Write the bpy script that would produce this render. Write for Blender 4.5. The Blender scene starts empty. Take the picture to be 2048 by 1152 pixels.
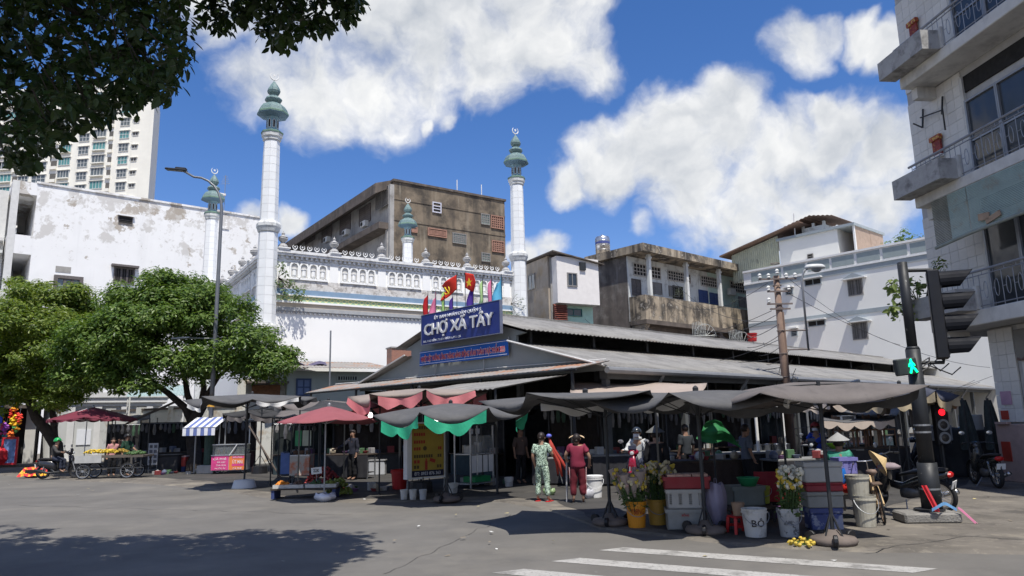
import bpy, math, random
from mathutils import Vector, Matrix, noise
R = math.radians
random.seed(7)
S = bpy.context.scene
C = S.collection
# ---------------------------------------------------------------- camera
FPX = 1452.0; PITCH = R(10.46); ROLL = R(1.34); CH = 1.85
_cp, _sp = math.cos(PITCH), math.sin(PITCH); _c, _s = math.cos(ROLL), math.sin(ROLL)
FW = Vector((0, _cp, _sp)); _r0 = Vector((1, 0, 0)); _u0 = Vector((0, -_sp, _cp))
RT = _c*_r0 - _s*_u0; UP = _s*_r0 + _c*_u0
CO = Vector((0, 0, CH))
cam = bpy.data.cameras.new('Camera'); camo = bpy.data.objects.new('Camera', cam); C.objects.link(camo)
cam.sensor_width = 36; cam.lens = FPX/2048*36; cam.clip_start = 0.1; cam.clip_end = 3000
camo.matrix_world = Matrix(((RT.x, UP.x, -FW.x, 0), (RT.y, UP.y, -FW.y, 0), (RT.z, UP.z, -FW.z, CH), (0, 0, 0, 1)))
S.camera = camo
def ray(px, py): return FW + RT*((px-1024)/FPX) + UP*((576-py)/FPX)
def G(px, py, z=0.0):                     # point at height z seen at a pixel
    d = ray(px, py); return CO + d*((z-CH)/d.z)
def YD(px, py, y):                        # point at depth y seen at a pixel
    d = ray(px, py); return CO + d*(y/d.y)
# ---------------------------------------------------------------- world, sun, exposure
SUN_AZ, SUN_EL = 162.0, 65.0
S.view_settings.view_transform = 'Standard'; S.view_settings.look = 'None'
S.view_settings.exposure = 0.32; S.view_settings.gamma = 1
S.render.engine = 'CYCLES'
S.cycles.max_bounces = 6; S.cycles.diffuse_bounces = 3; S.cycles.transparent_max_bounces = 8
sun = bpy.data.lights.new('sun', 'SUN'); sun.energy = 4.5; sun.angle = R(0.53); sun.color = (1, 0.955, 0.88)
suno = bpy.data.objects.new('sun', sun); C.objects.link(suno)
sd = Vector((math.sin(R(SUN_AZ))*math.cos(R(SUN_EL)), math.cos(R(SUN_AZ))*math.cos(R(SUN_EL)), math.sin(R(SUN_EL))))
suno.rotation_euler = sd.to_track_quat('Z', 'Y').to_euler(); suno.location = (20, -20, 40)
W = bpy.data.worlds.new('World'); S.world = W; W.use_nodes = True
def build_world():
    nt = W.node_tree; N = nt.nodes; L = nt.links; N.clear()
    def nd(t, **k):
        n = N.new(t)
        for a, b in k.items(): setattr(n, a, b)
        return n
    def m(op, a, b=None, c=None, clamp=False):
        n = nd('ShaderNodeMath', operation=op); n.use_clamp = clamp
        for i, v in enumerate((a, b, c)):
            if v is None: continue
            if isinstance(v, (int, float)): n.inputs[i].default_value = v
            else: L.new(v, n.inputs[i])
        return n.outputs[0]
    def vm(op, a, b=None):
        n = nd('ShaderNodeVectorMath', operation=op)
        for i, v in enumerate((a, b)):
            if v is None: continue
            if isinstance(v, (tuple, Vector)): n.inputs[i].default_value = v
            else: L.new(v, n.inputs[i])
        return n
    sky = nd('ShaderNodeTexSky', sky_type='NISHITA'); sky.sun_disc = False
    sky.sun_elevation = R(SUN_EL); sky.sun_rotation = R(SUN_AZ)
    sky.air_density = 1.0; sky.dust_density = 0.25; sky.ozone_density = 4.0; sky.altitude = 10
    hs = nd('ShaderNodeHueSaturation'); hs.inputs['Saturation'].default_value = 1.25
    L.new(sky.outputs[0], hs.inputs['Color'])
    bw = nd('ShaderNodeBackground'); bw.inputs[1].default_value = 0.107; 
    tn = nd('ShaderNodeMix', data_type='RGBA', blend_type='MULTIPLY'); tn.inputs[0].default_value = 1; L.new(hs.outputs[0], tn.inputs[6]); tn.inputs[7].default_value = (1.2, .99, 1.12, 1); L.new(tn.outputs[2], bw.inputs[0])
    tc = nd('ShaderNodeTexCoord'); d = tc.outputs['Generated']
    # cumulus: soft lobes in the direction of each cloud, broken up by fractal noise
    lobes = []
    for px, py, rad, h in ((520,165,75,.7),(620,160,105,.8),(740,135,112,.8),(860,105,118,.85),(980,95,122,.9),(1090,90,105,.95),(1165,130,60,.75),(620,30,110,.6),(760,10,130,.75),(900,-10,140,.85),(1050,0,120,.9),(440,20,70,.55),(1140,20,70,.85),
                           (1135,365,50,.9),(1225,325,85,1),(1330,275,105,1),(1440,250,92,1),(1560,300,92,1),(1670,285,85,1),(1765,320,80,1),(1390,375,90,.85),(1520,395,100,.85),(1650,390,110,.85),(1770,390,80,.85),(1445,190,42,.9),(1640,215,34,.9),
                           (1590,85,48,.8),(1645,62,28,.6),(1718,72,38,.8),(1775,105,40,.8),(1090,500,42,.8),(1045,515,30,.75),(1303,462,24,.4),(1390,470,36,.3),(1480,490,60,.75),(1600,465,75,.75),(1740,465,80,.75),(575,448,30,.7),(500,465,40,.7),(838,236,17,.6),(890,240,20,.45)):
        v = ray(px, py).normalized(); lobes.append((v, rad/FPX*1.08, h))
    acc = None
    n1 = nd('ShaderNodeTexNoise'); n1.inputs['Scale'].default_value = 7; n1.inputs['Detail'].default_value = 5; n1.inputs['Roughness'].default_value = .55
    L.new(d, n1.inputs['Vector'])
    nc = vm('SUBTRACT', n1.outputs['Color'], (.5, .5, .5)); ns = vm('SCALE', nc.outputs[0]); ns.inputs['Scale'].default_value = .10
    dw = vm('NORMALIZE', vm('ADD', d, ns.outputs[0]).outputs[0]).outputs[0]
    for v, r_, h in lobes:
        dot = vm('DOT_PRODUCT', dw, v).outputs['Value']
        f = m('MULTIPLY_ADD', dot, h/(1-math.cos(r_)), h-h/(1-math.cos(r_)))     # 1 at the centre, 0 at the rim
        acc = f if acc is None else m('SMOOTH_MAX', acc, f, .18)
    # unseen cumulus all round, away from the clouds placed above; coverage raised for white fill
    n0 = nd('ShaderNodeTexNoise'); n0.inputs['Scale'].default_value = 2.6; n0.inputs['Detail'].default_value = 2; L.new(d, n0.inputs['Vector'])
    off = nd('ShaderNodeMapRange', interpolation_type='SMOOTHSTEP'); L.new(vm('DOT_PRODUCT', d, FW).outputs['Value'], off.inputs[0])
    off.inputs[1].default_value = .80; off.inputs[2].default_value = .62; off.inputs[3].default_value = -2; off.inputs[4].default_value = 0
    acc = m('MAXIMUM', acc, m('ADD', m('MULTIPLY_ADD', n0.outputs['Fac'], 7.0, -3.75), off.outputs[0]))
    def fbm(vec, sc, det, ro):
        n_ = nd('ShaderNodeTexNoise'); n_.inputs['Scale'].default_value = sc; n_.inputs['Detail'].default_value = det; n_.inputs['Roughness'].default_value = ro; L.new(vec, n_.inputs['Vector']); return n_.outputs['Fac']
    dwl = vm('ADD', d, ns.outputs[0]).outputs[0]
    q0 = fbm(dwl, 8, 9, .6); bil = m('ABSOLUTE', m('MULTIPLY_ADD', fbm(dwl, 13, 3, .5), 2.0, -1.0))   # rounded billows
    dens = m('ADD', acc, m('ADD', m('MULTIPLY_ADD', q0, 2.1, -1.05), m('MULTIPLY_ADD', bil, -.9, .22)))
    mask = nd('ShaderNodeMapRange', interpolation_type='SMOOTHSTEP'); L.new(dens, mask.inputs[0])
    mask.inputs[1].default_value = -.18; mask.inputs[2].default_value = 1.0
    q1 = fbm(vm('ADD', dwl, (sd+Vector((-.2,0,.4))).normalized()*.03).outputs[0], 8, 4, .55)
    lit = m('MULTIPLY_ADD', m('SUBTRACT', q0, q1), 2.2, .53)
    lit = m('SUBTRACT', lit, m('MAXIMUM', m('MULTIPLY_ADD', dens, .34, -.28), 0), clamp=True)
    cr = nd('ShaderNodeMix', data_type='RGBA'); L.new(lit, cr.inputs[0])
    cr.inputs[6].default_value = (.40, .435, .49, 1); cr.inputs[7].default_value = (.88, .875, .86, 1)
    bc = nd('ShaderNodeBackground'); bc.inputs[1].default_value = 1.0; L.new(cr.outputs[2], bc.inputs[0])
    mx = nd('ShaderNodeMixShader'); L.new(mask.outputs[0], mx.inputs[0]); L.new(bw.outputs[0], mx.inputs[1]); L.new(bc.outputs[0], mx.inputs[2])
    out = nd('ShaderNodeOutputWorld'); L.new(mx.outputs[0], out.inputs[0])
build_world(); W.cycles.sampling_method = 'MANUAL'; W.cycles.sample_map_resolution = 256
# ---------------------------------------------------------------- helpers
class MB:                                  # gathers shapes into one mesh
    def __init__(s): s.v = []; s.f = []
    def add(s, vs, fs):
        o = len(s.v); s.v += [tuple(v) for v in vs]; s.f += [tuple(i+o for i in f) for f in fs]; return s
    def box(s, x0, y0, z0, x1, y1, z1):
        return s.add([(x0,y0,z0),(x1,y0,z0),(x1,y1,z0),(x0,y1,z0),(x0,y0,z1),(x1,y0,z1),(x1,y1,z1),(x0,y1,z1)],
                     [(0,3,2,1),(4,5,6,7),(0,1,5,4),(1,2,6,5),(2,3,7,6),(3,0,4,7)])
    def bx(s, c, size, rot=(0,0,0)):
        from mathutils import Euler
        M = Matrix.Translation(c) @ Euler(rot).to_matrix().to_4x4(); h = [q/2 for q in size]
        vs = [M @ Vector((a*h[0], b*h[1], c_*h[2])) for c_ in (-1,1) for a,b in ((-1,-1),(1,-1),(1,1),(-1,1))]
        return s.add(vs, [(0,3,2,1),(4,5,6,7),(0,1,5,4),(1,2,6,5),(2,3,7,6),(3,0,4,7)])
    def tube(s, pts, r, n=6, caps=True):
        pts = [Vector(p) for p in pts]; k = len(pts)
        rs = list(r) if isinstance(r, (list, tuple)) else [r]*k
        rings = []; prev = None
        for i, p in enumerate(pts):
            t = (pts[min(i+1,k-1)]-pts[max(i-1,0)])
            t = t.normalized() if t.length > 1e-9 else Vector((0,0,1))
            if prev is None:
                a = Vector((0,0,1)) if abs(t.z) < .9 else Vector((1,0,0)); x = t.cross(a).normalized()
            else: x = (prev - t*prev.dot(t)).normalized()
            prev = x; y = t.cross(x)
            rings.append([p + (x*math.cos(2*math.pi*j/n)+y*math.sin(2*math.pi*j/n))*rs[i] for j in range(n)])
        vs = [v for g in rings for v in g]; fs = []
        for i in range(k-1):
            for j in range(n): fs.append((i*n+j, i*n+(j+1)%n, (i+1)*n+(j+1)%n, (i+1)*n+j))
        if caps: fs.append(tuple(range(n))[::-1]); fs.append(tuple((k-1)*n+j for j in range(n)))
        return s.add(vs, fs)
    def lathe(s, prof, n=16, c=(0,0,0), ph=0, sx=1, sy=1, M=None, caps=True):
        vs = []; fs = []; k = len(prof)
        for r, z in prof:
            for j in range(n):
                a = ph+2*math.pi*j/n; v = Vector((c[0]+r*math.cos(a)*sx, c[1]+r*math.sin(a)*sy, c[2]+z)); vs.append(M @ v if M else v)
        for i in range(k-1):
            for j in range(n): fs.append((i*n+j, i*n+(j+1)%n, (i+1)*n+(j+1)%n, (i+1)*n+j))
        if caps and prof[0][0] > 1e-6: fs.append(tuple(range(n))[::-1])
        if caps and prof[-1][0] > 1e-6: fs.append(tuple((k-1)*n+j for j in range(n)))
        return s.add(vs, fs)
    def prism(s, poly, d):                 # closed 3-D polygon pushed along d
        d = Vector(d); n = len(poly); vs = [Vector(p) for p in poly]; vs += [v+d for v in vs]
        return s.add(vs, [tuple(range(n))[::-1], tuple(range(n, 2*n))]+[(i, (i+1)%n, n+(i+1)%n, n+i) for i in range(n)])
    def grid(s, fn, nu, nv):
        vs = [fn(i/nu, j/nv) for j in range(nv+1) for i in range(nu+1)]
        return s.add(vs, [(j*(nu+1)+i, j*(nu+1)+i+1, (j+1)*(nu+1)+i+1, (j+1)*(nu+1)+i) for j in range(nv) for i in range(nu)])
    def mesh(s, name, smooth=False):
        me = bpy.data.meshes.new(name); me.from_pydata(s.v, [], s.f); me.update()
        if smooth: me.polygons.foreach_set('use_smooth', [True]*len(me.polygons))
        return me
    def obj(s, name, mat, parent=None, smooth=False, bev=0, thick=0, loc=None, rz=0, fixn=True):
        me = s.mesh(name, smooth)
        if fixn:
            import bmesh
            bm = bmesh.new(); bm.from_mesh(me); bmesh.ops.recalc_face_normals(bm, faces=bm.faces); bm.to_mesh(me); bm.free()
        return mk(name, me, mat, parent, bev, thick, loc, rz)
def mk(name, me, mat, parent=None, bev=0, thick=0, loc=None, rz=0):
    o = bpy.data.objects.new(name, me); C.objects.link(o)
    if mat is not None and not len(me.materials): me.materials.append(mat)
    if parent is not None: o.parent = parent
    if loc is not None: o.location = loc
    if rz: o.rotation_euler.z = rz
    if thick:
        t = o.modifiers.new('thick', 'SOLIDIFY'); t.thickness = thick; t.offset = 0
    if bev:
        b = o.modifiers.new('bevel', 'BEVEL'); b.width = bev; b.segments = 1; b.limit_method = 'ANGLE'
    return o
def tag(o, label=None, cat=None, group=None, kind=None):
    for k, v in (('label', label), ('category', cat), ('group', group), ('kind', kind)):
        if v: o[k] = v
    return o
def thing(name, label, cat, loc=(0,0,0), rz=0, group=None):
    o = bpy.data.objects.new(name, None); C.objects.link(o); o.empty_display_size = .2
    o.location = loc; o.rotation_euler.z = rz
    return tag(o, label, cat, group)
def copy_tree(o, parent=None):
    c = o.copy(); C.objects.link(c); c.parent = parent
    for ch in list(o.children): copy_tree(ch, c)
    return c
class Fr:                                  # a building frame: local x along the front (azimuth az), y inwards, z up
    def __init__(s, o, az):
        s.o = Vector((o[0], o[1], 0)); a = R(az); s.x = Vector((math.sin(a), math.cos(a), 0)); s.y = Vector((-math.cos(a), math.sin(a), 0)); s.rz = math.pi/2-a
    def hit(s, px, py, y=0.0):             # pixel on the plane local y
        d = ray(px, py); t = (y - (CO-s.o).dot(s.y))/d.dot(s.y); p = CO+d*t; return (p-s.o).dot(s.x), p.z
    def hitx(s, px, py, x=0.0):
        d = ray(px, py); t = (x - (CO-s.o).dot(s.x))/d.dot(s.x); p = CO+d*t; return (p-s.o).dot(s.y), p.z
    def loc(s, p): q = Vector(p)-s.o; return Vector((q.dot(s.x), q.dot(s.y), p[2]))
    def w(s, x, y, z=0): return s.o + s.x*x + s.y*y + Vector((0,0,z))
# ---------------------------------------------------------------- materials
MATS = {}
def mat(name, col, rough=.8, var=.12, scale=3.0, metal=0.0, bump=0.0, bscale=30.0, stain=None, streak=None, objvar=0.0, emit=0.0, spec=.35, alpha=1.0, trans=0.0, coat=0.0):
    if name in MATS: return MATS[name]
    mt = bpy.data.materials.new(name); mt.use_nodes = True; nt = mt.node_tree; N = nt.nodes; L = nt.links
    b = N['Principled BSDF']; b.inputs['Roughness'].default_value = rough; b.inputs['Metallic'].default_value = metal
    b.inputs['Specular IOR Level'].default_value = spec
    if coat: b.inputs['Coat Weight'].default_value = coat
    if trans: b.inputs['Transmission Weight'].default_value = trans
    if alpha < 1: b.inputs['Alpha'].default_value = alpha
    tc = N.new('ShaderNodeTexCoord'); P = tc.outputs['Object']
    def nz(sc, det=5, ro=.6, vec=None):
        n = N.new('ShaderNodeTexNoise'); n.inputs['Scale'].default_value = sc; n.inputs['Detail'].default_value = det; n.inputs['Roughness'].default_value = ro
        L.new(vec or P, n.inputs['Vector']); return n.outputs['Fac']
    def rng(v, a, b_, c=0, d=1):
        n = N.new('ShaderNodeMapRange'); L.new(v, n.inputs[0])
        for i, q in enumerate((a, b_, c, d)): n.inputs[i+1].default_value = q
        return n.outputs[0]
    def mix(f, a, c):
        n = N.new('ShaderNodeMix'); n.data_type = 'RGBA'; L.new(f, n.inputs[0])
        for i, q in ((6, a), (7, c)):
            if isinstance(q, tuple): n.inputs[i].default_value = (*q[:3], 1)
            else: L.new(q, n.inputs[i])
        return n.outputs[2]
    c0 = tuple(max(0, q*(1-var)) for q in col); c1 = tuple(min(1, q*(1+var)) for q in col)
    out = mix(rng(nz(scale), .3, .7), c0, c1)
    for st in ([] if stain is None else stain if isinstance(stain, list) else [stain]):   # (colour, lo, hi, scale, strength[, z0, z1])
        f = nz(st[3], 8, .65); m_ = rng(f, st[1], st[2], 0, st[4] if len(st) < 6 else 1)
        if len(st) > 5:
            sp = N.new('ShaderNodeSeparateXYZ'); L.new(P, sp.inputs[0]); zz = rng(sp.outputs[2], st[5], st[6])
            a_ = N.new('ShaderNodeMath'); a_.operation = 'ADD'; L.new(f, a_.inputs[0])
            s_ = N.new('ShaderNodeMath'); s_.operation = 'MULTIPLY_ADD'; L.new(zz, s_.inputs[0]); s_.inputs[1].default_value = .3; s_.inputs[2].default_value = -.22; L.new(s_.outputs[0], a_.inputs[1])
            m_ = rng(a_.outputs[0], st[1], st[2], 0, st[4])
        out = mix(m_, out, st[0])
    for sk in ([] if streak is None else streak if isinstance(streak, list) else [streak]):   # vertical runs of dirt
        mp = N.new('ShaderNodeMapping'); mp.inputs['Scale'].default_value = (sk[3], sk[3], sk[3]*.09); L.new(P, mp.inputs[0])
        a_ = N.new('ShaderNodeMath'); a_.operation = 'MULTIPLY'; L.new(rng(nz(1, 6, .6, mp.outputs[0]), sk[1], sk[2]), a_.inputs[0]); L.new(rng(nz(sk[3]*.35, 4), .3, .65, .15, sk[4]), a_.inputs[1])
        out = mix(a_.outputs[0], out, sk[0])
    if objvar:
        oi = N.new('ShaderNodeObjectInfo'); h = N.new('ShaderNodeHueSaturation'); L.new(out, h.inputs['Color'])
        L.new(rng(oi.outputs['Random'], 0, 1, 1-objvar, 1+objvar), h.inputs['Value']); out = h.outputs[0]
    L.new(out, b.inputs['Base Color'])
    if emit:
        L.new(out, b.inputs['Emission Color']); b.inputs['Emission Strength'].default_value = emit
    L.new(rng(nz(scale*2.3, 3), .3, .7, max(.03, rough-.1), min(1, rough+.1)), b.inputs['Roughness'])
    if bump:
        bp = N.new('ShaderNodeBump'); bp.inputs['Strength'].default_value = 1; bp.inputs['Distance'].default_value = bump
        L.new(nz(bscale, 4), bp.inputs['Height']); L.new(bp.outputs[0], b.inputs['Normal'])
    MATS[name] = mt; return mt
def leafmat(name, c0, c1, tr=.35, objvar=.25):
    if name in MATS: return MATS[name]
    mt = bpy.data.materials.new(name); mt.use_nodes = True; nt = mt.node_tree; N = nt.nodes; L = nt.links; N.clear()
    g = N.new('ShaderNodeNewGeometry'); ri = g.outputs['Random Per Island']
    mx = N.new('ShaderNodeMix'); mx.data_type = 'RGBA'; L.new(ri, mx.inputs[0]); mx.inputs[6].default_value = (*c0, 1); mx.inputs[7].default_value = (*c1, 1)
    p = N.new('ShaderNodeBsdfPrincipled'); p.inputs['Roughness'].default_value = .42; p.inputs['Specular IOR Level'].default_value = .35; L.new(mx.outputs[2], p.inputs['Base Color'])
    t = N.new('ShaderNodeBsdfTranslucent'); h = N.new('ShaderNodeHueSaturation'); h.inputs['Saturation'].default_value = 1.15; h.inputs['Value'].default_value = 1.6; L.new(mx.outputs[2], h.inputs['Color']); L.new(h.outputs[0], t.inputs[0])
    ms = N.new('ShaderNodeMixShader'); ms.inputs[0].default_value = tr; L.new(p.outputs[0], ms.inputs[1]); L.new(t.outputs[0], ms.inputs[2])
    o = N.new('ShaderNodeOutputMaterial'); L.new(ms.outputs[0], o.inputs[0]); MATS[name] = mt; return mt
def glass(name='window_glass', col=(.03, .04, .05)): return mat(name, col, .08, .2, 1, spec=.6)
white_paint = mat('white_paint', (.72, .72, .70), .7, .06)
steel = mat('grey_steel', (.30, .31, .32), .45, .12, metal=.6)
darksteel = mat('dark_steel', (.035, .037, .04), .5, .2, metal=.3)
black = mat('black_plastic', (.015, .015, .017), .45, .2)
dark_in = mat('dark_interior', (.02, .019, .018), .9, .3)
concrete = mat('concrete', (.32, .31, .29), .9, .18, 2, bump=.003)
# ================================================================ ground
asphalt = mat('asphalt', (.138, .131, .120), .9, .12, .8, bump=.004, bscale=120, stain=[((.21, .195, .17), .50, .72, .35, .75), ((.085, .085, .087), .56, .75, .9, .5), ((.24, .235, .225), .63, .68, 9, .35)], spec=.25)
pave = mat('dusty_pavement', (.155, .14, .12), .92, .22, .9, bump=.008, bscale=40, stain=[((.085, .078, .07), .5, .62, .7, .8), ((.27, .24, .19), .54, .66, .5, .75), ((.24, .215, .175), .57, .64, 5, .5)], spec=.2)
tag(MB().add([(-400,-300,0),(400,-300,0),(400,700,0),(-400,700,0)], [(0,1,2,3)]).obj('road', asphalt), kind='structure')
edge = [G(x, y) for x, y in ((-260,938),(0,950),(150,962),(300,968),(430,980),(560,1001),(700,1006),(830,1004),(1000,1004),(1100,1022),(1200,1058),(1350,1076),(1480,1093),(1700,1104),(1900,1106),(2150,1112))]
poly = [(p.x, p.y, .004) for p in edge] + [(70,12,.004),(90,120,.004),(-90,120,.004)]
dn = []
for i, p in enumerate(edge):               # ragged, worn edge instead of a ruled line
    dn.append(p)
    if i < len(edge)-1:
        q = edge[i+1]; n = max(2, int((q-p).length/.35))
        for k in range(1, n):
            m_ = p.lerp(q, k/n); w_ = noise.noise(m_*1.7)*.16+noise.noise(m_*6)*.05
            dn.append(m_+Vector((0, w_, 0)))
top = [(p.x, p.y+.10, .035) for p in dn]; low = [(p.x, p.y, .0) for p in dn]
k = len(dn); vs = low+top+[(70,13,.035),(90,120,.035),(-90,120,.035)]
tag(MB().add(vs, [(i, i+1, k+i+1, k+i) for i in range(k-1)]+[tuple(range(k, 2*k+3))]).obj('pavement', pave), kind='structure')
floor_m = mat('market_floor', (.055,.052,.048), .8, .25, 1.2, stain=((.11,.10,.085), .55, .7, 1.1, .7), bump=.006, bscale=30)  # dirty concrete, coloured darker still to deepen the shade under the stalls
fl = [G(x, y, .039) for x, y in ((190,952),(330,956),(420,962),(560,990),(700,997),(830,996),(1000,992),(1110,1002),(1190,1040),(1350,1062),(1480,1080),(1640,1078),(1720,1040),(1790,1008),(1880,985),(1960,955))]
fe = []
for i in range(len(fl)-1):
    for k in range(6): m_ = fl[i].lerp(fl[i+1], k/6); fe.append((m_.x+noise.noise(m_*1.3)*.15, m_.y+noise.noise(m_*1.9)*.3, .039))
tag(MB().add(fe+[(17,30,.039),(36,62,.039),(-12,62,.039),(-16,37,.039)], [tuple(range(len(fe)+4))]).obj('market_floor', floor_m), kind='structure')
paint = mat('road_paint', (.37, .36, .34), .85, .12, 4, stain=[((.16, .155, .145), .52, .64, 2.2, .8), ((.16, .155, .145), .54, .60, 22, .6)])
a_, b_ = G(1197,1101), G(1741,1140); dr = (b_-a_).normalized(); nr = Vector((dr.y, -dr.x, 0))
o2 = G(1102,1123); o3 = G(984,1146)
for p, ln in ((a_, 4.0), (o2, 4.0), (o3, 4.0), (o3*2-o2, 4.0)):
    ww = .37
    tag(MB().grid(lambda u, v: p+dr*(u*ln)-nr*(v*ww)+dr*(.25*v)+Vector((0,0,.004)), 8, 1).obj('crosswalk_stripe', paint), kind='structure')
crackm = mat('crack_filler', (.07,.068,.065), .8, .2); rp0 = random.Random(5)
for x0, y0, x1, y1 in ((0,1010,700,1030),(760,1152,1020,1030),(1880,1075,2048,1085),(1720,1110,1960,1075)):
    a, b_ = G(x0,y0), G(x1,y1); n = 40; mb = MB(); P_ = []
    for k in range(n+1): q = a.lerp(b_, k/n); P_.append(q+Vector((noise.noise(q*2)*.12, noise.noise(q*2+Vector((9,0,0)))*.2, .0045 if y0 > 1090 or x0 < 1000 else .0045)))
    zz = .0405 if x0 > 1700 else .0045
    for k in range(n): d_ = (P_[k+1]-P_[k]).normalized(); s_ = Vector((-d_.y, d_.x, 0))*rp0.uniform(.003,.009); mb.add([P_[k]-s_, P_[k+1]-s_, P_[k+1]+s_, P_[k]+s_], [(0,1,2,3)])
    mb.v = [(v[0], v[1], zz) for v in mb.v]; tag(mb.obj('road_crack', crackm), kind='structure')
c = G(1990, 1100, .041); 
# raised footway along the shops on the far left
kb = mat('kerb_stone', (.30, .28, .25), .9, .2, 2, bump=.004)
tag(MB().box(-46, 41.2, .03, -17.5, 60, .17).obj('footway', pave, bev=.03), kind='structure')
# ================================================================ window helper
frame_grey = mat('window_frame_grey', (.22, .21, .20), .7, .15); shutter = mat('old_shutter', (.13, .115, .11), .8, .2, 6)
def win(par, x0, z0, x1, z1, y=0.0, nx=2, nz=1, fm=None, pm=None, t=.06, depth=.08, name='window', bars=0, sill=None, hood=None, rz=0, loc=None):
    if x1 < x0: x0, x1 = x1, x0
    if z1 < z0: z0, z1 = z1, z0
    fm = fm or frame_grey; pm = pm or glass(); b = MB(); w, h = x1-x0, z1-z0
    b.box(-t, -depth, -t, w+t, 0, 0).box(-t, -depth, h, w+t, 0, h+t).box(-t, -depth, 0, 0, 0, h).box(w, -depth, 0, w+t, 0, h)
    for i in range(1, nx): b.box(w*i/nx-t/2.5, -depth*.8, 0, w*i/nx+t/2.5, 0, h)
    for i in range(1, nz): b.box(0, -depth*.7, h*i/nz-t/2.5, w, 0, h*i/nz+t/2.5)
    if bars:
        for i in range(bars): b.box(w*(i+.5)/bars-.012, -depth*.95, 0, w*(i+.5)/bars+.012, -depth*.75, h)
    L = Vector((x0, y-.003, z0)) if loc is None else Vector(loc)
    f = b.obj(name, fm, par, loc=L, rz=rz)
    MB().box(0, -depth*.35, 0, w, -.004, h).obj('pane', pm, f)
    if sill: MB().box(-t*2, -depth*1.8, -t*2.2, w+t*2, 0, -t*1.05).obj('sill', sill, f)
    if hood: MB().box(-t*3, -hood[0], h+t*1.1, w+t*3, 0, h+t*1.1+hood[1]).obj('hood', hood[2], f)
    return f
def fwin(par, fr, box, y=0.0, **k):
    x0, y0, x1, y1 = box; a = fr.hit(x0, (y0+y1)/2, y); b = fr.hit(x1, (y0+y1)/2, y); m = (x0+x1)/2
    return win(par, a[0], fr.hit(m, y1, y)[1], b[0], fr.hit(m, y0, y)[1], y, **k)
def swin(par, fr, box, x=0.0, **k):        # window on the side wall at local x, seen at a pixel box
    x0, y0, x1, y1 = box; a = fr.hitx(x0, (y0+y1)/2, x)[0]; b = fr.hitx(x1, (y0+y1)/2, x)[0]; m = (x0+x1)/2
    z0, z1 = fr.hitx(m, y1, x)[1], fr.hitx(m, y0, x)[1]; lo, hi = min(a, b), max(a, b)
    return win(par, 0, z0, hi-lo, z1, 0, rz=-math.pi/2, loc=(x-.003, hi, z0), **k)
# ================================================================ apartment tower far behind
cream = mat('cream_render', (.80, .78, .70), .85, .05, .3, streak=((.42, .41, .37), .55, .8, .5, .6))
def tower():
    fr = Fr(YD(-420, 860, 205), 97); t = thing('apartment_tower', 'tall cream apartment tower with rows of small windows behind the white building', 'tower', fr.o, fr.rz)
    xr = fr.hit(303, 300)[0]; ztop = fr.hit(303, 165)[1]
    MB().prism([(0,0,0),(xr,0,0),(xr-13,22,0),(0,22,0)], (0,0,ztop)).obj('wall', cream, t)
    MB().prism([(-.3,-.3,ztop),(xr+.2,-.3,ztop),(xr-13,22,ztop),(-.3,22,ztop)], (0,0,1.2)).obj('parapet', cream, t)
    teal = mat('teal_glass', (.10, .26, .26), .25, .2, 1); wf = mat('tower_frame', (.60, .61, .60), .7, .05); dk = mat('tower_recess', (.12, .115, .105), .9, .2)
    z0 = fr.hit(247, 372)[1]; dz = (fr.hit(247, 244)[1]-z0)/5
    cols = [(238,256,'w'),(264,274,'s'),(186,210,'b'),(158,177,'w'),(120,142,'b'),(70,96,'w'),(43,62,'w'),(0,28,'b'),(-40,-20,'w')]
    for a, b in ((216,225),(104,117),(30,41)):
        x0, x1 = fr.hit(a, 300)[0], fr.hit(b, 300)[0]
        for k in range(-4, 12):
            zz = z0+dz*k
            if zz+dz > ztop: break
            f = MB().box(x0, -.5, zz-1.4, x1, 0, zz-.5).obj('balcony', cream, t); MB().box(x0+.1, -.06, zz-.45, x1-.1, -.01, zz+1.25).obj('opening', dk, f)
    for a, b, s in cols:
        x0, x1 = fr.hit(a, 300)[0], fr.hit(b, 300)[0]
        for k in range(-4, 12):
            zz = z0+dz*k+(.9 if s == 'b' else 0)
            if zz+2.2 > ztop: continue
            rr = random.random()
            if s == 's': win(t, x0, zz-.5, x1, zz+.35, 0, 2, 1, wf, dk, t=.12, depth=.15, hood=(.4, .12, cream))
            else: win(t, x0, zz-1.1, x1, zz+1.0, 0, 3 if s == 'w' else 4, 2 if s == 'w' else 1, wf, teal if (s == 'b' and rr < .5) or rr < .2 else glass('tower_glass', (.10, .12, .13)), t=.12, depth=.18, bars=0, hood=(.35, .14, cream))
            if s == 'b' and rr > .3: MB().box(x0-.1, -.75, zz-1.5, x1+.1, -.01, zz-1.22).obj('balcony', cream, t)
tower()
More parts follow.
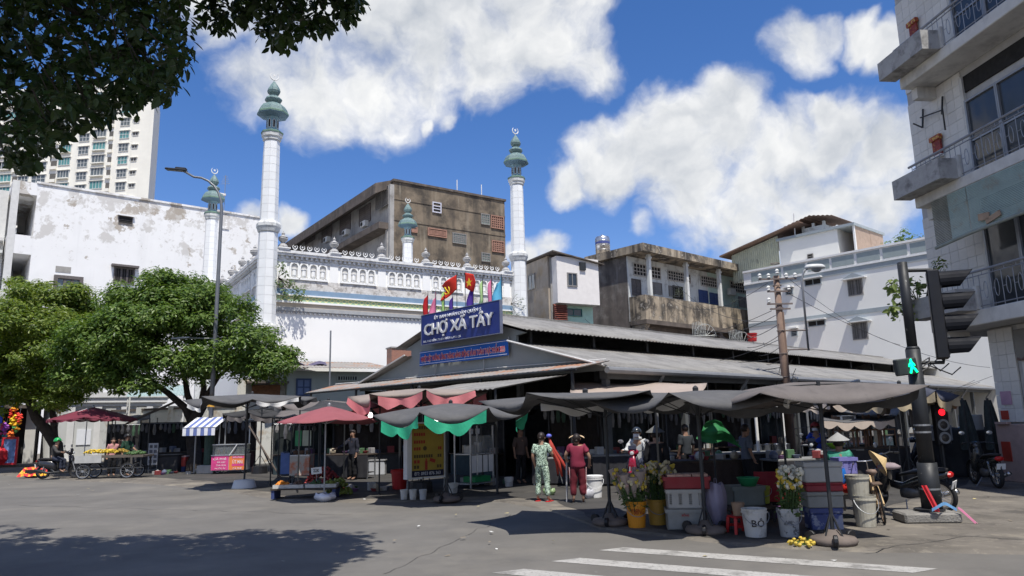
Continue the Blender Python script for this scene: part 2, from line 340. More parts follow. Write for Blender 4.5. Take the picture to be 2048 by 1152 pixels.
# ================================================================ white building with peeling render
peel = mat('peeling_white_render', (.80, .80, .79), .85, .03, .5,
           stain=[((.52, .50, .47), .585, .62, .42, .8, 8, 24), ((.34, .29, .23), .605, .625, .30, .8, 8, 24), ((.62, .61, .58), .6, .64, 1.4, .6, 5, 24)],
           streak=((.50, .50, .50), .56, .8, .9, .45))
def white_building():
    q = YD(505, 856, 79); zt = YD(505, 437, 79).z; az = 51
    fr = Fr(q, az); xl = fr.hit(66, 470)[0]; fr = Fr(q+fr.x*xl, az); xr = -xl
    t = thing('white_building', 'long white building with peeling render and open corner balconies left of the mosque', 'building', fr.o, fr.rz)
    MB().box(0, 0, 0, xr, 14, zt).obj('wall', peel, t)
    MB().box(-.1, -.12, zt-.02, xr+.1, .5, zt+.18).obj('coping', peel, t)
    fwin(t, fr, (238,434,264,447), nx=1, nz=2, fm=shutter, pm=dark_in, hood=(.25,.15,peel))
    fwin(t, fr, (230,538,266,566), nx=3, fm=shutter, pm=dark_in, bars=9, hood=(.5,.2,shutter), t=.14)
    fwin(t, fr, (113,559,157,593), nx=3, fm=shutter, pm=glass('pale_glass', (.25,.28,.28)), t=.3, depth=.4)
    a, b = fr.hit(111, 538), fr.hit(142, 538)
    MB().box(a[0], -.03, fr.hit(126,545)[1], b[0], 0, fr.hit(126,533)[1]).obj('bricked_up_panel', concrete, t)
    for px, py in ((442,388),(448,455)):
        a = fr.hit(px, py); MB().box(a[0]-.5, -.1, a[1]-.15, a[0]+.5, 0, a[1]+.1).obj('ledge', peel, t)
    # open corner balconies on the left: slabs, column, back wall
    zs = [fr.hit(45, y)[1] for y in (387, 470, 508, 577)]
    xc = fr.hit(22, 480)[0]; xw = 0
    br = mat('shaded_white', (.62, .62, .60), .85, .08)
    for lo, hi in ((zs[0], zt), (zs[2], zs[1]), (zs[3]-1.9, zs[3])):
        s = MB().box(xc-.3, -.04, lo, -.002, 13, hi); s.obj('balcony_band', peel, t)
    for yy in (0, 4.3, 8.6):
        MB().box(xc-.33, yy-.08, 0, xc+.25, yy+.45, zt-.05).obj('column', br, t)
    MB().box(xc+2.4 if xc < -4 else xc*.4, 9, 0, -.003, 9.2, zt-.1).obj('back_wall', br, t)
    for z0, z1 in ((zs[1], zs[0]), (zs[3], zs[2])):
        win(t, xc*.33, z0+.2, xc*.08, z0+2.2, 9, 2, 1, frame_grey, dark_in)
    # annex with a higher stair tower at the far left
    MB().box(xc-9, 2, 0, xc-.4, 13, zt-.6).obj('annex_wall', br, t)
    for k, z in enumerate((zs[1]+.6, zs[3]+.6, zt-3.4)):
        win(t, xc-5.2, z-1.5, xc-2.2, z+.4, 2, 3, 1, frame_grey, dark_in, bars=8)
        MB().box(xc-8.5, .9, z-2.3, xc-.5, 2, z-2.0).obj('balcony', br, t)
    # TV aerial on the roof
    ae = thing('aerial', 'thin television aerial on the roof edge behind the lamp post', 'aerial', fr.w(fr.hit(449,430)[0], .3, zt+.17))
    b = MB().tube([(0,0,0),(0,0,4.2)], .035, 5)
    b.obj('mast', steel, ae); b = MB()
    for k in range(5): b.tube([(-.5+k*.07, 0, 3.2+k*.22), (.5-k*.07, 0, 3.2+k*.22)], .02, 4)
    b.obj('rods', steel, ae)
white_building()
# ================================================================ the mosque
mwhite = mat('mosque_white', (.86, .86, .84), .8, .03, .6, streak=((.60, .60, .59), .62, .85, .8, .35))
mtrim = mat('mosque_trim', (.74, .74, .73), .85, .08, 3, stain=((.30, .29, .28), .52, .66, 2.6, .7), streak=((.34, .33, .32), .55, .78, 3, .7))
murn = mat('urn_stone', (.40,.395,.39), .9, .2, 5, stain=((.16,.155,.15), .5, .62, 5, .8), streak=((.6,.6,.58), .55, .7, 6, .6))
mrough = mat('mosque_rough_band', (.62, .60, .57), .95, .15, 4, stain=((.30, .27, .24), .5, .6, 3.5, .75), bump=.02, bscale=14)
mtile = mat('minaret_tile', (.80, .81, .80), .35, .04, 2, objvar=.03, spec=.4, streak=((.62,.62,.60), .55, .75, 1.5, .5)); mgrout = mat('minaret_grout', (.55, .55, .55), .9, .1)
mring = mat('minaret_ring', (.64, .65, .63), .85, .12, 5, stain=((.33, .33, .32), .5, .65, 4, .7))
teal = mat('teal_mosaic', (.115, .19, .195), .55, .35, 22, stain=[((.34, .39, .34), .54, .58, 26, .75), ((.05, .08, .085), .57, .64, 9, .75)])
tealp = mat('teal_paint', (.20, .33, .38), .7, .15, 3, streak=((.48, .55, .53), .5, .75, 3, .7)); tealg = mat('green_rim', (.13, .21, .165), .7, .2, 8)
blue_band = mat('blue_frieze', (.20, .30, .42), .75, .12, 2, streak=((.45, .48, .52), .58, .85, 2, .5)); tan_band = mat('tan_frieze', (.56, .48, .38), .8, .08, 2)
grey_band = mat('grey_frieze', (.36, .37, .38), .8, .1)
def diamond_mat():
    mt = bpy.data.materials.new('green_yellow_frieze'); mt.use_nodes = True; N = mt.node_tree.nodes; L = mt.node_tree.links; b = N['Principled BSDF']
    tc = N.new('ShaderNodeTexCoord'); sp = N.new('ShaderNodeSeparateXYZ'); L.new(tc.outputs['Object'], sp.inputs[0])
    def m(op, a, c):
        n = N.new('ShaderNodeMath'); n.operation = op
        for i, q in enumerate((a, c)):
            if isinstance(q, (int, float)): n.inputs[i].default_value = q
            else: L.new(q, n.inputs[i])
        return n.outputs[0]
    u = m('ABSOLUTE', m('SUBTRACT', m('FRACT', m('MULTIPLY', sp.outputs[0], 2.6), 0), .5), 0)
    v = m('ABSOLUTE', m('SUBTRACT', m('FRACT', m('MULTIPLY', sp.outputs[2], 2.9), 0), .5), 0)
    d = m('ABSOLUTE', m('SUBTRACT', m('ADD', u, v), .42), 0); f = m('LESS_THAN', d, .13)
    mx = N.new('ShaderNodeMix'); mx.data_type = 'RGBA'; L.new(f, mx.inputs[0]); mx.inputs[6].default_value = (.28,.42,.27,1); mx.inputs[7].default_value = (.62,.60,.30,1)
    L.new(mx.outputs[2], b.inputs['Base Color']); b.inputs['Roughness'].default_value = .8; return mt
frieze = diamond_mat()
def octring(prof, r_ph=22.5): return MB().lathe(prof, 8, ph=R(r_ph))
def crescent(b, z, s):                     # crescent and star on its stem, turned to face the street
    b.tube([(0,0,z-.1),(0,0,z+.12*s)], .02, 5)
    pts = [(math.cos(a)*.23*s, 0, z+.33*s+math.sin(a)*.23*s) for a in [R(125+q*(290/14)) for q in range(15)]]
    b.tube(pts, [.012+.03*s*math.sin(math.pi*i/14) for i in range(15)], 5)
    pts = [(math.cos(R(90+i*36))*(.11 if i % 2 == 0 else .045)*s, -.015, z+.36*s+math.sin(R(90+i*36))*(.11 if i % 2 == 0 else .045)*s) for i in range(10)]
    b.prism(pts, (0, .03, 0))
def mosque():
    P1 = Vector((-14.477, 42.0, 0)); fr = Fr(P1, 57.7); t = thing('mosque', 'white mosque with four slim tiled minarets and an ornate parapet behind the market', 'mosque', P1, fr.rz)
    L1, L2 = 17.74, 19.6
    MB().box(.25, .25, 0, L1-.2, L2-.2, 10.0).obj('wall', mwhite, t)
    def band(nm, z0, z1, out, m_, sides=(0, 1)):
        for sd_ in sides:
            if sd_ == 0: MB().box(.3, -out, z0, L1-.3, .24, z1).obj(nm, m_, t, loc=(0, .25, 0))
            else: MB().box(.3, -out, z0, L2-.3, .24, z1).obj(nm, m_, t, loc=(.25, L2, 0), rz=-math.pi/2)
    band('rough_course', 10.02, 10.62, .10, mrough); band('blue_frieze', 9.70, 10.018, .16, blue_band)
    band('white_moulding', 9.62, 9.698, .2, mwhite); band('patterned_frieze', 9.30, 9.618, .10, frieze); band('white_moulding', 9.18, 9.298, .2, mwhite)
    band('tan_frieze', 8.93, 9.178, .10, tan_band); band('grey_moulding', 8.70, 8.928, .14, grey_band)
    for sd_, LL in ((0, L1), (1, L2)):
        kw = dict(loc=(0, .25, 0)) if sd_ == 0 else dict(loc=(.25, L2, 0), rz=-math.pi/2)
        b = MB(); x = .6                     # hanging zigzag edge below the friezes
        while x < LL-.7:
            b.prism([(x,-.10,8.699),(x+.14,-.10,8.52),(x+.28,-.10,8.699)], (0,.08,0)); x += .28
        b.obj('zigzag_edge', grey_band if sd_ == 0 else mtrim, t, **kw)
        MB().box(.3, -.02, 10.622, LL-.3, .3, 12.18).obj('parapet_wall', mwhite, t, **kw)
        MB().box(.3, -.30, 12.05, LL-.3, .42, 12.19).box(.3, -.36, 12.19, LL-.3, .46, 12.36).obj('cornice', mtrim, t, **kw)
        MB().box(.3, -.12, 11.68, LL-.3, -.02, 11.80).obj('lower_moulding', mtrim, t, **kw)
        b = MB(); x = .5
        while x < LL-.5: b.box(x, -.22, 11.88, x+.15, -.02, 12.05); x += .3
        b.obj('dentils', mtrim, t, **kw)
        nb = 5; x0, x1 = .95, LL-.95; bw_ = (x1-x0)/nb
        ni = MB(); fn = MB(); aw = .20         # a niche: raised surround, arched recess, little pilaster below
        arch = [(-aw, .0, 0), (-aw, 0, .62)]+[(-aw*math.cos(R(a)), 0, .62+aw*math.sin(R(a))) for a in (30,60,90,120,150)]+[(aw, 0, .62), (aw, 0, 0)]
        ou = [(-.29,0,-.08), (-.29,0,.64)]+[(-.29*math.cos(R(a)), 0, .64+.29*math.sin(R(a))) for a in (30,60,90,120,150)]+[(.29,0,.64), (.29,0,-.08)]
        vs = []; fs = []; n = len(arch)
        for yy in (-.10, 0.0):
            vs += [(p[0], yy, p[2]) for p in ou]+[(p[0], yy, p[2]) for p in arch]
        for i in range(n-1):
            fs += [(i, i+1, n+i+1, n+i), (n+i, n+i+1, 3*n+i+1, 3*n+i), (i, 2*n+i, 2*n+i+1, i+1)]
        ni.add(vs, fs).box(-.32, -.16, -.19, .32, 0, -.08)
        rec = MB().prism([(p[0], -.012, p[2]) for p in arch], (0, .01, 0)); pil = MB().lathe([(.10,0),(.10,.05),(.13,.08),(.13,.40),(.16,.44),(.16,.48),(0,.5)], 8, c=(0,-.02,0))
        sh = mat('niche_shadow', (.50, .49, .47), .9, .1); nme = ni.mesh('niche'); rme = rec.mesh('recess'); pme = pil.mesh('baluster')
        for bi in range(nb+1):
            px_ = x0+bw_*bi
            f = MB().box(-.26, -.10, 10.623, .26, .3, 12.04).box(-.30, -.40, 12.36, .30, .34, 12.44).box(-.36,-.44,12.44,.36,.38,12.5).obj('pier', mwhite, t, **{**kw, 'loc': Vector(kw['loc'])+(Vector((px_,0,0)) if sd_ == 0 else Vector((0,-px_,0)))})
            MB().lathe([(.26,12.5),(.30,12.62),(.22,12.74),(.15,12.80),(.13,12.88),(.24,12.98),(.30,13.08),(.27,13.14),(.30,13.18),(.13,13.28),(.08,13.36),(.11,13.42),(.05,13.50),(0,13.62)], 10).obj('urn_finial', murn, f, smooth=False)
            if bi == nb: break
            for k in range(4 if sd_ == 0 else 5):
                xx = px_+.42+(bw_-.84)*(k+.5)/(4 if sd_ == 0 else 5)
                l0 = Vector((xx, .23, 10.82)) if sd_ == 0 else Vector((.23, L2-xx, 10.82))
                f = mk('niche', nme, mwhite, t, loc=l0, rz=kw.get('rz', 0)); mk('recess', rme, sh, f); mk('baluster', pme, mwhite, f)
        cb = MB(); s_ = .36; cb.box(-.09,-.02,0,.09,.02,.06); crescent(cb, .10, .62); cme = cb.mesh('crest'); n = int((LL-2)/.44)
        for k in range(n):
            xx = 1+(LL-2)*(k+.5)/n
            if min(abs(xx-(x0+bw_*q)) for q in range(nb+1)) < .42: continue
            l0 = Vector((xx, .22, 12.36)) if sd_ == 0 else Vector((.22, L2-xx, 12.36))
            mk('crest', cme, mtrim, t, loc=l0, rz=kw.get('rz', 0))
    # minarets ------------------------------------------------
    UP_R = lambda z: .545-.055*(z-13.95)/5.1
    LO_R = lambda z: .62-.055*(z-7.8)/5.5
    ca = math.cos(R(22.5))
    def minaret(x, y, full):
        m_ = octring([(.66,0),(.64,6.9),(.74,7.25),(.80,7.42),(.80,7.58),(.70,7.78),(.595,7.80),(.545,13.3),(.595,13.32),(.65,13.52),(.70,13.62),(.70,13.78),(.62,13.92),(.52,13.95),(.47,19.05),(.50,19.08)]).obj('minaret', mgrout, t, loc=(x, y, 0))
        octring([(.665,0),(.665,6.9),(.76,7.22),(.82,7.40),(.82,7.60),(.72,7.80),(.6,7.81)]).obj('base_collar', mring, m_)
        octring([(.56,13.28),(.61,13.32),(.665,13.5),(.72,13.62),(.72,13.80),(.63,13.95),(.53,13.96)]).obj('ring', mring, m_)
        octring([(.48,19.02),(.55,19.10),(.55,19.22),(.62,19.30),(.64,19.5)]).obj('collar', mring, m_)
        octring([(.64,19.5),(.665,19.52),(.665,19.62),(.42,19.74)]).obj('collar_rim', tealg, m_)
        octring([(.40,19.72),(.355,19.84),(.355,20.50),(.40,20.62)]).obj('lantern', tealp, m_)
        a_ = MB(); z0 = 19.9
        for k in range(8):
            M = Matrix.Rotation(R(45*k), 4, 'Z') @ Matrix.Translation((0, -.355*ca-.004, 0))
            arch = [(-.05,0,z0),(-.05,0,z0+.42),(0,0,z0+.50),(.05,0,z0+.42),(.05,0,z0)]; ou = [(-.08,.01,z0-.03),(-.08,.01,z0+.44),(0,.01,z0+.55),(.08,.01,z0+.44),(.08,.01,z0-.03)]
            o_ = MB().prism([M @ Vector(p) for p in ou], M.to_3x3() @ Vector((0,-.03,0))).obj('lantern_window', white_paint, m_)
            a_.prism([M @ (Vector(p)+Vector((0,-.035,0))) for p in arch], M.to_3x3() @ Vector((0,.02,0)))
        a_.obj('lantern_openings', dark_in, m_)
        octring([(.39,20.60),(.92,20.72),(.945,20.76)]).obj('canopy_soffit', mat('soffit_blue', (.13,.22,.30), .8, .15), m_)
        octring([(.945,20.76),(.945,20.86),(.90,20.92)]).obj('canopy_rim', tealg, m_)
        octring([(.90,20.92),(.84,21.12),(.70,21.32),(.52,21.42),(.40,21.50),(.36,21.56),(.48,21.66),(.525,21.76),(.50,21.84),(.34,21.96),(.24,22.02),(.24,22.08),(.36,22.2),(.40,22.34),(.36,22.5),(.22,22.75),(.10,22.92),(.05,23.0),(0,23.05)]).obj('dome', teal, m_)
        b = MB(); crescent(b, 23.0, 1.1); b.obj('crescent', white_paint, m_)
        def tl(z0, z1, rf, nr, faces, pieces):
            b = MB() ; h = (z1-z0)/nr
            for k in faces:
                for r_ in range(nr):
                    za, zb = z0+h*r_+.008, z0+h*(r_+1)-.008; ra, rb = rf(za)*ca, rf(zb)*ca; wa, wb = rf(za)*math.sin(R(22.5))-.006, rf(zb)*math.sin(R(22.5))-.006
                    M = Matrix.Rotation(R(45*k), 4, 'Z'); q = [(-wa,-ra-.012,za),(wa,-ra-.012,za),(wb,-rb-.012,zb),(-wb,-rb-.012,zb)]
                    bb = b if not pieces else MB()
                    bb.prism([M @ Vector(p) for p in q], M.to_3x3() @ Vector((0,.03,0)))
                    if pieces: bb.obj('tile', mtile, m_)
            if not pieces: o = b.obj('tiles', mtile, m_); o['kind'] = 'stuff'
        vis = (0, 1, 7, 6) if full else ()
        if full:
            tl(13.98, 19.0, lambda z: .52-.05*(z-13.95)/5.1, 10, vis, True); tl(7.83, 13.26, lambda z: .597-.052*(z-7.8)/5.5, 10, vis, True)
        rest = [k for k in range(8) if k not in vis]
        tl(13.98, 19.0, lambda z: .52-.05*(z-13.95)/5.1, 10, rest, False); tl(7.83, 13.26, lambda z: .597-.052*(z-7.8)/5.5, 10, rest, False)
    minaret(0, 0, True); minaret(L1, 0, True); minaret(0, L2, False); minaret(L1, L2, False)
    # drain spout and cable at the street corner
    MB().tube([(.55,-.45,0),(.55,-.45,7.3),(.62,-.2,7.6)], .05, 6).obj('drain_pipe', mring, t)
    return fr, t
MOSQ, mosq_t = mosque()
# ================================================================ weathered brown block behind the mosque
brown = mat('weathered_brown', (.20, .16, .115), .92, .25, .6, stain=[((.045, .04, .035), .47, .62, .45, .85), ((.36, .30, .22), .58, .72, .9, .6), ((.06, .05, .045), .55, .7, .35, .85, 18, 28)], streak=[((.44, .39, .30), .56, .70, .9, .75), ((.05, .045, .04), .5, .64, .8, .9)])
brown_side = mat('grey_weathered_side', (.38, .37, .35), .92, .15, .6, stain=((.17, .16, .15), .5, .7, .7, .8), streak=((.14, .13, .12), .5, .75, 1, .8))
soot = mat('sooty_concrete', (.12, .10, .085), .95, .3, 1, stain=((.26, .22, .18), .55, .7, 1.5, .6), streak=((.04, .04, .04), .5, .7, 1.2, .8))
lattice_b = mat('brick_lattice', (.34, .19, .14), .9, .2); green_pane = mat('green_pane', (.26, .36, .30), .4, .2, 3)
def vent(par, x0, z0, x1, z1, y, nx, nz, fm, name='lattice', rz=0, loc=None):
    f = win(par, x0, z0, x1, z1, y, nx, nz, fm, dark_in, t=.09, depth=.1, name=name, rz=rz, loc=loc); return f
def brown_block():
    q = YD(785, 849, 75); fr = Fr(q, 55); t = thing('weathered_block', 'tall weathered brown concrete block rising behind the mosque', 'building', fr.o, fr.rz)
    zt = fr.hit(786, 362)[1]; xr = fr.hit(1009.5, 430)[0]; yl = fr.hitx(560, 470)[0]
    MB().box(0, 0, 0, xr, 20, zt).obj('wall', brown, t)
    MB().box(-.003, .4, 0, .4, yl, zt-.3).obj('side_wall', brown_side, t, loc=(-.05,0,0))
    MB().box(-.15, -.15, zt, xr+.15, 20, zt+.25).obj('coping', soot, t)
    MB().prism([(-1.9, .6, zt-1.5), (0, .6, zt-.5), (0, .6, zt+.3), (-1.9, .6, zt-.35)], (0, yl, 0)).obj('eave', soot, t)
    zb = fr.hitx(785, 447)[1]
    MB().box(-1.6, .3, zb-.7, -.06, yl, zb).obj('balcony_slab', soot, t); MB().box(-.6, .4, zb-4, -.06, .8, zb-.7).obj('pier', brown_side, t)
    MB().box(-.5,-.05,0,-.003,.35,zt-.4).obj('corner_pier', brown_side, t)
    P = lambda bx, nx, nz, m_, **k: fwin(t, fr, bx, nx=nx, nz=nz, fm=m_, pm=k.pop('pm', dark_in), t=.12, depth=.14, name=k.pop('name', 'window'))
    P((866,407,880,424), 1, 3, mat('pale_louvre', (.55,.55,.62), .6, .1)); P((963,430,977,448), 4, 4, frame_grey, pm=green_pane); P((983,434,1005,456), 6, 5, lattice_b, name='lattice')
    P((906,469,930,486), 6, 5, frame_grey, pm=green_pane); P((985,484,1006,503), 6, 5, lattice_b, name='lattice'); P((964,508,978,522), 4, 3, frame_grey, pm=green_pane)
    P((818,456,832,463), 1, 5, lattice_b, name='louvre'); P((857,460,891,472), 1, 5, lattice_b, name='louvre')
    for bx in ((720,414,741,446),(681,431,701,463),(645,449,664,478),(612,464,630,483)): swin(t, fr, bx, x=-.06, nx=2, nz=8, fm=shutter, pm=mat('shutter_slats', (.16,.145,.14), .8, .2), t=.1)
    swin(t, fr, (752,380,777,414), x=-.5, nx=2, nz=14, fm=frame_grey, pm=dark_in, name='louvre')
    ac = mat('ac_unit', (.55, .54, .50), .6, .08)
    for px, py in ((732,449),(695,466),(657,480)):
        a = fr.hitx(px, py, -.8); f = MB().box(-1.25, a[0]-.6, a[1]-.35, -.75, a[0]+.6, a[1]+.35).obj('air_conditioner', ac, t, bev=.04)
        MB().lathe([(.25,-.02),(.25,.02)], 14, M=Matrix.Translation((-1.26, a[0]+.2, a[1])) @ Matrix.Rotation(R(90), 4, 'Y')).obj('fan_grille', dark_in, f)
    for px in (918, 967): a = fr.hit(px, 400); MB().tube([(a[0], .4, zt+.2), (a[0], .4, zt+1.7)], .05, 5).obj('vent_pipe', white_paint, t)
    for px in (905,925,940): a = fr.hit(px, 400); MB().box(a[0]-.5, .8, zt+.2, a[0]+.4, 1.5, zt+.55).obj('roof_clutter', concrete, t)
    for z in (fr.hit(900,455)[1], fr.hit(900,415)[1]): MB().box(0, -.06, z-.12, xr, -.002, z+.1).obj('string_course', brown, t)
brown_block()
# ================================================================ little house with the white bay, right of the mosque
stained = mat('stained_side', (.36, .31, .25), .92, .15, .8, stain=[((.30, .22, .12), .5, .66, .6, .8), ((.12, .11, .10), .55, .7, 1, .6)], streak=[((.10, .10, .10), .5, .75, 1.3, .85), ((.5, .48, .45), .6, .8, 1.4, .5)])
def bay_house():
    q = YD(1105, 838, 53); fr = Fr(q, 62); t = thing('bay_house', 'small house with white upper bay and stained brown side next to the far minaret', 'house', fr.o, fr.rz)
    zt = fr.hit(1105, 508)[1]; xr = fr.hit(1182, 560)[0]; yl = fr.hitx(1050, 540)[0]; zb = fr.hit(1140, 611)[1]
    MB().box(0, 0, 0, xr, yl, zt-.2).obj('side_wall', stained, t)
    MB().box(.25, -.9, zb, xr+.1, -.003, zt-.35).obj('bay', mat('bay_white', (.72,.69,.66), .85, .05), t)
    MB().prism([(-.2,-1.15,zt-.1),(xr+.5,-1.15,zt-.75),(xr+.5,-1.15,zt-.68),(-.2,-1.15,zt)], (0, yl+1.2, 0)).obj('roof', soot, t)
    MB().box(.6, -.06, zb-2.6, xr, -.004, zb-.02).obj('mint_panel', mat('mint_green', (.42,.60,.48), .8, .1), t)
    fwin(t, fr, (1136,548,1152,571), y=-.9, nx=2, fm=frame_grey, pm=glass(), t=.08)
    fwin(t, fr, (1131,619,1162,631), y=-.07, nx=2, fm=mat('teal_frame', (.05,.16,.15), .6, .1), pm=glass())
    swin(t, fr, (1058,550,1070,578), x=0, nx=2, fm=frame_grey, pm=glass('pale_glass'))
    a = fr.hit(1164, 533, -.9); MB().box(a[0]-.25,-1.05,a[1]-.3,a[0]+.25,-.9,a[1]+.3).obj('meter_box', darksteel, t)
    MB().tube([(.2,-.1,0),(.2,-.1,zt-.3)], .06, 6).obj('drain_pipe', concrete, t)
    rd = mat('red_louvre', (.22,.07,.05), .8, .2); b = MB(); x1 = fr.hit(1126, 625)[0]; z0, z1 = fr.hit(1115, 640)[1], fr.hit(1115, 613)[1]
    for k in range(8): b.bx((x1*.5+.1, -.5, z0+(z1-z0)*k/7), (x1-.1, .25, .04), (R(35),0,0))
    b.obj('louvre_screen', rd, t)
bay_house()
# ================================================================ old house with the open gallery
gal_w = mat('gallery_white', (.62, .63, .60), .88, .08, 1, stain=((.30,.29,.27), .54, .64, 1.4, .7), streak=((.25,.24,.22), .52, .66, 2.5, .8)); mintw = mat('gallery_mint', (.50,.62,.55), .88, .08)
dirty = mat('dirty_concrete', (.36, .30, .22), .95, .25, .9, stain=[((.05,.045,.04), .47, .58, .8, .9), ((.55,.50,.42), .56, .64, 1.6, .7)], streak=[((.04,.036,.032), .46, .60, 1.6, 1.0), ((.5,.45,.38), .58, .7, 2.2, .7)])
blackwall = mat('sooty_side', (.15,.13,.115), .95, .3, .6, stain=[((.30,.28,.25), .52, .68, .8, .7)], streak=[((.03,.03,.03), .45, .7, 1, .9), ((.4,.39,.37), .62, .8, 1.2, .5)])
def gallery_house():
    q = YD(1304, 837, 56); fr = Fr(q, 48.5); t = thing('gallery_house', 'old stained house with an open columned gallery and solid balcony behind the market roof', 'house', fr.o, fr.rz)
    zt = fr.hit(1296, 491)[1]; zs = fr.hit(1304, 508)[1]; zb1 = fr.hit(1310, 592)[1]; zb0 = fr.hit(1310, 640)[1]
    xr = fr.hit(1562, 555)[0]; yg = fr.hitx(1256, 590)[0]; yl = fr.hitx(1177, 560)[0]
    MB().box(-.4, -.4, zs, xr+1.5, yl, zt).obj('roof_slab', dirty, t)
    MB().box(0, yg, 0, xr+1, yl, zs-.01).obj('side_wall', blackwall, t)
    MB().box(.02, yg-.1, zb0, xr*.52, yg, zs-.02).obj('back_wall', gal_w, t); MB().box(xr*.52, yg-.1, zb0, xr+1, yg, zs-.02).obj('back_wall', mintw, t)
    MB().box(0, 0, zb0, xr+1.2, .14, zb1).obj('balcony_wall', dirty, t); MB().box(0, .14, zb0, .14, yg-.11, zb1).obj('balcony_wall', dirty, t)
    MB().box(-.02, -.02, zb0-.35, xr+1.2, yg-.1, zb0-.003).obj('balcony_floor', soot, t)
    MB().box(.2, yg*.5, 0, xr, yg-.003, zb0-.36).obj('lower_wall', soot, t)
    for px in (1304, 1378, 1443, 1502, 1553):
        x = fr.hit(px, 560, .05)[0]; f = MB().box(x-.14, .15, zb0+.02, x+.14, .43, zs-.004).obj('column', gal_w, t)
        MB().box(x-.2, .1, zs-.35, x+.2, .48, zs-.2).obj('capital', gal_w, f)
    for a in ((1267,532,1319,553),(1336,546,1379,562),(1402,556,1440,573),(1461,567,1500,585)):
        fwin(t, fr, a, y=yg-.1, nx=9, nz=3, fm=mat('vent_block', (.45,.42,.38), .9, .15), pm=dark_in, t=.08, name='vent_blocks')
    for a, m_ in (((1264,560,1280,590), shutter), ((1296,566,1322,586), frame_grey), ((1338,574,1356,592), frame_grey), ((1346,574,1364,596), dark_in), ((1398,582,1414,604), mat('blue_shutter',(.04,.07,.19),.6,.15)), ((1420,588,1437,608), MATS['blue_shutter']), ((1478,596,1500,614), frame_grey)):
        fwin(t, fr, a, y=yg-.1, nx=2, nz=5, fm=m_, pm=m_, t=.06, name='shutter')
    for px, py in ((1462,584),):
        a = fr.hit(px, py, yg-.5); MB().box(a[0]-.5, yg-.75, a[1]-.32, a[0]+.5, yg-.4, a[1]+.32).obj('air_conditioner', mat('ac_unit', (.55,.54,.5)), t, bev=.03)
    # bracket under the balcony corner, clutter on the roofs below
    MB().prism([(.1,.1,zb0-.36),(.1,yg-.2,zb0-.36),(.1,yg-.2,zb0-2.4)], (.5,0,0)).obj('bracket', dirty, t)
    for px in (1400, 1440, 1480, 1520): x = fr.hit(px, 660, .3)[0]; MB().box(x-.2,.2,0,x+.2,.6,zb0-.36).obj('lower_column', soot, t)
    # water tank on the roof
    a = Vector(fr.w(*[fr.hitx(1205, 505, .8)[0]*0+.8, fr.hitx(1205, 505, .8)[0], zt])); r_ = .62
    d = YD(1206, 505, a.y); tk = thing('water_tank', 'shiny steel water tank standing on the gallery house roof', 'water tank', (d.x, a.y, zt))
    MB().lathe([(r_,.25),(r_,1.55),(r_*.9,1.7),(.12,1.82),(.12,1.9),(0,1.9)], 18).obj('tank', mat('tank_steel', (.55,.56,.58), .28, .15, metal=.9), tk, smooth=True)
    for z in (.5,.9,1.3): MB().lathe([(r_+.004,z),(r_+.018,z+.03),(r_+.004,z+.06)], 18).obj('rib', steel, tk)
    MB().lathe([(r_+.003,1.05),(r_+.006,1.06),(r_+.006,1.24),(r_+.003,1.25)], 18).obj('label_band', mat('tank_label', (.06,.08,.25), .4), tk)
    b = MB()
    for k in range(4): b.tube([(r_*.8*math.cos(k*1.571+.7), r_*.8*math.sin(k*1.571+.7), 0), (r_*.8*math.cos(k*1.571+.7), r_*.8*math.sin(k*1.571+.7), .3)], .04, 5)
    b.obj('stand', darksteel, tk)
    return fr, t, (zt, zs, zb1, zb0, yg, xr)
GALF, gal_t, GALZ = gallery_house()
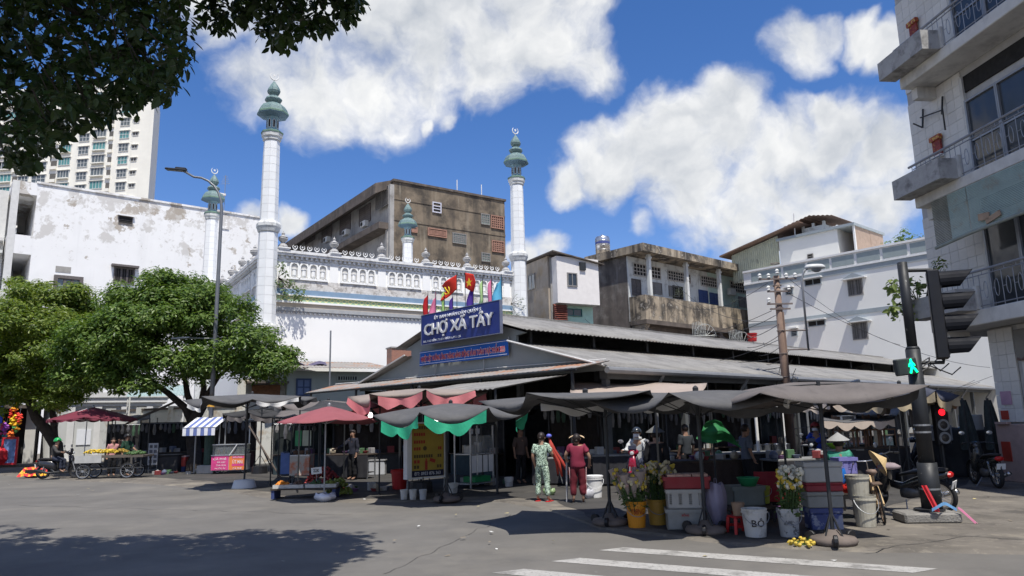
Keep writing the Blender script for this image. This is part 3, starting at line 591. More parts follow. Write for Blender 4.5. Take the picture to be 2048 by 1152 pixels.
# ================================================================ grey house with panelled parapet
greyw = mat('pale_grey_render', (.76, .755, .715), .85, .03, .4, streak=((.50,.52,.51), .6, .85, .5, .35)); greyt = mat('grey_trim', (.30,.34,.36), .8, .08); greyp = mat('grey_panel', (.29,.34,.34), .8, .06)
def grey_house():
    q = Vector((31.0, 50.0, 0)); fr0 = Fr(q, 139); xl = fr0.hit(1490, 560)[0]; fr = Fr(q+fr0.x*xl, 139); t = thing('grey_house', 'large pale grey house with panelled parapet and hooded windows', 'house', fr.o, fr.rz)
    H_ = lambda px, py, y=0: fr.hit(px, py, y)
    xr = H_(2000, 520)[0]; zt = H_(1700, 503)[1]; zc = H_(1700, 535)[1]; 
    MB().box(0, 0, 0, xr, 16, zt-.35).obj('wall', greyw, t)
    MB().box(-.1, -.06, H_(1700,545)[1], xr, 0, zc).obj('parapet_band', greyt, t, loc=(0,-.003,0))
    MB().box(-.1, -.16, zt-.16, xr, .4, zt).box(-.1,-.12,zc,xr,-.003,zc+.12).obj('coping', white_paint, t)
    MB().box(-.1, -.04, zc+.12, xr, -.003, zt-.16).obj('parapet_field', white_paint, t)
    for a, b in ((1500,1562),(1565,1611),(1614,1660),(1663,1710),(1714,1763),(1767,1819),(1823,1875),(1880,1930)):
        x0, x1 = H_(a,530)[0], H_(b,520)[0]
        MB().box(x0+.06, -.075, zc+.22, x1-.06, -.041, zt-.26).obj('parapet_panel', greyp, t, bev=.02)
    zm = H_(1677,629)[1]; MB().box(0, -.05, zm-.16, xr, -.002, zm+.16).obj('string_course', greyt, t)
    dg = mat('dark_grille', (.10,.095,.09), .7, .2)
    for bx in ((1698,560,1724,589),(1707,646,1734,677)):
        f = fwin(t, fr, bx, nx=2, fm=frame_grey, pm=dg, t=.08, bars=6); w = f.data.vertices; ww = max(v.co.x for v in w); hh = max(v.co.z for v in w)
        MB().prism([(-.35,-.42,hh+.05),(ww+.3,-.42,hh+.05),(ww/2,-.42,hh+.42)], (0,.42,0)).obj('hood', greyt, f); MB().box(-.4,-.46,hh-.01,ww+.35,0,hh+.05).obj('hood_slab', white_paint, f)
    for bx, n in (((1611,559,1642,569),2),((1618,642,1650,651),2),((1573,577,1585,588),1),((1584,659,1594,671),1)):
        fwin(t, fr, bx, nx=n, nz=1 if n == 2 else 4, fm=greyt, pm=dark_in, t=.06, hood=(.4,.1,white_paint))
    # rooftop rooms
    yy = 1.6; a, b = H_(1559,500,yy)[0], H_(1677,490,yy)[0]; z1 = H_(1618,470,yy)[1]
    MB().box(a, yy, zt-.35, b, 7, z1).obj('roof_room', greyw, t); MB().box(a-.15, yy-.2, z1, b+.2, 7.2, z1+.22).obj('roof_room_cornice', greyt, t)
    c = H_(1712, 490, yy)[0]; rs = mat('roof_room_brown', (.36,.27,.21), .9, .15)
    MB().box(b, 4.5, zt-.35, c, 7, z1).obj('roof_porch_back', rs, t); MB().box(b+.2, yy-.2, z1, c+.1, 7.2, z1+.22).obj('porch_roof', greyt, t); MB().box(c-.14, yy, zt-.35, c, yy+.16, z1-.003).obj('porch_post', white_paint, t); MB().box(c-.12, yy+.2, zt-.35, c-.02, 7, z1-.004).obj('porch_side', rs, t)
    fwin(t, fr, (1617,509,1626,524), y=yy, nx=1, nz=4, fm=frame_grey, pm=dark_in, t=.06)
    a2, b2 = H_(1603,455,yy+1)[0], H_(1650,455,yy+1)[0]; z2 = H_(1626,446,yy+1)[1]
    MB().box(a2, yy+1, z1+.2, b2, 5.5, z1+.9).obj('lantern_wall', gal_w, t)
    for x in (a2+.1, (a2+b2)/2, b2-.1): MB().box(x-.1, yy+1, z1+.9, x+.1, yy+1.2, z2).obj('lantern_post', gal_w, t)
    rust = mat('rusty_sheet', (.20,.13,.10), .85, .25, 2, stain=((.10,.08,.07), .5, .65, 2, .7))
    MB().grid(lambda u, v: ((a2-1.2)+(b2-a2+2.2)*u, yy+.2+v*5, z2+.05+.45*(1-abs(u*2-1.1))+.03*math.sin(u*70)), 60, 1).obj('lantern_roof', rust, t, thick=.03)
    a3 = H_(1462, 500, yy)[0]; z3 = H_(1510, 495, yy)[1]
    b = MB(); b.grid(lambda u, v: (a3+(a-a3-.05)*u, yy+.04*math.sin(u*150), zt-.6+(z3-zt+.3+.9*u)*v), 200, 1)
    b.obj('sheet_wall', mat('pale_sheet', (.44,.45,.34), .6, .1, 2, stain=((.10,.10,.09), .55, .6, .25, .8)), t, thick=.02)
    MB().prism([(a3-.9,yy-.6,z3-.35),(a+2.2,yy-.6,z3+1.25),(a+2.2,yy-.6,z3+1.33),(a3-.9,yy-.6,z3-.22)], (0,5,0)).obj('sheet_roof', rust, t)
    MB().tube([(H_(1584,470,yy)[0], yy+.5, z1+.1), (H_(1582,430,yy)[0], yy+.5, z1+2.3)], .05, 6).obj('flue', white_paint, t)
    return fr, t, zt
GREYF, grey_t, GREYZ = grey_house()
# ================================================================ cream house at the end of the side street
def end_house():
    q = YD(1890, 822, 62); fr = Fr(q, 100); t = thing('street_end_house', 'cream house with small balconies at the end of the side street', 'house', fr.o, fr.rz)
    xr = fr.hit(2060, 740)[0]; w = mat('end_cream', (.60,.55,.47), .85, .08, 1, streak=((.35,.27,.22), .55, .8, 1.5, .6))
    MB().box(-.5, 0, 0, xr, 8, 16).obj('wall', w, t)
    for z, zz in ((fr.hit(1940,765)[1], 1), (fr.hit(1940,705)[1], 0)):
        MB().box(fr.hit(1908,750)[0], -1.1, z-.5, fr.hit(1965,750)[0], -.003, z+.5).obj('balcony', mat('ochre_panel', (.55,.42,.27), .85, .1), t)
    for bx in ((1915,715,1938,728),(1915,728,1936,745),(1935,690,1955,705)): fwin(t, fr, bx, nx=2, nz=2, fm=white_paint, pm=dark_in, t=.1)
    MB().tube([(fr.hit(1972,720)[0],-.15,3),(fr.hit(1972,720)[0],-.15,15)], .16, 6).obj('drain_pipe', mat('rust_pipe', (.30,.16,.09), .9, .2), t)
end_house()
# ================================================================ text
def text(par, s, mt, w, h, loc, rot=(R(90),0,0), ext=.01, name='lettering', shear=0, bold=0.0, offset=0):
    cu = bpy.data.curves.new(name, 'FONT'); cu.body = s; cu.extrude = ext; cu.shear = shear; cu.offset = bold; cu.resolution_u = 2
    ob = bpy.data.objects.new(name, cu); C.objects.link(ob); dg = bpy.context.evaluated_depsgraph_get(); dg.update()
    me = bpy.data.meshes.new_from_object(ob.evaluated_get(dg)); bpy.data.objects.remove(ob)
    xs = [v.co.x for v in me.vertices]; ys = [v.co.y for v in me.vertices]
    if not xs: return None
    sx = w/(max(xs)-min(xs)); sy = h/(max(ys)-min(ys)); cx, cy = min(xs), min(ys)
    for v in me.vertices: v.co = ((v.co.x-cx)*sx, (v.co.y-cy)*sy, v.co.z)
    me.materials.clear(); o = mk(name, me, mt, par); o.location = loc; o.rotation_euler = rot; return o
# ================================================================ corner building on the right
btile = mat('grey_wall_tile', (.64, .625, .58), .55, .08, 2, objvar=.06, stain=((.44,.43,.41), .52, .68, 3, .5), spec=.3); bgrout = mat('tile_grout', (.42,.415,.40), .9, .15)
bconc = mat('corner_concrete', (.58,.57,.53), .9, .12, 2, stain=((.34,.33,.31), .52, .68, 1.6, .6), streak=((.18,.175,.17), .55, .8, 3, .6))
bdark = mat('corner_stained', (.36,.355,.34), .92, .15, 3, stain=((.12,.115,.11), .5, .66, 2.5, .7), bump=.01, bscale=20)
def corner_building():
    fr = Fr(G(1917, 954), 174); t = thing('corner_building', 'tiled corner apartment building with railed balconies beside the traffic light', 'building', fr.o, fr.rz)
    MB().box(-.12, .03, 4.05, 18, 10, 19).obj('upper_wall', bgrout, t)
    MB().box(1.9, .06, .03, 18, 9, 4.04).obj('ground_floor_wall', bgrout, t)
    def tiles(x0, x1, z0, z1, s=.335):
        nx = max(1, round((x1-x0)/s)); nz = max(1, round((z1-z0)/s)); w, h = (x1-x0)/nx, (z1-z0)/nz
        me = MB().box(.004, 0, .004, w-.004, .04, h-.004).mesh('tile')
        for i in range(nx):
            for j in range(nz): mk('tile', me, btile, t, loc=(x0+w*i, -.002+random.uniform(-.002,.002), z0+h*j))
    tiles(-.12, 2.2, 4.5, 7.7); tiles(-.12, 2.2, 8.05, 11.42); tiles(-.12, 2.2, 11.82, 14.9); tiles(1.87, 2.72, 1.55, 4.0)
    # pier base in pink with a little shrine
    MB().box(1.8, -.1, .03, 2.85, .5, 1.5).obj('pier_base', mat('pink_base', (.42,.30,.26), .8, .12, 3), t, bev=.02)
    MB().box(1.95, -.12, .55, 2.25, -.1, 1.05).obj('shrine', mat('shrine_red', (.38,.05,.03), .5, .15), t); MB().box(1.9,-.18,1.5,2.3,-.04,1.56).obj('shrine_shelf', mat('pink_base', (.42,.30,.26)), t)
    MB().box(2.05,-.03,3.2-1.2,2.4,-.006,2.35).obj('poster', mat('pink_poster', (.45,.28,.36), .8), t); MB().box(1.98,-.03,1.62,2.22,-.006,1.85).obj('poster', mat('shrine_red', (.38,.05,.03)), t)
    slabs = ((4.05,4.44),(7.72,8.03),(11.45,11.79),(15.2,15.55))
    for z0, z1 in slabs:
        MB().box(.95, -.95, z0, 18, .028, z1).obj('balcony_slab', bconc, t, bev=.02)
        MB().box(.95, -.6, z0-.35, 1.2, .025, z0-.004).obj('slab_beam', bconc, t)
    rail = mat('railing_metal', (.26,.27,.29), .5, .15, metal=.3)
    for z in (4.44, 8.03, 11.79):
        f = MB().tube([(.8,-.9,z+1.0),(18,-.9,z+1.0)], .035, 6); f.tube([(1.0,-.9,z+.88),(18,-.9,z+.88)], .015, 5).tube([(1.0,-.9,z+.08),(18,-.9,z+.08)], .015, 5)
        ro = f.obj('railing', rail, t); x = 2.95; b = MB()
        while x < 9.5:
            b.tube([(x,-.9,z),(x,-.9,z+.88)], .013, 4); b.tube([(x+.19+.07*math.cos(R(q)),-.9,z+.47+.22*math.sin(R(q))) for q in range(0,361,30)], .011, 4, caps=False)
            b.tube([(x+.12,-.9,z+.88),(x+.12,-.9,z+1.0)], .01, 4); b.tube([(x,-.9,z+.47),(x+.12,-.9,z+.47)], .01, 4); x += .38
        x = .95
        while x < 2.9: b.tube([(x,-.9,z+.6),(x,-.9,z+1.0)], .012, 4); x += .2
        b.obj('railing_bars', rail, ro)
        # concrete planter hung at the end of each balcony
        f = MB(); f.box(.82, -1.5, z-.02, 2.82, -.97, z+.10).box(.82,-1.5,z+.1,2.82,-1.38,z+.55).box(.82,-1.38,z+.1,.94,-.97,z+.55).box(2.7,-1.38,z+.1,2.82,-.97,z+.55)
        po = f.obj('planter', bdark, t); MB().box(.95,-1.37,z+.1,2.69,-.98,z+.42).obj('soil', mat('soil', (.06,.045,.035), .95, .3), po)
        MB().box(1.0,-.965,z+.002,2.9,-.86,z+.62).obj('balcony_parapet', bconc, t)
    # windows and doors on each floor
    gl = glass('corner_glass', (.045,.05,.055)); fm = mat('alu_frame', (.30,.31,.32), .45, .1, metal=.5)
    for z in (4.5, 8.1, 11.85):
        MB().box(2.3, -.02, z+2.62, 9, .02, z+3.1).obj('lintel_recess', dark_in, t)
        for k in range(4): win(t, 2.4+k*1.15, z+.02, 3.45+k*1.15, z+2.3, 0, 1, 2, fm, gl, t=.06, depth=.1, name='balcony_window')
        MB().box(2.22, -.08, z, 2.34, .025, z+3.1).obj('jamb', bconc, t)
    # ground floor: panel picture and dark shopfront
    win(t, 3.25, .1, 4.6, 2.9, .05, 2, 1, fm, dark_in, name='shop_door'); 
    MB().box(2.85,-.1,3.1,5.5,.05,3.9).obj('sign_panel', mat('dull_sign', (.20,.19,.17), .6, .15, 2, stain=((.10,.04,.035), .5, .55, 1.2, .8)), t, bev=.02)
    MB().box(2.9,.0,.03,3.2,.3,4.03).obj('pier', bconc, t)
    # roller blinds under the second slab
    teal_b = mat('teal_blind', (.33,.42,.38), .75, .12, 3, stain=((.30,.27,.20), .56, .66, 2.2, .7)); dirt_b = mat('dirty_blind', (.20,.205,.165), .85, .2, 3, streak=((.10,.10,.08), .45, .7, 6, .7))
    def blind(x0, x1, z0a, z0b, m_):
        b = MB()
        n = 30
        for k in range(n):
            za = 7.68-(7.68-z0a)*k/n; zb = 7.68-(7.68-z0b)*k/n
            b.add([(x0,-1.0,za),(x1,-1.0,zb),(x1,-1.012,zb-(7.68-z0b)/n*.8),(x0,-1.012,za-(7.68-z0a)/n*.8)], [(0,1,2,3)])
        return b.obj('roller_blind', m_, t, thick=.008)
    blind(1.7, 2.35, 6.35, 6.4, dirt_b); blind(2.35, 3.05, 6.4, 6.45, teal_b); blind(3.08, 5.6, 6.45, 6.5, teal_b)
    MB().tube([(1.68,-1.02,6.36),(3.05,-1.02,6.44),(5.6,-1.02,6.49)], .05, 8).obj('blind_roll', mat('blind_roll', (.25,.28,.25), .7), t)
    MB().bx((3.6,-1.05,6.72), (.36,.03,.18), (0,.12,0)).bx((3.9,-1.05,6.62), (.5,.03,.14), (0,-.2,0)).obj('torn_patch', mat('torn_tan', (.36,.26,.18), .9, .2), t)
    # bracket and wall shrines
    MB().tube([(.55,-.12,10.75),(1.55,-.16,10.55)], .022, 6).tube([(.62,-.05,11.0),(.62,-.14,10.4)], .03, 6).tube([(.62,-.14,10.4),(.45,-.3,10.6)], .025, 5).tube([(1.5,-.05,11.0),(1.5,-.14,10.45)], .03, 6).tube([(1.5,-.14,10.45),(1.75,-.3,10.5),(1.62,-.2,9.9)], .025, 5).obj('old_bracket', darksteel, t)
    for x, z in ((1.05, 9.35), (.72, 13.3)):
        f = MB().box(x-.17,-.11,z,x+.17,-.045,z+.46).obj('wall_shrine', mat('shrine_red2', (.22,.035,.03), .6, .4, 12, stain=((.45,.25,.06), .58, .62, 14, .8)), t); MB().box(x-.22,-.16,z+.46,x+.22,-.045,z+.60).obj('shrine_roof', mat('shrine_gold', (.30,.06,.03), .5, .3, 14, stain=((.6,.42,.08), .52, .56, 12, .9)), f); MB().box(x-.19,-.16,z-.08,x+.19,-.045,z-.002).obj('shrine_shelf', bconc, f)
    return fr, t
CORN, corn_t = corner_building()
# ================================================================ market hall
MK_C = Vector((2.768, 21.538, 0)); _d = Vector((math.sin(R(-43.3)), math.cos(R(-43.3)), 0)); MKW = 13.85
MK = Fr(MK_C+_d*MKW, 136.7)
tin = mat('weathered_tin', (.235,.228,.215), .7, .14, .7, stain=[((.15,.145,.138), .48, .62, 1.2, .75), ((.31,.30,.28), .56, .68, 2.5, .5), ((.22,.15,.11), .62, .68, .6, .5)], streak=((.14,.135,.13), .52, .7, 1.8, .6))
tin_rust = mat('rusted_tin', (.26,.245,.23), .7, .15, .7, stain=[((.34,.15,.075), .53, .6, .9, .85), ((.18,.12,.09), .58, .64, 2, .6)])
gablew = mat('gable_grey_green', (.24,.265,.265), .8, .08, .8, streak=((.16,.175,.175), .58, .8, 1.5, .5))
def corr(P00, P10, P01, P11, per=.22, amp=.022):   # corrugated sheet; u runs across the ribs, v along them
    P00, P10, P01, P11 = map(Vector, (P00, P10, P01, P11)); L_ = ((P10-P00).length+(P11-P01).length)/2; n = int(L_/per)*4
    nm = (P10-P00).cross(P01-P00).normalized()
    if nm.z < 0: nm = -nm
    return MB().grid(lambda u, v: P00.lerp(P10, u).lerp(P01.lerp(P11, u), v)+nm*(amp*math.sin(u*L_/per*2*math.pi)), n, 3)
def market():
    t = thing('market_hall', 'low market hall with grey gable and long corrugated roofs under the blue sign', 'market hall', MK.o, MK.rz); LN = 41
    cx = MKW/2; LM = max(20, min(60, MK.hitx(1885, 738, MKW-3.2)[0]))
    # gable wall follows the stepped roof profile
    prof = [(.1,3.3),(.1,3.42),(3.9,4.45),(3.9,4.72),(3.45,4.78),(cx,5.84),(MKW-3.45,4.78),(MKW-3.9,4.72),(MKW-3.9,4.45),(MKW-.1,3.42),(MKW-.1,3.3)]
    MB().prism([(x,0,z) for x, z in prof], (0,.12,0)).obj('gable_wall', gablew, t)
    for s, x0, z0, x1, z1 in (('r',MKW-3.95,4.5,MKW+.15,3.38),('l',3.95,4.5,-.15,3.38)):
        corr((x0,-.35,z0),(x0,LN,z0),(x1,-.35,z1),(x1,LN,z1)).obj('lower_roof', tin, t, smooth=True, thick=.01)
    for x0, x1 in ((cx, MKW-3.2), (cx, 3.2)):
        corr((x0,-.32,5.95),(x0,LM,5.95),(x1,-.32,4.84),(x1,LM,4.84)).obj('monitor_roof', tin, t, smooth=True, thick=.01)
    MB().box(cx-.18,-.32,5.92,cx+.18,LM,5.985).obj('ridge_cap', tin, t)
    for x in (MKW-3.9, 3.9):
        for k in range(12): MB().box(x-.06, .6+k*3.3, 4.4, x+.06, .72+k*3.3, 4.9).obj('clerestory_post', darksteel, t)
        MB().box(x-.05,.13,4.38,x+.05,LN,4.46).obj('roof_beam', darksteel, t)
    # barge boards, gutter
    MB().tube([(MKW-3.95,-.36,4.53),(MKW+.15,-.36,3.42)], .035, 5).tube([(3.95,-.36,4.53),(-.15,-.36,3.42)], .035, 5).obj('barge_board', mat('pale_barge', (.5,.5,.49), .7), t)
    MB().tube([(MKW+.22,-.3,3.28),(MKW+.22,LN,3.28)], .10, 8).obj('gutter', mat('gutter_grey', (.24,.245,.25), .5, .1, metal=.3), t)
    for k in range(8): MB().tube([(MKW+.2,2.5+k*5.2,3.2),(MKW-.15,2.5+k*5.2,2.7),(MKW-.15,2.5+k*5.2,.04)], .055, 6).obj('downpipe', mat('gutter_grey', (.24,.245,.25)), t)
    # columns, trusses, inside walls coloured near black to stand for the unlit hall
    colm = mat('market_column', (.10,.105,.105), .7, .15); MB().box(MKW-.4,.1,3.05,MKW-.1,LN,3.3).obj('eave_beam', colm, t)
    for k in range(11):
        for x in (MKW-.25, 9.9, 3.95):
            MB().box(x-.09, .1+k*4, .035, x+.09, .28+k*4, 3.04 if x > 13 else 4.37).obj('column', colm, t)
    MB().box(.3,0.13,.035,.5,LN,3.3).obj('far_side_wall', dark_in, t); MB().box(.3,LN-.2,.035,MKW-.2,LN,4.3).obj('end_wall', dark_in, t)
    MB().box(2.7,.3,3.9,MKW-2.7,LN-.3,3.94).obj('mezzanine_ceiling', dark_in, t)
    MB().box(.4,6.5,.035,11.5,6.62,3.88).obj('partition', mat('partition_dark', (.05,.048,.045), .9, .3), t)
    # lean-to roofs in front of the gable
    xa1 = MK.hit(1135, 759, -1.3)[0]; xa0 = xa1-4.6
    corr((-1.9,-.02,3.66),(MKW+.12,-.02,3.56),(-1.9,-1.5,3.30),(MKW+.12,-1.5,3.30)).obj('front_roof', tin_rust, t, smooth=True, thick=.01)
    corr((xa0,-1.3,3.14),(xa1,-1.3,3.14),(xa0-.2,-4.0,2.72),(xa1-.1,-4.0,2.72), .2, .02).obj('front_awning', tin, t, smooth=True, thick=.01)
    MB().tube([(-1.9,-1.52,3.27),(MKW+.12,-1.52,3.27)], .04, 6).obj('front_purlin', darksteel, t)
    for x in (-1.5, 2.2, 6, 9.8, MKW-.1): MB().tube([(x,-1.45,.035),(x,-1.45,3.27)], .05, 8).obj('front_post', darksteel, t)
    for x in (xa0, xa1-.2): MB().tube([(x,-3.9,.035),(x,-3.9,2.72)], .035, 6).obj('awning_post', darksteel, t)
    for x in (8.4, 5.6): MB().tube([(x,-.1,3.62),(x,-.1,4.2)], .02, 5).obj('banner_strut', steel, t)
    MB().tube([(-1.9,-.05,3.72),(4,-.06,3.66),(9,-.06,3.70),(MKW,-.05,3.62)], .012, 4).obj('wall_cable', white_paint, t)
market()
# sign and banner ------------------------------------------------
blue_s = mat('sign_blue', (.012,.028,.17), .5, .25, .9, spec=.4); silver = mat('letter_silver', (.66,.66,.66), .35, .08, metal=.25); signw = mat('sign_white_text', (.70,.72,.76), .6, .05)
SY = -.45
def market_sign():
    x0 = MK.hit(845, 660, SY)[0]; w = MK.hit(1002, 635, SY)[0]-x0; z0 = MK.hit(845, 690, SY)[1]; h = MK.hit(845, 632, SY)[1]-z0; t = thing('market_sign', 'big blue sign board with raised silver letters on the market gable', 'sign', MK.w(x0, SY, z0), MK.rz)
    MB().box(0,-.05,0,w,.05,h).obj('board', blue_s, t, bev=.015)
    b = MB().box(-.02,-.06,-.02,w+.02,.06,0).box(-.02,-.06,h,w+.02,.06,h+.02).box(-.02,-.06,0,0,.06,h).box(w,-.06,0,w+.02,.06,h); b.obj('frame', mat('sign_edge', (.20,.22,.30), .4, metal=.4), t)
    for x in (.4, w*.35, w*.65, w-.4): MB().tube([(x,.06,.2),(x,.44,.2)], .02, 5).tube([(x,.06,h*.8),(x,.44,.5)], .02, 5).obj('bracket', steel, t)
    text(t, 'ỦY BAN NHÂN DÂN QUẬN 5', signw, w*.6, h*.17, (w*.185,-.06,h*.76), ext=.012, bold=.012)
    text(t, 'CHỢ XÃ TÂY', silver, w*.88, h*.60, (w*.055,-.09,h*.17), ext=.03, bold=.014, name='raised_lettering')
    text(t, '36B, PHÙ ĐỔNG THIÊN VƯƠNG, P11, Q5', signw, w*.5, h*.12, (w*.03,-.06,h*.045), ext=.006, bold=.012)
market_sign()
def banner():
    x0 = MK.hit(839, 720, -.14)[0]; w = MK.hit(1017, 695, -.14)[0]-x0; h = .54; t = thing('cloth_banner', 'bright blue cloth banner with red capitals hung below the market sign', 'banner', MK.w(x0, -.14, 4.06), MK.rz)
    MB().grid(lambda u, v: (u*w, .02*math.sin(u*9+v*2), v*h+.015*math.sin(u*7)*(1-v)), 40, 4).obj('cloth', mat('banner_blue', (.01,.10,.42), .7, .1, 1), t, thick=.006)
    ol = mat('banner_white', (.75,.76,.8), .7, .03); rd = mat('banner_red', (.50,.012,.015), .6, .06)
    s = 'NHIỆT LIỆT HƯỞNG ỨNG THÁNG HÀNH ĐỘNG VÌ AN TOÀN THỰC PHẨM 2023'
    text(t, s, ol, w-.28, .385, (.14,-.035,.072), ext=.001, bold=.055, name='letter_outline'); text(t, s, rd, w-.30, .35, (.15,-.042,.09), ext=.002, bold=.012)
    b = MB()
    for z in (.045, h-.05): b.box(.05,-.034,z,w-.05,-.03,z+.016)
    b.obj('white_border', ol, t)
    for x in (.02, w-.02): MB().tube([(x,.03,-.1),(x,.03,h+.1)], .018, 6).obj('banner_pole', steel, t)
banner()
# flags on the sign -------------------------------------------------
def flag(px, ytop, ybot, col, name, label, wave=1, drop=.9, wid=.34, grp='flags along the top of the market sign', lean=-1, red=False):
    x, z = MK.hit(px, ybot, SY+.08); zt_ = MK.hit(px, ytop, SY+.08)[1]; zb_ = 5.9; wid *= 1.3 if not red else 1.1
    t = thing(name, label, 'flag', MK.w(x, SY+.08, zb_), MK.rz, grp)
    t.location.z = zb_-.12
    MB().tube([(0,0,0),(0,0,zt_-zb_+.16)], .012, 5).obj('pole', darksteel, t)
    top = zt_-zb_+.12; bot = top-drop; ph = random.uniform(0, 6)
    def f(u, v):
        s = u*wid*(.35+.65*v if not red else 1-.15*v)
        return (lean*s*(.85+.12*math.sin(v*5+ph)), .07*math.sin(u*5+v*3+ph)*u*wave, top-(top-bot)*v*(.9+.1*u)-u*(.22 if red else .30*(1-.6*v))*wave)
    MB().grid(f, 10, 10).obj('cloth', mat('flag_'+name+label[:9].replace(' ','_'), col, .75, .08, 3), t, thick=.004, smooth=True); return t, top, bot
flag(856, 584, 628, (.48,.015,.02), 'flag', 'plain red pennant flag at the left end of the market sign', lean=-1, drop=1.05, wid=.46)
flag(872, 582, 628, (.75,.22,.36), 'flag', 'pale pink pennant flag beside the plain red one', drop=1.0, wid=.40)
flag(889, 578, 622, (.42,.68,.20), 'flag', 'lime green pennant flag behind the hammer and sickle flag', drop=1.0, wid=.40)
flag(906, 588, 620, (.07,.03,.25), 'flag', 'purple pennant flag under the hammer and sickle flag', drop=.8, wid=.36)
yel = mat('flag_yellow', (.75,.55,.03), .7, .05); redc = (.60,.03,.015)
fl, tp, bt = flag(914, 549, 618, redc, 'party_flag', 'red flag with yellow hammer and sickle on the market sign', drop=.62, wid=1.0, red=True, wave=1.2)
b = MB(); b.tube([(-.50+.15*math.cos(R(a)),-.07,tp-.52+.15*math.sin(R(a))) for a in range(-150,60,20)], .022, 5).tube([(-.60,-.07,tp-.42),(-.36,-.07,tp-.66)], .02, 5).bx((-.60,-.07,tp-.42),(.10,.02,.05),(0,.75,0)); b.obj('hammer_and_sickle', yel, fl)
fl, tp, bt = flag(932, 545, 618, redc, 'national_flag', 'red flag with yellow star flying beside the hammer and sickle flag', drop=.62, wid=.62, red=True, wave=.7, lean=1)
fl.location += Vector((-.02,0,0))
b = MB(); b.prism([(.28+math.cos(R(90+i*36))*(.17 if i % 2 == 0 else .07), -.06, tp-.42+math.sin(R(90+i*36))*(.17 if i % 2 == 0 else .07)) for i in range(10)], (0,.01,0)); b.obj('star', yel, fl)
flag(947, 561, 606, (.09,.05,.32), 'flag', 'purple pennant flag right of the yellow star flag', drop=.95, wid=.36)
flag(966, 556, 602, (.45,.66,.28), 'flag', 'pale green pennant flag between the purple and pink ones', drop=.95, wid=.36)
flag(984, 553, 600, (.72,.20,.34), 'flag', 'pink pennant flag next to the sky blue one', drop=1.0, wid=.38)
flag(1004, 550, 595, (.14,.50,.72), 'flag', 'sky blue pennant flag at the right end of the market sign', drop=1.0, wid=.55)
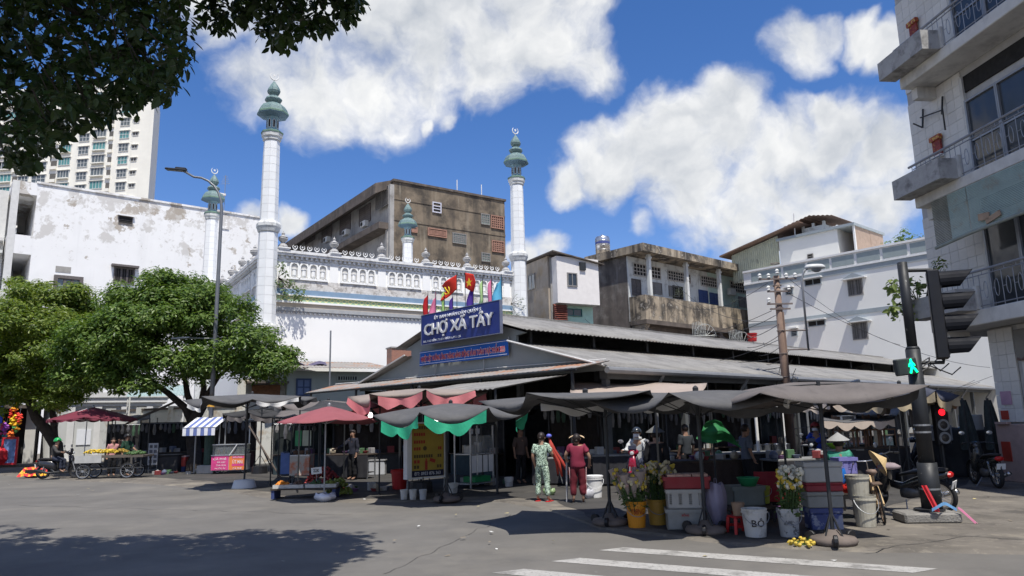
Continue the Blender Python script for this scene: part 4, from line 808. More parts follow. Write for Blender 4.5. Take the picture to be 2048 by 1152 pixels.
# ================================================================ houses and walls left of the market
def left_houses():
    fr = Fr(YD(571, 852, 38.5), 62); t = thing('green_house', 'small grey green house with a blue shuttered window beside the brick louvre', 'house', fr.o, fr.rz)
    gw = mat('grey_green_render', (.36,.40,.36), .85, .08, 1, streak=((.24,.26,.23), .55, .8, 2, .5)); xr = fr.hit(775, 770)[0]; zt = fr.hit(600, 742)[1]
    MB().box(0, 0, .035, xr, 5, zt).obj('wall', gw, t)
    fwin(t, fr, (595,760,619,789), nx=2, nz=2, fm=mat('blue_window_frame', (.05,.08,.16), .6, .1), pm=mat('blue_shutter2', (.14,.20,.34), .6, .15), t=.08)
    corr((-1.2,-.9,zt+.12),(xr+.3,-.9,zt+.12),(-1.2,4.5,zt+.9),(xr+.3,4.5,zt+.9), .2, .02).obj('roof', tin_rust, t, smooth=True, thick=.01)
    fwin(t, fr, (676,753,713,760), nx=8, fm=gw, pm=dark_in, t=.06, name='vent_blocks')
    MB().tube([(fr.hit(652,700)[0],-.95,zt-1.0),(fr.hit(652,700)[0],-.95,zt+2.1)], .045, 6).obj('vent_pipe', steel, t)
    f = MB().grid(lambda u, v: (fr.hit(572,735)[0]+u*2.3, .6+v*.9, zt+.42+.12*math.sin(u*9)+.1*math.sin(v*7+u*5)), 14, 6).obj('roof_tarp', mat('purple_tarp', (.10,.09,.15), .6, .3, 3), t, thick=.02)
    # rubble brick and bamboo blind wall
    fr = Fr(YD(492, 854, 38.2), 70); t = thing('blind_front', 'shopfront with rolled brown bamboo blind and peeling white wall behind the carts', 'shopfront', fr.o, fr.rz)
    pw = mat('peeling_low_wall', (.60,.60,.56), .9, .08, 1, stain=[((.42,.33,.23), .52, .60, .8, .8), ((.33,.32,.30), .56, .66, 2, .6)]); xr = fr.hit(573, 790)[0]
    MB().box(-.5, 0, .035, xr, .3, fr.hit(530,770)[1]+.3).obj('wall', pw, t)
    b = MB(); x0, x1 = fr.hit(503,790)[0], fr.hit(560,790)[0]; z0, z1 = fr.hit(530,797)[1], fr.hit(530,772)[1]
    for k in range(9): b.tube([(x0,-.12,z0+(z1-z0)*k/8),(x1,-.12,z0+(z1-z0)*k/8)], .05, 6)
    b.obj('bamboo_blind', mat('bamboo_brown', (.30,.15,.08), .8, .25, 8), t); MB().box(x0-.3,-.9,z1+.1,x1+.4,0,z1+.2).obj('canopy', soot, t)
    bk = mat('old_brick', (.42,.33,.24), .95, .2, 3, objvar=.18); me = MB().box(0,-.03,0,.23,.03,.065).mesh('brick'); r0 = 0
    for j in range(7):
        for i in range(9):
            if random.random() < .12+.08*j: continue
            mk('brick', me, bk, t, loc=(fr.hit(545,900)[0]+i*.25+(j % 2)*.12, -.01+random.uniform(-.012,.012), .06+j*.085))
    # brick pier behind the gable
    p = YD(806, 846, 41); t = thing('brick_pier', 'unplastered red brick pier rising behind the left gable slope', 'brick pier', (p.x, p.y, 0), R(30))
    zt = YD(806, 698, 41).z
    brm = bpy.data.materials.new('brickwork'); brm.use_nodes = True; N = brm.node_tree.nodes; bn = N.new('ShaderNodeTexBrick'); tc = N.new('ShaderNodeTexCoord'); mp = N.new('ShaderNodeMapping'); mp.inputs['Rotation'].default_value = (R(90),0,0)
    brm.node_tree.links.new(tc.outputs['Object'], mp.inputs[0]); brm.node_tree.links.new(mp.outputs[0], bn.inputs[0]); bn.inputs['Scale'].default_value = 4.5; bn.inputs['Color1'].default_value = (.36,.14,.08,1); bn.inputs['Color2'].default_value = (.28,.11,.07,1); bn.inputs['Mortar'].default_value = (.36,.30,.26,1)
    brm.node_tree.links.new(bn.outputs[0], N['Principled BSDF'].inputs['Base Color'])
    MB().box(-.8,-.3,0,.9,.5,zt).obj('brickwork', brm, t); MB().box(-.85,-.35,zt,.95,.55,zt+.08).obj('coping', concrete, t)
    # rounded gatehouse
    p = YD(205, 865, 45); t = thing('gatehouse', 'pale grey gatehouse with rounded corner and flat cornice behind the dark red parasol', 'gatehouse', (p.x, p.y, 0), R(28)); zt = YD(215, 787, 45).z
    gr = mat('gate_grey', (.50,.51,.50), .85, .08, 1, streak=((.36,.36,.35), .55, .8, 1.5, .5)); pts = [(-3.2,4,0),(-3.2,.9,0)]+[(-2.3-.9*math.cos(R(a)), .9-.9*math.sin(R(a)), 0) for a in (15,30,45,60,75)]+[(-2.3,0,0),(3,0,0),(3,4,0)]
    sc = lambda k, z: [(x*k, y*k+(1-k)*1.5, z) for x, y, _ in pts]
    MB().prism(sc(1,.035), (0,0,zt-.8)).obj('wall', gr, t)
    MB().prism(sc(1.07,zt-.77), (0,0,.22)).prism(sc(1.16,zt-.55), (0,0,.3)).prism(sc(1.22,zt-.25), (0,0,.3)).obj('cornice', mat('gate_white', (.62,.62,.61), .85, .06), t)
    for x in (-1.7,-.3,1.1,2.5): MB().box(x-.18,-.12,.035,x+.18,.02,zt-.78).obj('pilaster', mat('gate_white', (.62,.62,.61)), t)
    MB().box(.0,-.04,.035,.95,.02,2.6).obj('doorway', dark_in, t); MB().box(-1.35,-.05,1.1,-.6,0,2.0).obj('notice_sheet', signw, t)
    # long compound wall behind the stalls and tree
    a, b_ = YD(60, 868, 47), YD(500, 856, 39.5); d = b_-a; fr = Fr((a.x,a.y,0), math.degrees(math.atan2(d.x, d.y)))
    t = thing('compound_wall', 'stained white compound wall behind the trees and food carts', 'wall', fr.o, fr.rz); L_ = math.hypot(d.x, d.y)
    MB().box(6.5, 0, .035, L_, .25, 3.0).obj('wall', pw, t); MB().box(6.4,-.05,3.0,L_,.3,3.12).obj('coping', soot, t)
    x = 7.2
    while x < L_: MB().box(x-.2,-.08,.035,x+.2,.3,3.2).obj('pier', pw, t); x += 2.6
    # translucent plastic awning over the yard
    p = YD(305, 862, 41); t = thing('plastic_awning', 'teal translucent plastic awning leaning over the yard behind the tree', 'awning', (p.x, p.y, 0), R(25)); z = YD(305, 785, 41).z
    aw = mat('teal_plastic', (.34,.46,.46), .35, .15, 3, alpha=.7); corr((-1.4,-.6,z-.25),(1.6,-.6,z-.2),(-1.2,1.6,z+.45),(1.8,1.6,z+.5), .16, .018).obj('sheet', aw, t, thick=.006)
    for x in (-1.3, 1.5): MB().tube([(x,-.5,.035),(x,-.5,z-.22)], .04, 6).tube([(x,1.5,.035),(x,1.5,z+.42)], .04, 6).obj('post', white_paint, t)
left_houses()
# ================================================================ poles, lamps, signals
def street_lamp():
    p = G(416, 947, .035); t = thing('street_lamp', 'tall grey street lamp with curved arm standing in the round tree', 'street lamp', (p.x, p.y, .035)); y = p.y
    z1 = YD(437, 420, y).z; zt = YD(425, 365, y).z; dx = -(YD(437,400,y).x-YD(345,343,y).x)
    MB().box(-.35,-.35,0,.35,.35,.35).obj('plinth', concrete, t, bev=.03)
    MB().tube([(0,0,.3),(0,0,1.6)], .20, 12).tube([(0,0,1.6),(0,0,1.7)], [.2,.12], 12).obj('base_sleeve', mat('dark_green_wrap', (.03,.06,.045), .6, .3, 5), t)
    pts = [(0,0,1.6),(0,0,z1*.6),(0,0,z1)]+[(dx*(1-math.cos(R(a)))*.62, 0, z1+(zt-z1+.25)*math.sin(R(a))) for a in (15,30,45,60,75,90)]+[(dx*.85,0,zt+.55)]
    MB().tube(pts, [.10,.085,.07]+[.05]*7, 10).obj('pole', mat('lamp_grey', (.17,.18,.19), .5, .1, metal=.4), t, smooth=True)
    MB().bx((dx*1.0,0,zt+.6),(.95,.28,.09),(0,.12,0)).bx((dx*.9,0,zt+.62),(.5,.2,.16),(0,.12,0)).obj('lamp_head', darksteel, t, bev=.03)
    p2 = YD(362, 678, y); MB().bx((p2.x-p.x,0,p2.z),(.8,.24,.1),(0,-.05,0)).obj('small_lamp', steel, t, bev=.03); MB().tube([(0,0,p2.z-.05),(p2.x-p.x+.3,0,p2.z)], .03, 6).obj('small_arm', steel, t)
    MB().bx((.05,-.14,YD(420,805,y).z),(.3,.02,.45),(0,.1,0)).obj('paper_flower', mat('orange_paper', (.6,.32,.05), .8, .3, 9), t)
street_lamp()
wirem = mat('black_cable', (.02,.02,.022), .6)
def cable(par, a, b, sag, r=.012, n=12):
    a, b = Vector(a), Vector(b); MB().tube([a.lerp(b, i/n)-Vector((0,0,sag*4*(i/n)*(1-i/n))) for i in range(n+1)], r, 4).obj('cable', wirem, par)
def utility_pole():
    e = G(1568, 757, 3.3); y = e.y-.6; p = Vector((YD(1570, 748, y).x, y, 0)); t = thing('utility_pole', 'rusty wooden utility pole with white insulators standing against the market eave', 'utility pole', (p.x, p.y, .03))
    zt = YD(1562, 553, y).z; wd = mat('rusty_pole', (.22,.15,.115), .9, .25, 2, streak=((.36,.30,.26), .5, .75, 4, .7))
    MB().tube([(0,0,0),(0,0,zt*.55),(0,0,zt)], [.17,.145,.115], 10).obj('pole', wd, t, smooth=True)
    MB().tube([(.1,-.1,.0),(.1,-.1,zt*.8)], .04, 6).obj('conduit', wd, t)
    ins = mat('insulator', (.68,.68,.66), .3); fm = mat('pole_iron', (.16,.13,.12), .8, .2)
    for z, w in ((zt-.15,.75),(zt-.65,.45),(zt-1.15,.5),(zt-1.35,.4)): MB().box(-w,-.16,z-.03,w,-.1,z+.03).obj('crossarm', fm, t)
    for z, x in ((zt-.12,-.7),(zt-.12,-.35),(zt-.12,.35),(zt-.12,.7),(zt-.62,-.4),(zt-.62,.4),(zt+.05,0),(zt-1.1,-.42)): MB().lathe([(.04,0),(.08,.04),(.05,.09),(.08,.13),(.04,.2),(0,.2)], 8, c=(x,-.13,z)).obj('insulator', ins, t)
    for z in (zt-2.2, zt-2.95): MB().tube([(0,0,z),(1.05,0,z)], .03, 5).obj('stay_bar', fm, t)
    z = zt-4.6; MB().tube([(0,0,z),(2.75,0,z+.1)], .05, 6).obj('camera_arm', steel, t); c = MB().bx((2.7,0,z+.32),(.34,.18,.18),(0,-.25,.3)).obj('camera', mat('camera_grey', (.30,.31,.30), .5), t, bev=.02); MB().bx((2.55,-.02,z+.28),(.05,.14,.14),(0,-.25,.3)).obj('camera_lens', black, c)
    h = YD(1630, 537, y); hx = h.x-p.x; hz = h.z
    MB().tube([(1.0,0,zt-3.0),(1.0,0,hz-.5),(1.12,0,hz-.12),(1.4,0,hz+.05),(hx-.25,0,hz+.02)], .045, 8).obj('lamp_arm', steel, t, smooth=True)
    f = MB().lathe([(0,.14),(.15,.13),(.20,.05),(.20,-.02),(.15,-.05),(0,-.06)], 14, c=(hx,0,hz), sx=2.1).obj('lamp_head', mat('lamp_white', (.55,.56,.55), .4), t, smooth=True)
    MB().lathe([(.13,-.04),(.12,-.12),(.05,-.18),(0,-.18)], 12, c=(hx+.05,0,hz), sx=1.6).obj('lamp_glass', mat('lamp_glass', (.25,.26,.26), .2), f, smooth=True)
    for k in range(6): MB().tube([(.17*math.cos(a),.17*math.sin(a),zt-4+k*.9) for a in [R(q) for q in range(0,361,60)]], .018, 4, caps=False).obj('strap', fm, t)
    w = thing('overhead_cables', 'bundle of thin black cables strung from the utility pole past the grey house', 'cables', (p.x, p.y, .03))
    q = lambda px, py, yy: YD(px, py, yy)-Vector((p.x, p.y, .03))
    cable(w, (.5,-.13,zt-.2), q(1800, 690, 46), .4); cable(w, (.3,-.13,zt-.7), q(1980, 735, 44), .6); cable(w, (0,0,zt-5.3), q(1960, 764, 42), .5); cable(w, (0,0,zt-6), q(1950, 760, 41), .4); cable(w, (0,0,zt-5), q(1985, 752, 43), .5)
    for k in range(7): cable(w, (-.2+.1*k,-.1,zt-1.6-.35*k), q(1395+22*k, 655+5*k, 46-k), .5+.12*k, .014)
    for k in range(4): cable(w, (.1,-.1,zt-3.2-.4*k), q(1290-60*k, 650-6*k, 44), 1.0+.2*k, .014)
    cable(w, (-.4,-.13,zt-.3), q(1345, 600, 54), .9); cable(w, (0,0,zt-1.8), q(1330, 540, 53), 1.2); cable(w, (2.3,0,zt-4.6), (.2,0,zt-6.2), .9); cable(w, (0,0,zt-2.5), q(1180, 660, 40), 1.4); cable(w, (0,0,zt-3.0), (-1.2,.8,zt-6.4), .6); cable(w, (-.3,0,zt-1.4), q(1260, 640, 50), 1.0)
utility_pole()
sig_g = mat('signal_green', (.0,.9,.32), .4, .05, emit=2.2); sig_r = mat('signal_red', (.95,.01,.02), .4, .05, emit=2.0); lens_d = mat('signal_lens_dark', (.05,.045,.04), .25, .2)
polem = mat('signal_pole', (.022,.024,.027), .5, .25, 3, stain=((.30,.30,.28), .64, .68, 7, .5))
def traffic_signal():
    p = G(1868, 1046); t = thing('traffic_signal', 'black traffic light on a pole with lit green walking man beside the corner building', 'traffic light', (p.x, p.y, 0)); y = p.y
    Z = lambda py, px=1845: YD(px, py, y).z
    MB().prism([(-.62,-.28,.03),(.30,-.34,.03),(.36,.30,.03),(-.55,.3,.03)], (0,0,.17)).obj('plinth', mat('plinth_concrete', (.22,.21,.19), .95, .2, 4, bump=.02), t, bev=.03)
    MB().tube([(-.05,0,.18),(-.05,0,.24)], [.24,.24], 12).obj('base_plate', darksteel, t)
    zt = Z(525, 1810)
    MB().tube([(0,0,.2),(0,0,1.0)], [.165,.16], 14).tube([(0,0,1.0),(0,0,2.95)], [.128,.122], 14).tube([(0,0,2.95),(0,0,3.0)], [.122,.10], 14).tube([(0,0,3.0),(0,0,zt)], .085, 14).obj('pole', polem, t, smooth=True)
    for z in (.55, 1.5, 1.62, 2.3): MB().tube([(0,0,z),(0,0,z+.03)], .165 if z < 1 else .133, 14).obj('strap', steel, t)
    # vehicle head: four visored lamps facing right along the road
    ax = R(-27)
    xh = .52; zb, zq = Z(718, 1885), Z(542, 1870)
    M = Matrix.Translation((xh,0,0)) @ Matrix.Rotation(ax, 4, 'Z')
    b = MB(); h = (zq-zb)/4
    def xf(mb): mb.v = [tuple(M @ Vector(v)) for v in mb.v]; return mb
    hs = xf(MB().box(-.10,-.17,zb,.10,.17,zq)).obj('signal_head', black, t, bev=.02)
    for k in range(4):
        zc = zb+h*(k+.5); g = MB(); n = 12; r1 = h*.44
        for i in range(n):              # hooded visor, open underneath
            a0, a1 = R(-35+250*i/n), R(-35+250*(i+1)/n); q = lambda a, x, r_: (x, r_*math.cos(a), zc+r_*math.sin(a))
            L0, L1 = (.26+.26*(math.sin(a)*.5+.5) for a in (a0, a1)); g.add([q(a0,.10,r1),q(a1,.10,r1),q(a1,.10+L1,r1*.93),q(a0,.10+L0,r1*.93)], [(0,1,2,3)])
        xf(g).obj('visor', mat('visor_black', (.012,.013,.017), .65, .2, spec=.15), hs, thick=.008)
        xf(MB().lathe([(r1*.85,0),(r1*.7,.02),(0,.05)], 14, M=Matrix.Translation((.10,0,zc)) @ Matrix.Rotation(R(90), 4, 'Y'))).obj('lens', lens_d, hs)
    MB().tube([(0,0,zq+.02),(xh,0,zq+.02)], .035, 6).obj('arm', darksteel, t); MB().tube([(0,0,zb-.06),(xh,0,zb-.06),(xh,0,zb)], .035, 6).obj('arm', darksteel, t)
    # pedestrian head
    a = YD(1816, 733, y-.2); xm = a.x-p.x-.16; zc = a.z
    Mp = Matrix.Translation((xm+.16,-.2,zc)) @ Matrix.Rotation(R(10), 4, 'Z') @ Matrix.Rotation(R(-6), 4, 'Y')
    def xp(mb): mb.v = [tuple(Mp @ Vector(v)) for v in mb.v]; return mb
    ph = xp(MB().box(-.20,0,-.145,.20,.12,.145)).obj('pedestrian_head', mat('ped_black', (.03,.035,.035), .5, .2), t, bev=.02)
    g = MB(); g.lathe([(.0,-.026),(.022,-.012),(.022,.012),(0,.026)], 8, c=(.07,-.012,.105), sy=.3)
    g.tube([(.07,-.012,.08),(.065,-.012,-.0)], .026, 6).tube([(.065,-.012,.0),(.12,-.012,-.06),(.15,-.012,-.115)], .017, 6).tube([(.065,-.012,0),(.045,-.012,-.06),(.02,-.012,-.12)], .017, 6).tube([(.07,-.012,.07),(.02,-.012,.03),(.015,-.012,-.01)], .012, 6).tube([(.07,-.012,.07),(.115,-.012,.03),(.125,-.012,.0)], .012, 6)
    xp(g).obj('walking_man', sig_g, ph)
    MB().tube([(xm+.3,-.15,zc),(0,0,zc)], .03, 6).obj('head_bracket', darksteel, t)
    for z, r_ in ((2.62,.5),(2.7,.3),(2.55,.7)): MB().tube([(.05,-.1,z),(.25,-.05,z+.1),(r_,.1,z-.05),(r_+.2,.15,z+.08)], .012, 4).obj('loose_cable', wirem, t)
    # bits of ribbon and plastic tied to the foot
    rb = thing('tied_ribbons', 'red and blue plastic ribbons tied round the foot of the traffic light', 'ribbon', (p.x, p.y-.1, .2))
    MB().grid(lambda u, v: (-.30+.10*u+.14*v, -.2-.06*v+.02*math.sin(u*8), .45-.42*v), 4, 6).obj('red_ribbon', mat('ribbon_red', (.55,.04,.05), .5, .15), rb, thick=.004)
    MB().grid(lambda u, v: (-.2+.42*v, -.25-.05*math.sin(v*6), .03+.05*u+.1*math.sin(v*3.2)), 2, 8).obj('blue_ribbon', mat('ribbon_blue', (.16,.36,.62), .5), rb, thick=.004)
    MB().grid(lambda u, v: (.22+.22*v+.07*u, -.26-.06*v, .08*(1-v)-.17*v+.02*math.sin(u*5)), 3, 6).obj('pink_ribbon', mat('ribbon_pink', (.60,.20,.32), .5), rb, thick=.004)
    rb.location.z = .2
traffic_signal()
def small_signal():
    p = Vector((0,0,0)); q = YD(1880, 827, 19.0); t = thing('small_traffic_signal', 'small three lamp traffic light showing red under the eave behind the black pole', 'traffic light', (q.x, q.y, .03))
    z = q.z; MB().tube([(.05,.18,0),(.05,.18,z+.25)], .05, 8).obj('pole', darksteel, t)
    b = MB().box(-.17,-.08,z-.82,.17,.12,z+.2).obj('housing', black, t, bev=.02)
    for k, m_ in enumerate((sig_r, lens_d, lens_d)): 
        r_ = .125 if k else .085
        MB().lathe([(r_,0),(r_*.7,.025),(0,.04)], 14, M=Matrix.Translation((0,-.085,z-k*.32)) @ Matrix.Rotation(R(90), 4, 'X')).obj('lamp', m_, b)
        if k: MB().lathe([(.15,0),(.15,.02),(.13,.02)], 16, M=Matrix.Translation((0,-.082,z-k*.32)) @ Matrix.Rotation(R(90), 4, 'X')).obj('lamp_ring', steel, b)
small_signal()
# ================================================================ vegetation
import numpy as np
def leaf_cloud(pts, nrm, size, aspect=.45, droop=.3, rnd=None, fold=.25, six=False):
    """one small folded blade per point; pts, nrm: lists of Vectors"""
    rnd = rnd or random; V = []; F = []
    for p, n in zip(pts, nrm):
        s = size*rnd.uniform(.55, 1.35)
        ax = Vector((rnd.gauss(0,1), rnd.gauss(0,1), rnd.gauss(0,.5)-droop)); ax = (ax-n*ax.dot(n)*.75).normalized()
        sd_ = ax.cross(n)
        if sd_.length < 1e-3: continue
        sd_.normalize(); up = sd_.cross(ax)
        o = len(V); w = s*aspect*.5
        if six:
            V += [p, p+ax*s*.35+sd_*w+up*w*fold, p+ax*s*.72+sd_*w*.72+up*w*fold, p+ax*s, p+ax*s*.72-sd_*w*.72+up*w*fold, p+ax*s*.35-sd_*w+up*w*fold]
            F += [(o,o+1,o+2,o+3), (o,o+3,o+4,o+5)]
        else:
            V += [p, p+ax*s*.5+sd_*w+up*w*fold, p+ax*s, p+ax*s*.5-sd_*w+up*w*fold]; F.append((o,o+1,o+2,o+3))
    return V, F
def raw(name, V, F, mt, parent=None):
    me = bpy.data.meshes.new(name); me.from_pydata([tuple(v) for v in V], [], F); return mk(name, me, mt, parent)
def unit(rnd):
    while True:
        v = Vector((rnd.uniform(-1,1), rnd.uniform(-1,1), rnd.uniform(-1,1)))
        if .05 < v.length < 1: return v.normalized()
bark = mat('dark_bark', (.045,.036,.03), .95, .3, 6, bump=.02, bscale=18)
lf1 = leafmat('street_tree_leaf', (.045,.095,.018), (.15,.22,.04), .32); lf2 = leafmat('street_tree_leaf_yellow', (.06,.11,.016), (.20,.25,.04), .32)
def street_tree(base, lobes, limbs, label, seed, n_cl=150, per=170, lm=lf1, size=.2):
    rnd = random.Random(seed); t = thing('street_tree', label, 'tree', base); b = Vector(base)
    for k, (pts, r0, r1) in enumerate(limbs):
        n = len(pts); mb = MB().tube([Vector(p)-b for p in pts], [r0+(r1-r0)*i/(n-1) for i in range(n)], 9); mb.obj('trunk' if k == 0 else 'limb', bark, t, smooth=True)
    P = []; Nn = []; tot = sum(r[1]*r[2] for r in lobes)
    for c, rx, rz in lobes:
        c = Vector(c)-b; m_ = max(6, int(n_cl*rx*rz/tot))
        for k in range(m_):
            u = unit(rnd)
            if u.z < -.45: u.z = -u.z*.5; u.normalize()
            rr = rnd.uniform(.72, 1.04)*(1+.16*noise.noise(u*2.3+Vector((seed,0,0))))
            q = c+Vector((u.x*rx*rr, u.y*rx*rr, u.z*rz*rr)); cr = rnd.uniform(.35, .75); fl = rnd.uniform(.45,.8)
            for j in range(int(per*cr*cr*2.2)):
                w = unit(rnd); r2 = cr*rnd.random()**.4
                p = q+Vector((w.x*r2, w.y*r2, w.z*r2*fl)); P.append(p); nn = (w*.6+u*.5+Vector((0,0,.75))+Vector((rnd.gauss(0,.35),rnd.gauss(0,.35),rnd.gauss(0,.35)))).normalized(); Nn.append(nn)
    V, F = leaf_cloud(P, Nn, size, .42, .5, rnd, .3)
    o = raw('crown', V, F, lm, t); o['kind'] = 'stuff'; return t
def YP(px, py, y): return YD(px, py, y)
y0 = 33.5; bs = G(388, 944, .035); bs.z = .035
Lp = lambda px, py, y, rx, rz: (YD(px, py, y), rx, rz)
street_tree(bs, [Lp(330,650,33,2.7,1.7), Lp(300,605,33.5,1.9,1.2), Lp(330,585,33,1.4,.95), Lp(225,690,32,2.1,1.5), Lp(420,640,33,2.0,1.5), Lp(475,700,32.5,2.1,1.25), Lp(535,725,32.5,1.15,.9), Lp(380,610,34,1.9,1.3), Lp(275,735,32.3,2.0,1.1), Lp(180,720,32.3,1.5,1.0), Lp(340,720,32,2.2,.9), Lp(430,735,32.3,1.5,.8), Lp(220,755,32.5,1.9,.9), Lp(290,660,31.5,2.0,1.3), Lp(280,765,32,1.6,.55), Lp(180,765,32.5,1.5,.7), Lp(460,740,32,1.5,.7), Lp(530,745,32,.9,.55)],
    [([bs, YD(388,900,34.5), YD(384,860,34.3), YD(390,835,34.2), YD(405,810,34.2)], .36, .24), ([YD(386,850,34.3), YD(370,815,34), YD(335,785,33.6), YD(290,755,33), YD(250,735,32.6)], .20, .07), ([YD(395,838,34.2), YD(375,790,34), YD(368,745,34), YD(350,690,33.5)], .18, .06),
     ([YD(402,815,34.2), YD(408,775,34), YD(400,735,33.5), YD(380,680,33)], .17, .05), ([YD(404,812,34.2), YD(420,780,33.6), YD(440,750,33.2), YD(480,720,32.8)], .15, .05), ([YD(408,770,34), YD(402,730,34), YD(395,690,34)], .1, .04)],
    'round leafy street tree with forked dark trunk behind the street lamp', 5, 560, 235, lf1)
b2 = G(118, 927, .035); b2 = YD(118, 905, 37.5); b2.z = .035
street_tree(b2, [Lp(60,640,37,3.1,2.0), Lp(120,625,37,2.1,1.4), Lp(20,690,36,2.4,1.8), Lp(130,700,36,2.2,1.6), Lp(60,755,36,2.6,1.2), Lp(-40,660,37,2.4,1.9), Lp(170,660,37,1.5,1.1), Lp(115,775,35.5,1.7,.8), Lp(20,780,36,2.0,.9), Lp(60,690,35,2.6,1.8), Lp(-30,760,36,2.2,1.2), Lp(30,810,36,2.0,.8), Lp(90,795,35.5,1.5,.7), Lp(140,760,35.5,1.4,.8)],
    [([b2, YD(113,890,37.4), YD(95,862,37.2), YD(72,835,37), YD(58,800,37)], .34, .2), ([YD(108,880,37.3), YD(108,840,37.3), YD(100,800,37.2), YD(110,750,37)], .2, .08), ([YD(60,805,37), YD(40,760,36.8), YD(20,710,36.5)], .15, .06), ([YD(62,810,37), YD(85,770,37), YD(90,710,37)], .14, .05)],
    'broad street tree with leaning trunk beside the flower shop on the left', 11, 520, 235, lf2)
# ---------------------------------------------------------------- big tree overhead (its lower fringe hangs into the picture)
def inpoly(x, y, poly):
    c = False; j = len(poly)-1
    for i in range(len(poly)):
        (xi, yi), (xj, yj) = poly[i], poly[j]
        if (yi > y) != (yj > y) and x < (xj-xi)*(y-yi)/(yj-yi)+xi: c = not c
        j = i
    return c
def proj(p):
    v = Vector(p)-CO; z = v.dot(FW); return (1024+FPX*v.dot(RT)/z, 576-FPX*v.dot(UP)/z) if z > .2 else None
def overhead_tree():
    rnd = random.Random(21); base = Vector((-7.4, 3.2, 0)); t = thing('overhanging_tree', 'large dark leaved tree whose lower branches hang over the road', 'tree', base)
    A = [(-140,-60),(365,-60),(372,60),(366,125),(345,150),(331,192),(318,172),(300,182),(285,202),(268,217),(255,195),(232,200),(221,226),(205,236),(186,247),(170,230),(165,200),(150,228),(130,262),(110,290),(82,300),(60,342),(45,328),(20,326),(-140,330)]
    Bp = [(400,-40),(780,-40),(722,-5),(715,12),(700,22),(690,45),(672,70),(650,48),(638,60),(600,65),(584,58),(574,102),(545,92),(530,70),(522,50),(490,35),(470,45),(440,62),(418,50),(410,38),(430,8)]
    S_ = [(-420,1240),(-420,1040),(0,1053),(90,1061),(130,1078),(180,1075),(230,1068),(330,1075),(430,1062),(540,1060),(620,1062),(700,1068),(742,1076),(702,1090),(738,1100),(700,1113),(640,1132),(592,1160),(500,1250)]
    tw = []                                   # (position of a twig, hanging direction)
    def fill(poly, n, yl, yh):
        xs = [p[0] for p in poly]; ys = [p[1] for p in poly]; c = 0
        while c < n:
            x, y = rnd.uniform(min(xs), max(xs)), rnd.uniform(min(ys), max(ys))
            if inpoly(x, y+14, poly) and inpoly(x, y, poly): tw.append(YD(x, y, rnd.uniform(yl, yh))); c += 1
    fill(A, 640, 6.6, 9.6); fill(Bp, 90, 8.2, 9.6)
    # sparse sprays along the lower edge
    for poly, yl, yh in ((A, 7.2, 8.6), (Bp, 8.4, 9.2)):
        for i in range(3, len(poly)-1):
            for k in range(3):
                a, b_ = poly[i], poly[i+1] if i+1 < len(poly) else poly[0]; f = rnd.random(); x, y = a[0]+(b_[0]-a[0])*f, a[1]+(b_[1]-a[1])*f
                if -60 < y: tw.append(YD(x, y-10, rnd.uniform(yl, yh)))
    n = 0; xs = [p[0] for p in S_]; ys = [p[1] for p in S_]
    while n < 2600:                            # the rest of the crown, above the frame: it shades the road ahead
        x, y = rnd.uniform(min(xs), max(xs)), rnd.uniform(min(ys), max(ys))
        if not inpoly(x, y, S_): continue
        g = G(x, y); h = rnd.uniform(7.0, 9.8); p = g+sd*(h/sd.z); q = proj(p)
        if q and q[1] > -45 and q[0] > -80: continue
        tw.append(p); n += 1
    P = []; Nn = []; P2 = []; N2 = []
    for p in tw:
        up = p.z > 5 and not (proj(p) and proj(p)[1] > -60)
        for k in range(rnd.randint(8, 12) if not up else 20):
            w = unit(rnd); r_ = rnd.uniform(.03, .17 if not up else .34); (P2 if up else P).append(p+Vector((w.x*r_, w.y*r_, w.z*r_*.8))); (N2 if up else Nn).append((w*.9+Vector((0,-.35,.35 if not up else 1.2))+unit(rnd)*.5).normalized())
    lm = leafmat('overhead_leaf', (.020,.040,.012), (.045,.078,.018), .16)
    # the sprays that show largest are leaves of their own, the rest one mass
    one = MB().add(*leaf_cloud([Vector((0,0,0))], [Vector((0,0,1))], 1, .52, 0, random.Random(1), .18, True)).mesh('leaf')
    co = np.array([v.co for v in one.vertices]); tip = Vector(co[3]); ang = math.atan2(tip.y, tip.x)
    for v in one.vertices: v.co = Matrix.Rotation(-ang, 3, 'Z') @ Vector(v.co)
    order = sorted(range(len(P)), key=lambda i: (0 if (lambda q: q and -10 < q[0] < 2058 and -5 < q[1] < 400)(proj(P[i])) else 1, P[i].y))
    for i in order[:300]:
        n_ = Nn[i]; ax = Vector((rnd.gauss(0,1), rnd.gauss(0,1), -.9)); ax = (ax-n_*ax.dot(n_)).normalized(); M = Matrix((ax, n_.cross(ax), n_)).transposed().to_4x4(); s = .135*rnd.uniform(.75,1.2)
        o = mk('leaf', one, lm, t); o.matrix_local = Matrix.Translation(P[i]-base) @ M @ Matrix.Scale(s, 4)
    V, F = leaf_cloud([P[i]-base for i in order[300:]], [Nn[i] for i in order[300:]], .135, .5, .8, rnd, .18, True)
    o = raw('foliage', V, F, lm, t); o['kind'] = 'stuff'
    V, F = leaf_cloud([p-base for p in P2], N2, .19, .55, .5, rnd, .18, True); o = raw('upper_foliage', V, F, lm, t); o['kind'] = 'stuff'
    tr = [base, Vector((-7.2,3.3,2.5)), Vector((-6.6,3.8,5.2))]
    MB().tube([p-base for p in tr], [.42,.36,.3], 10).obj('trunk', bark, t, smooth=True)
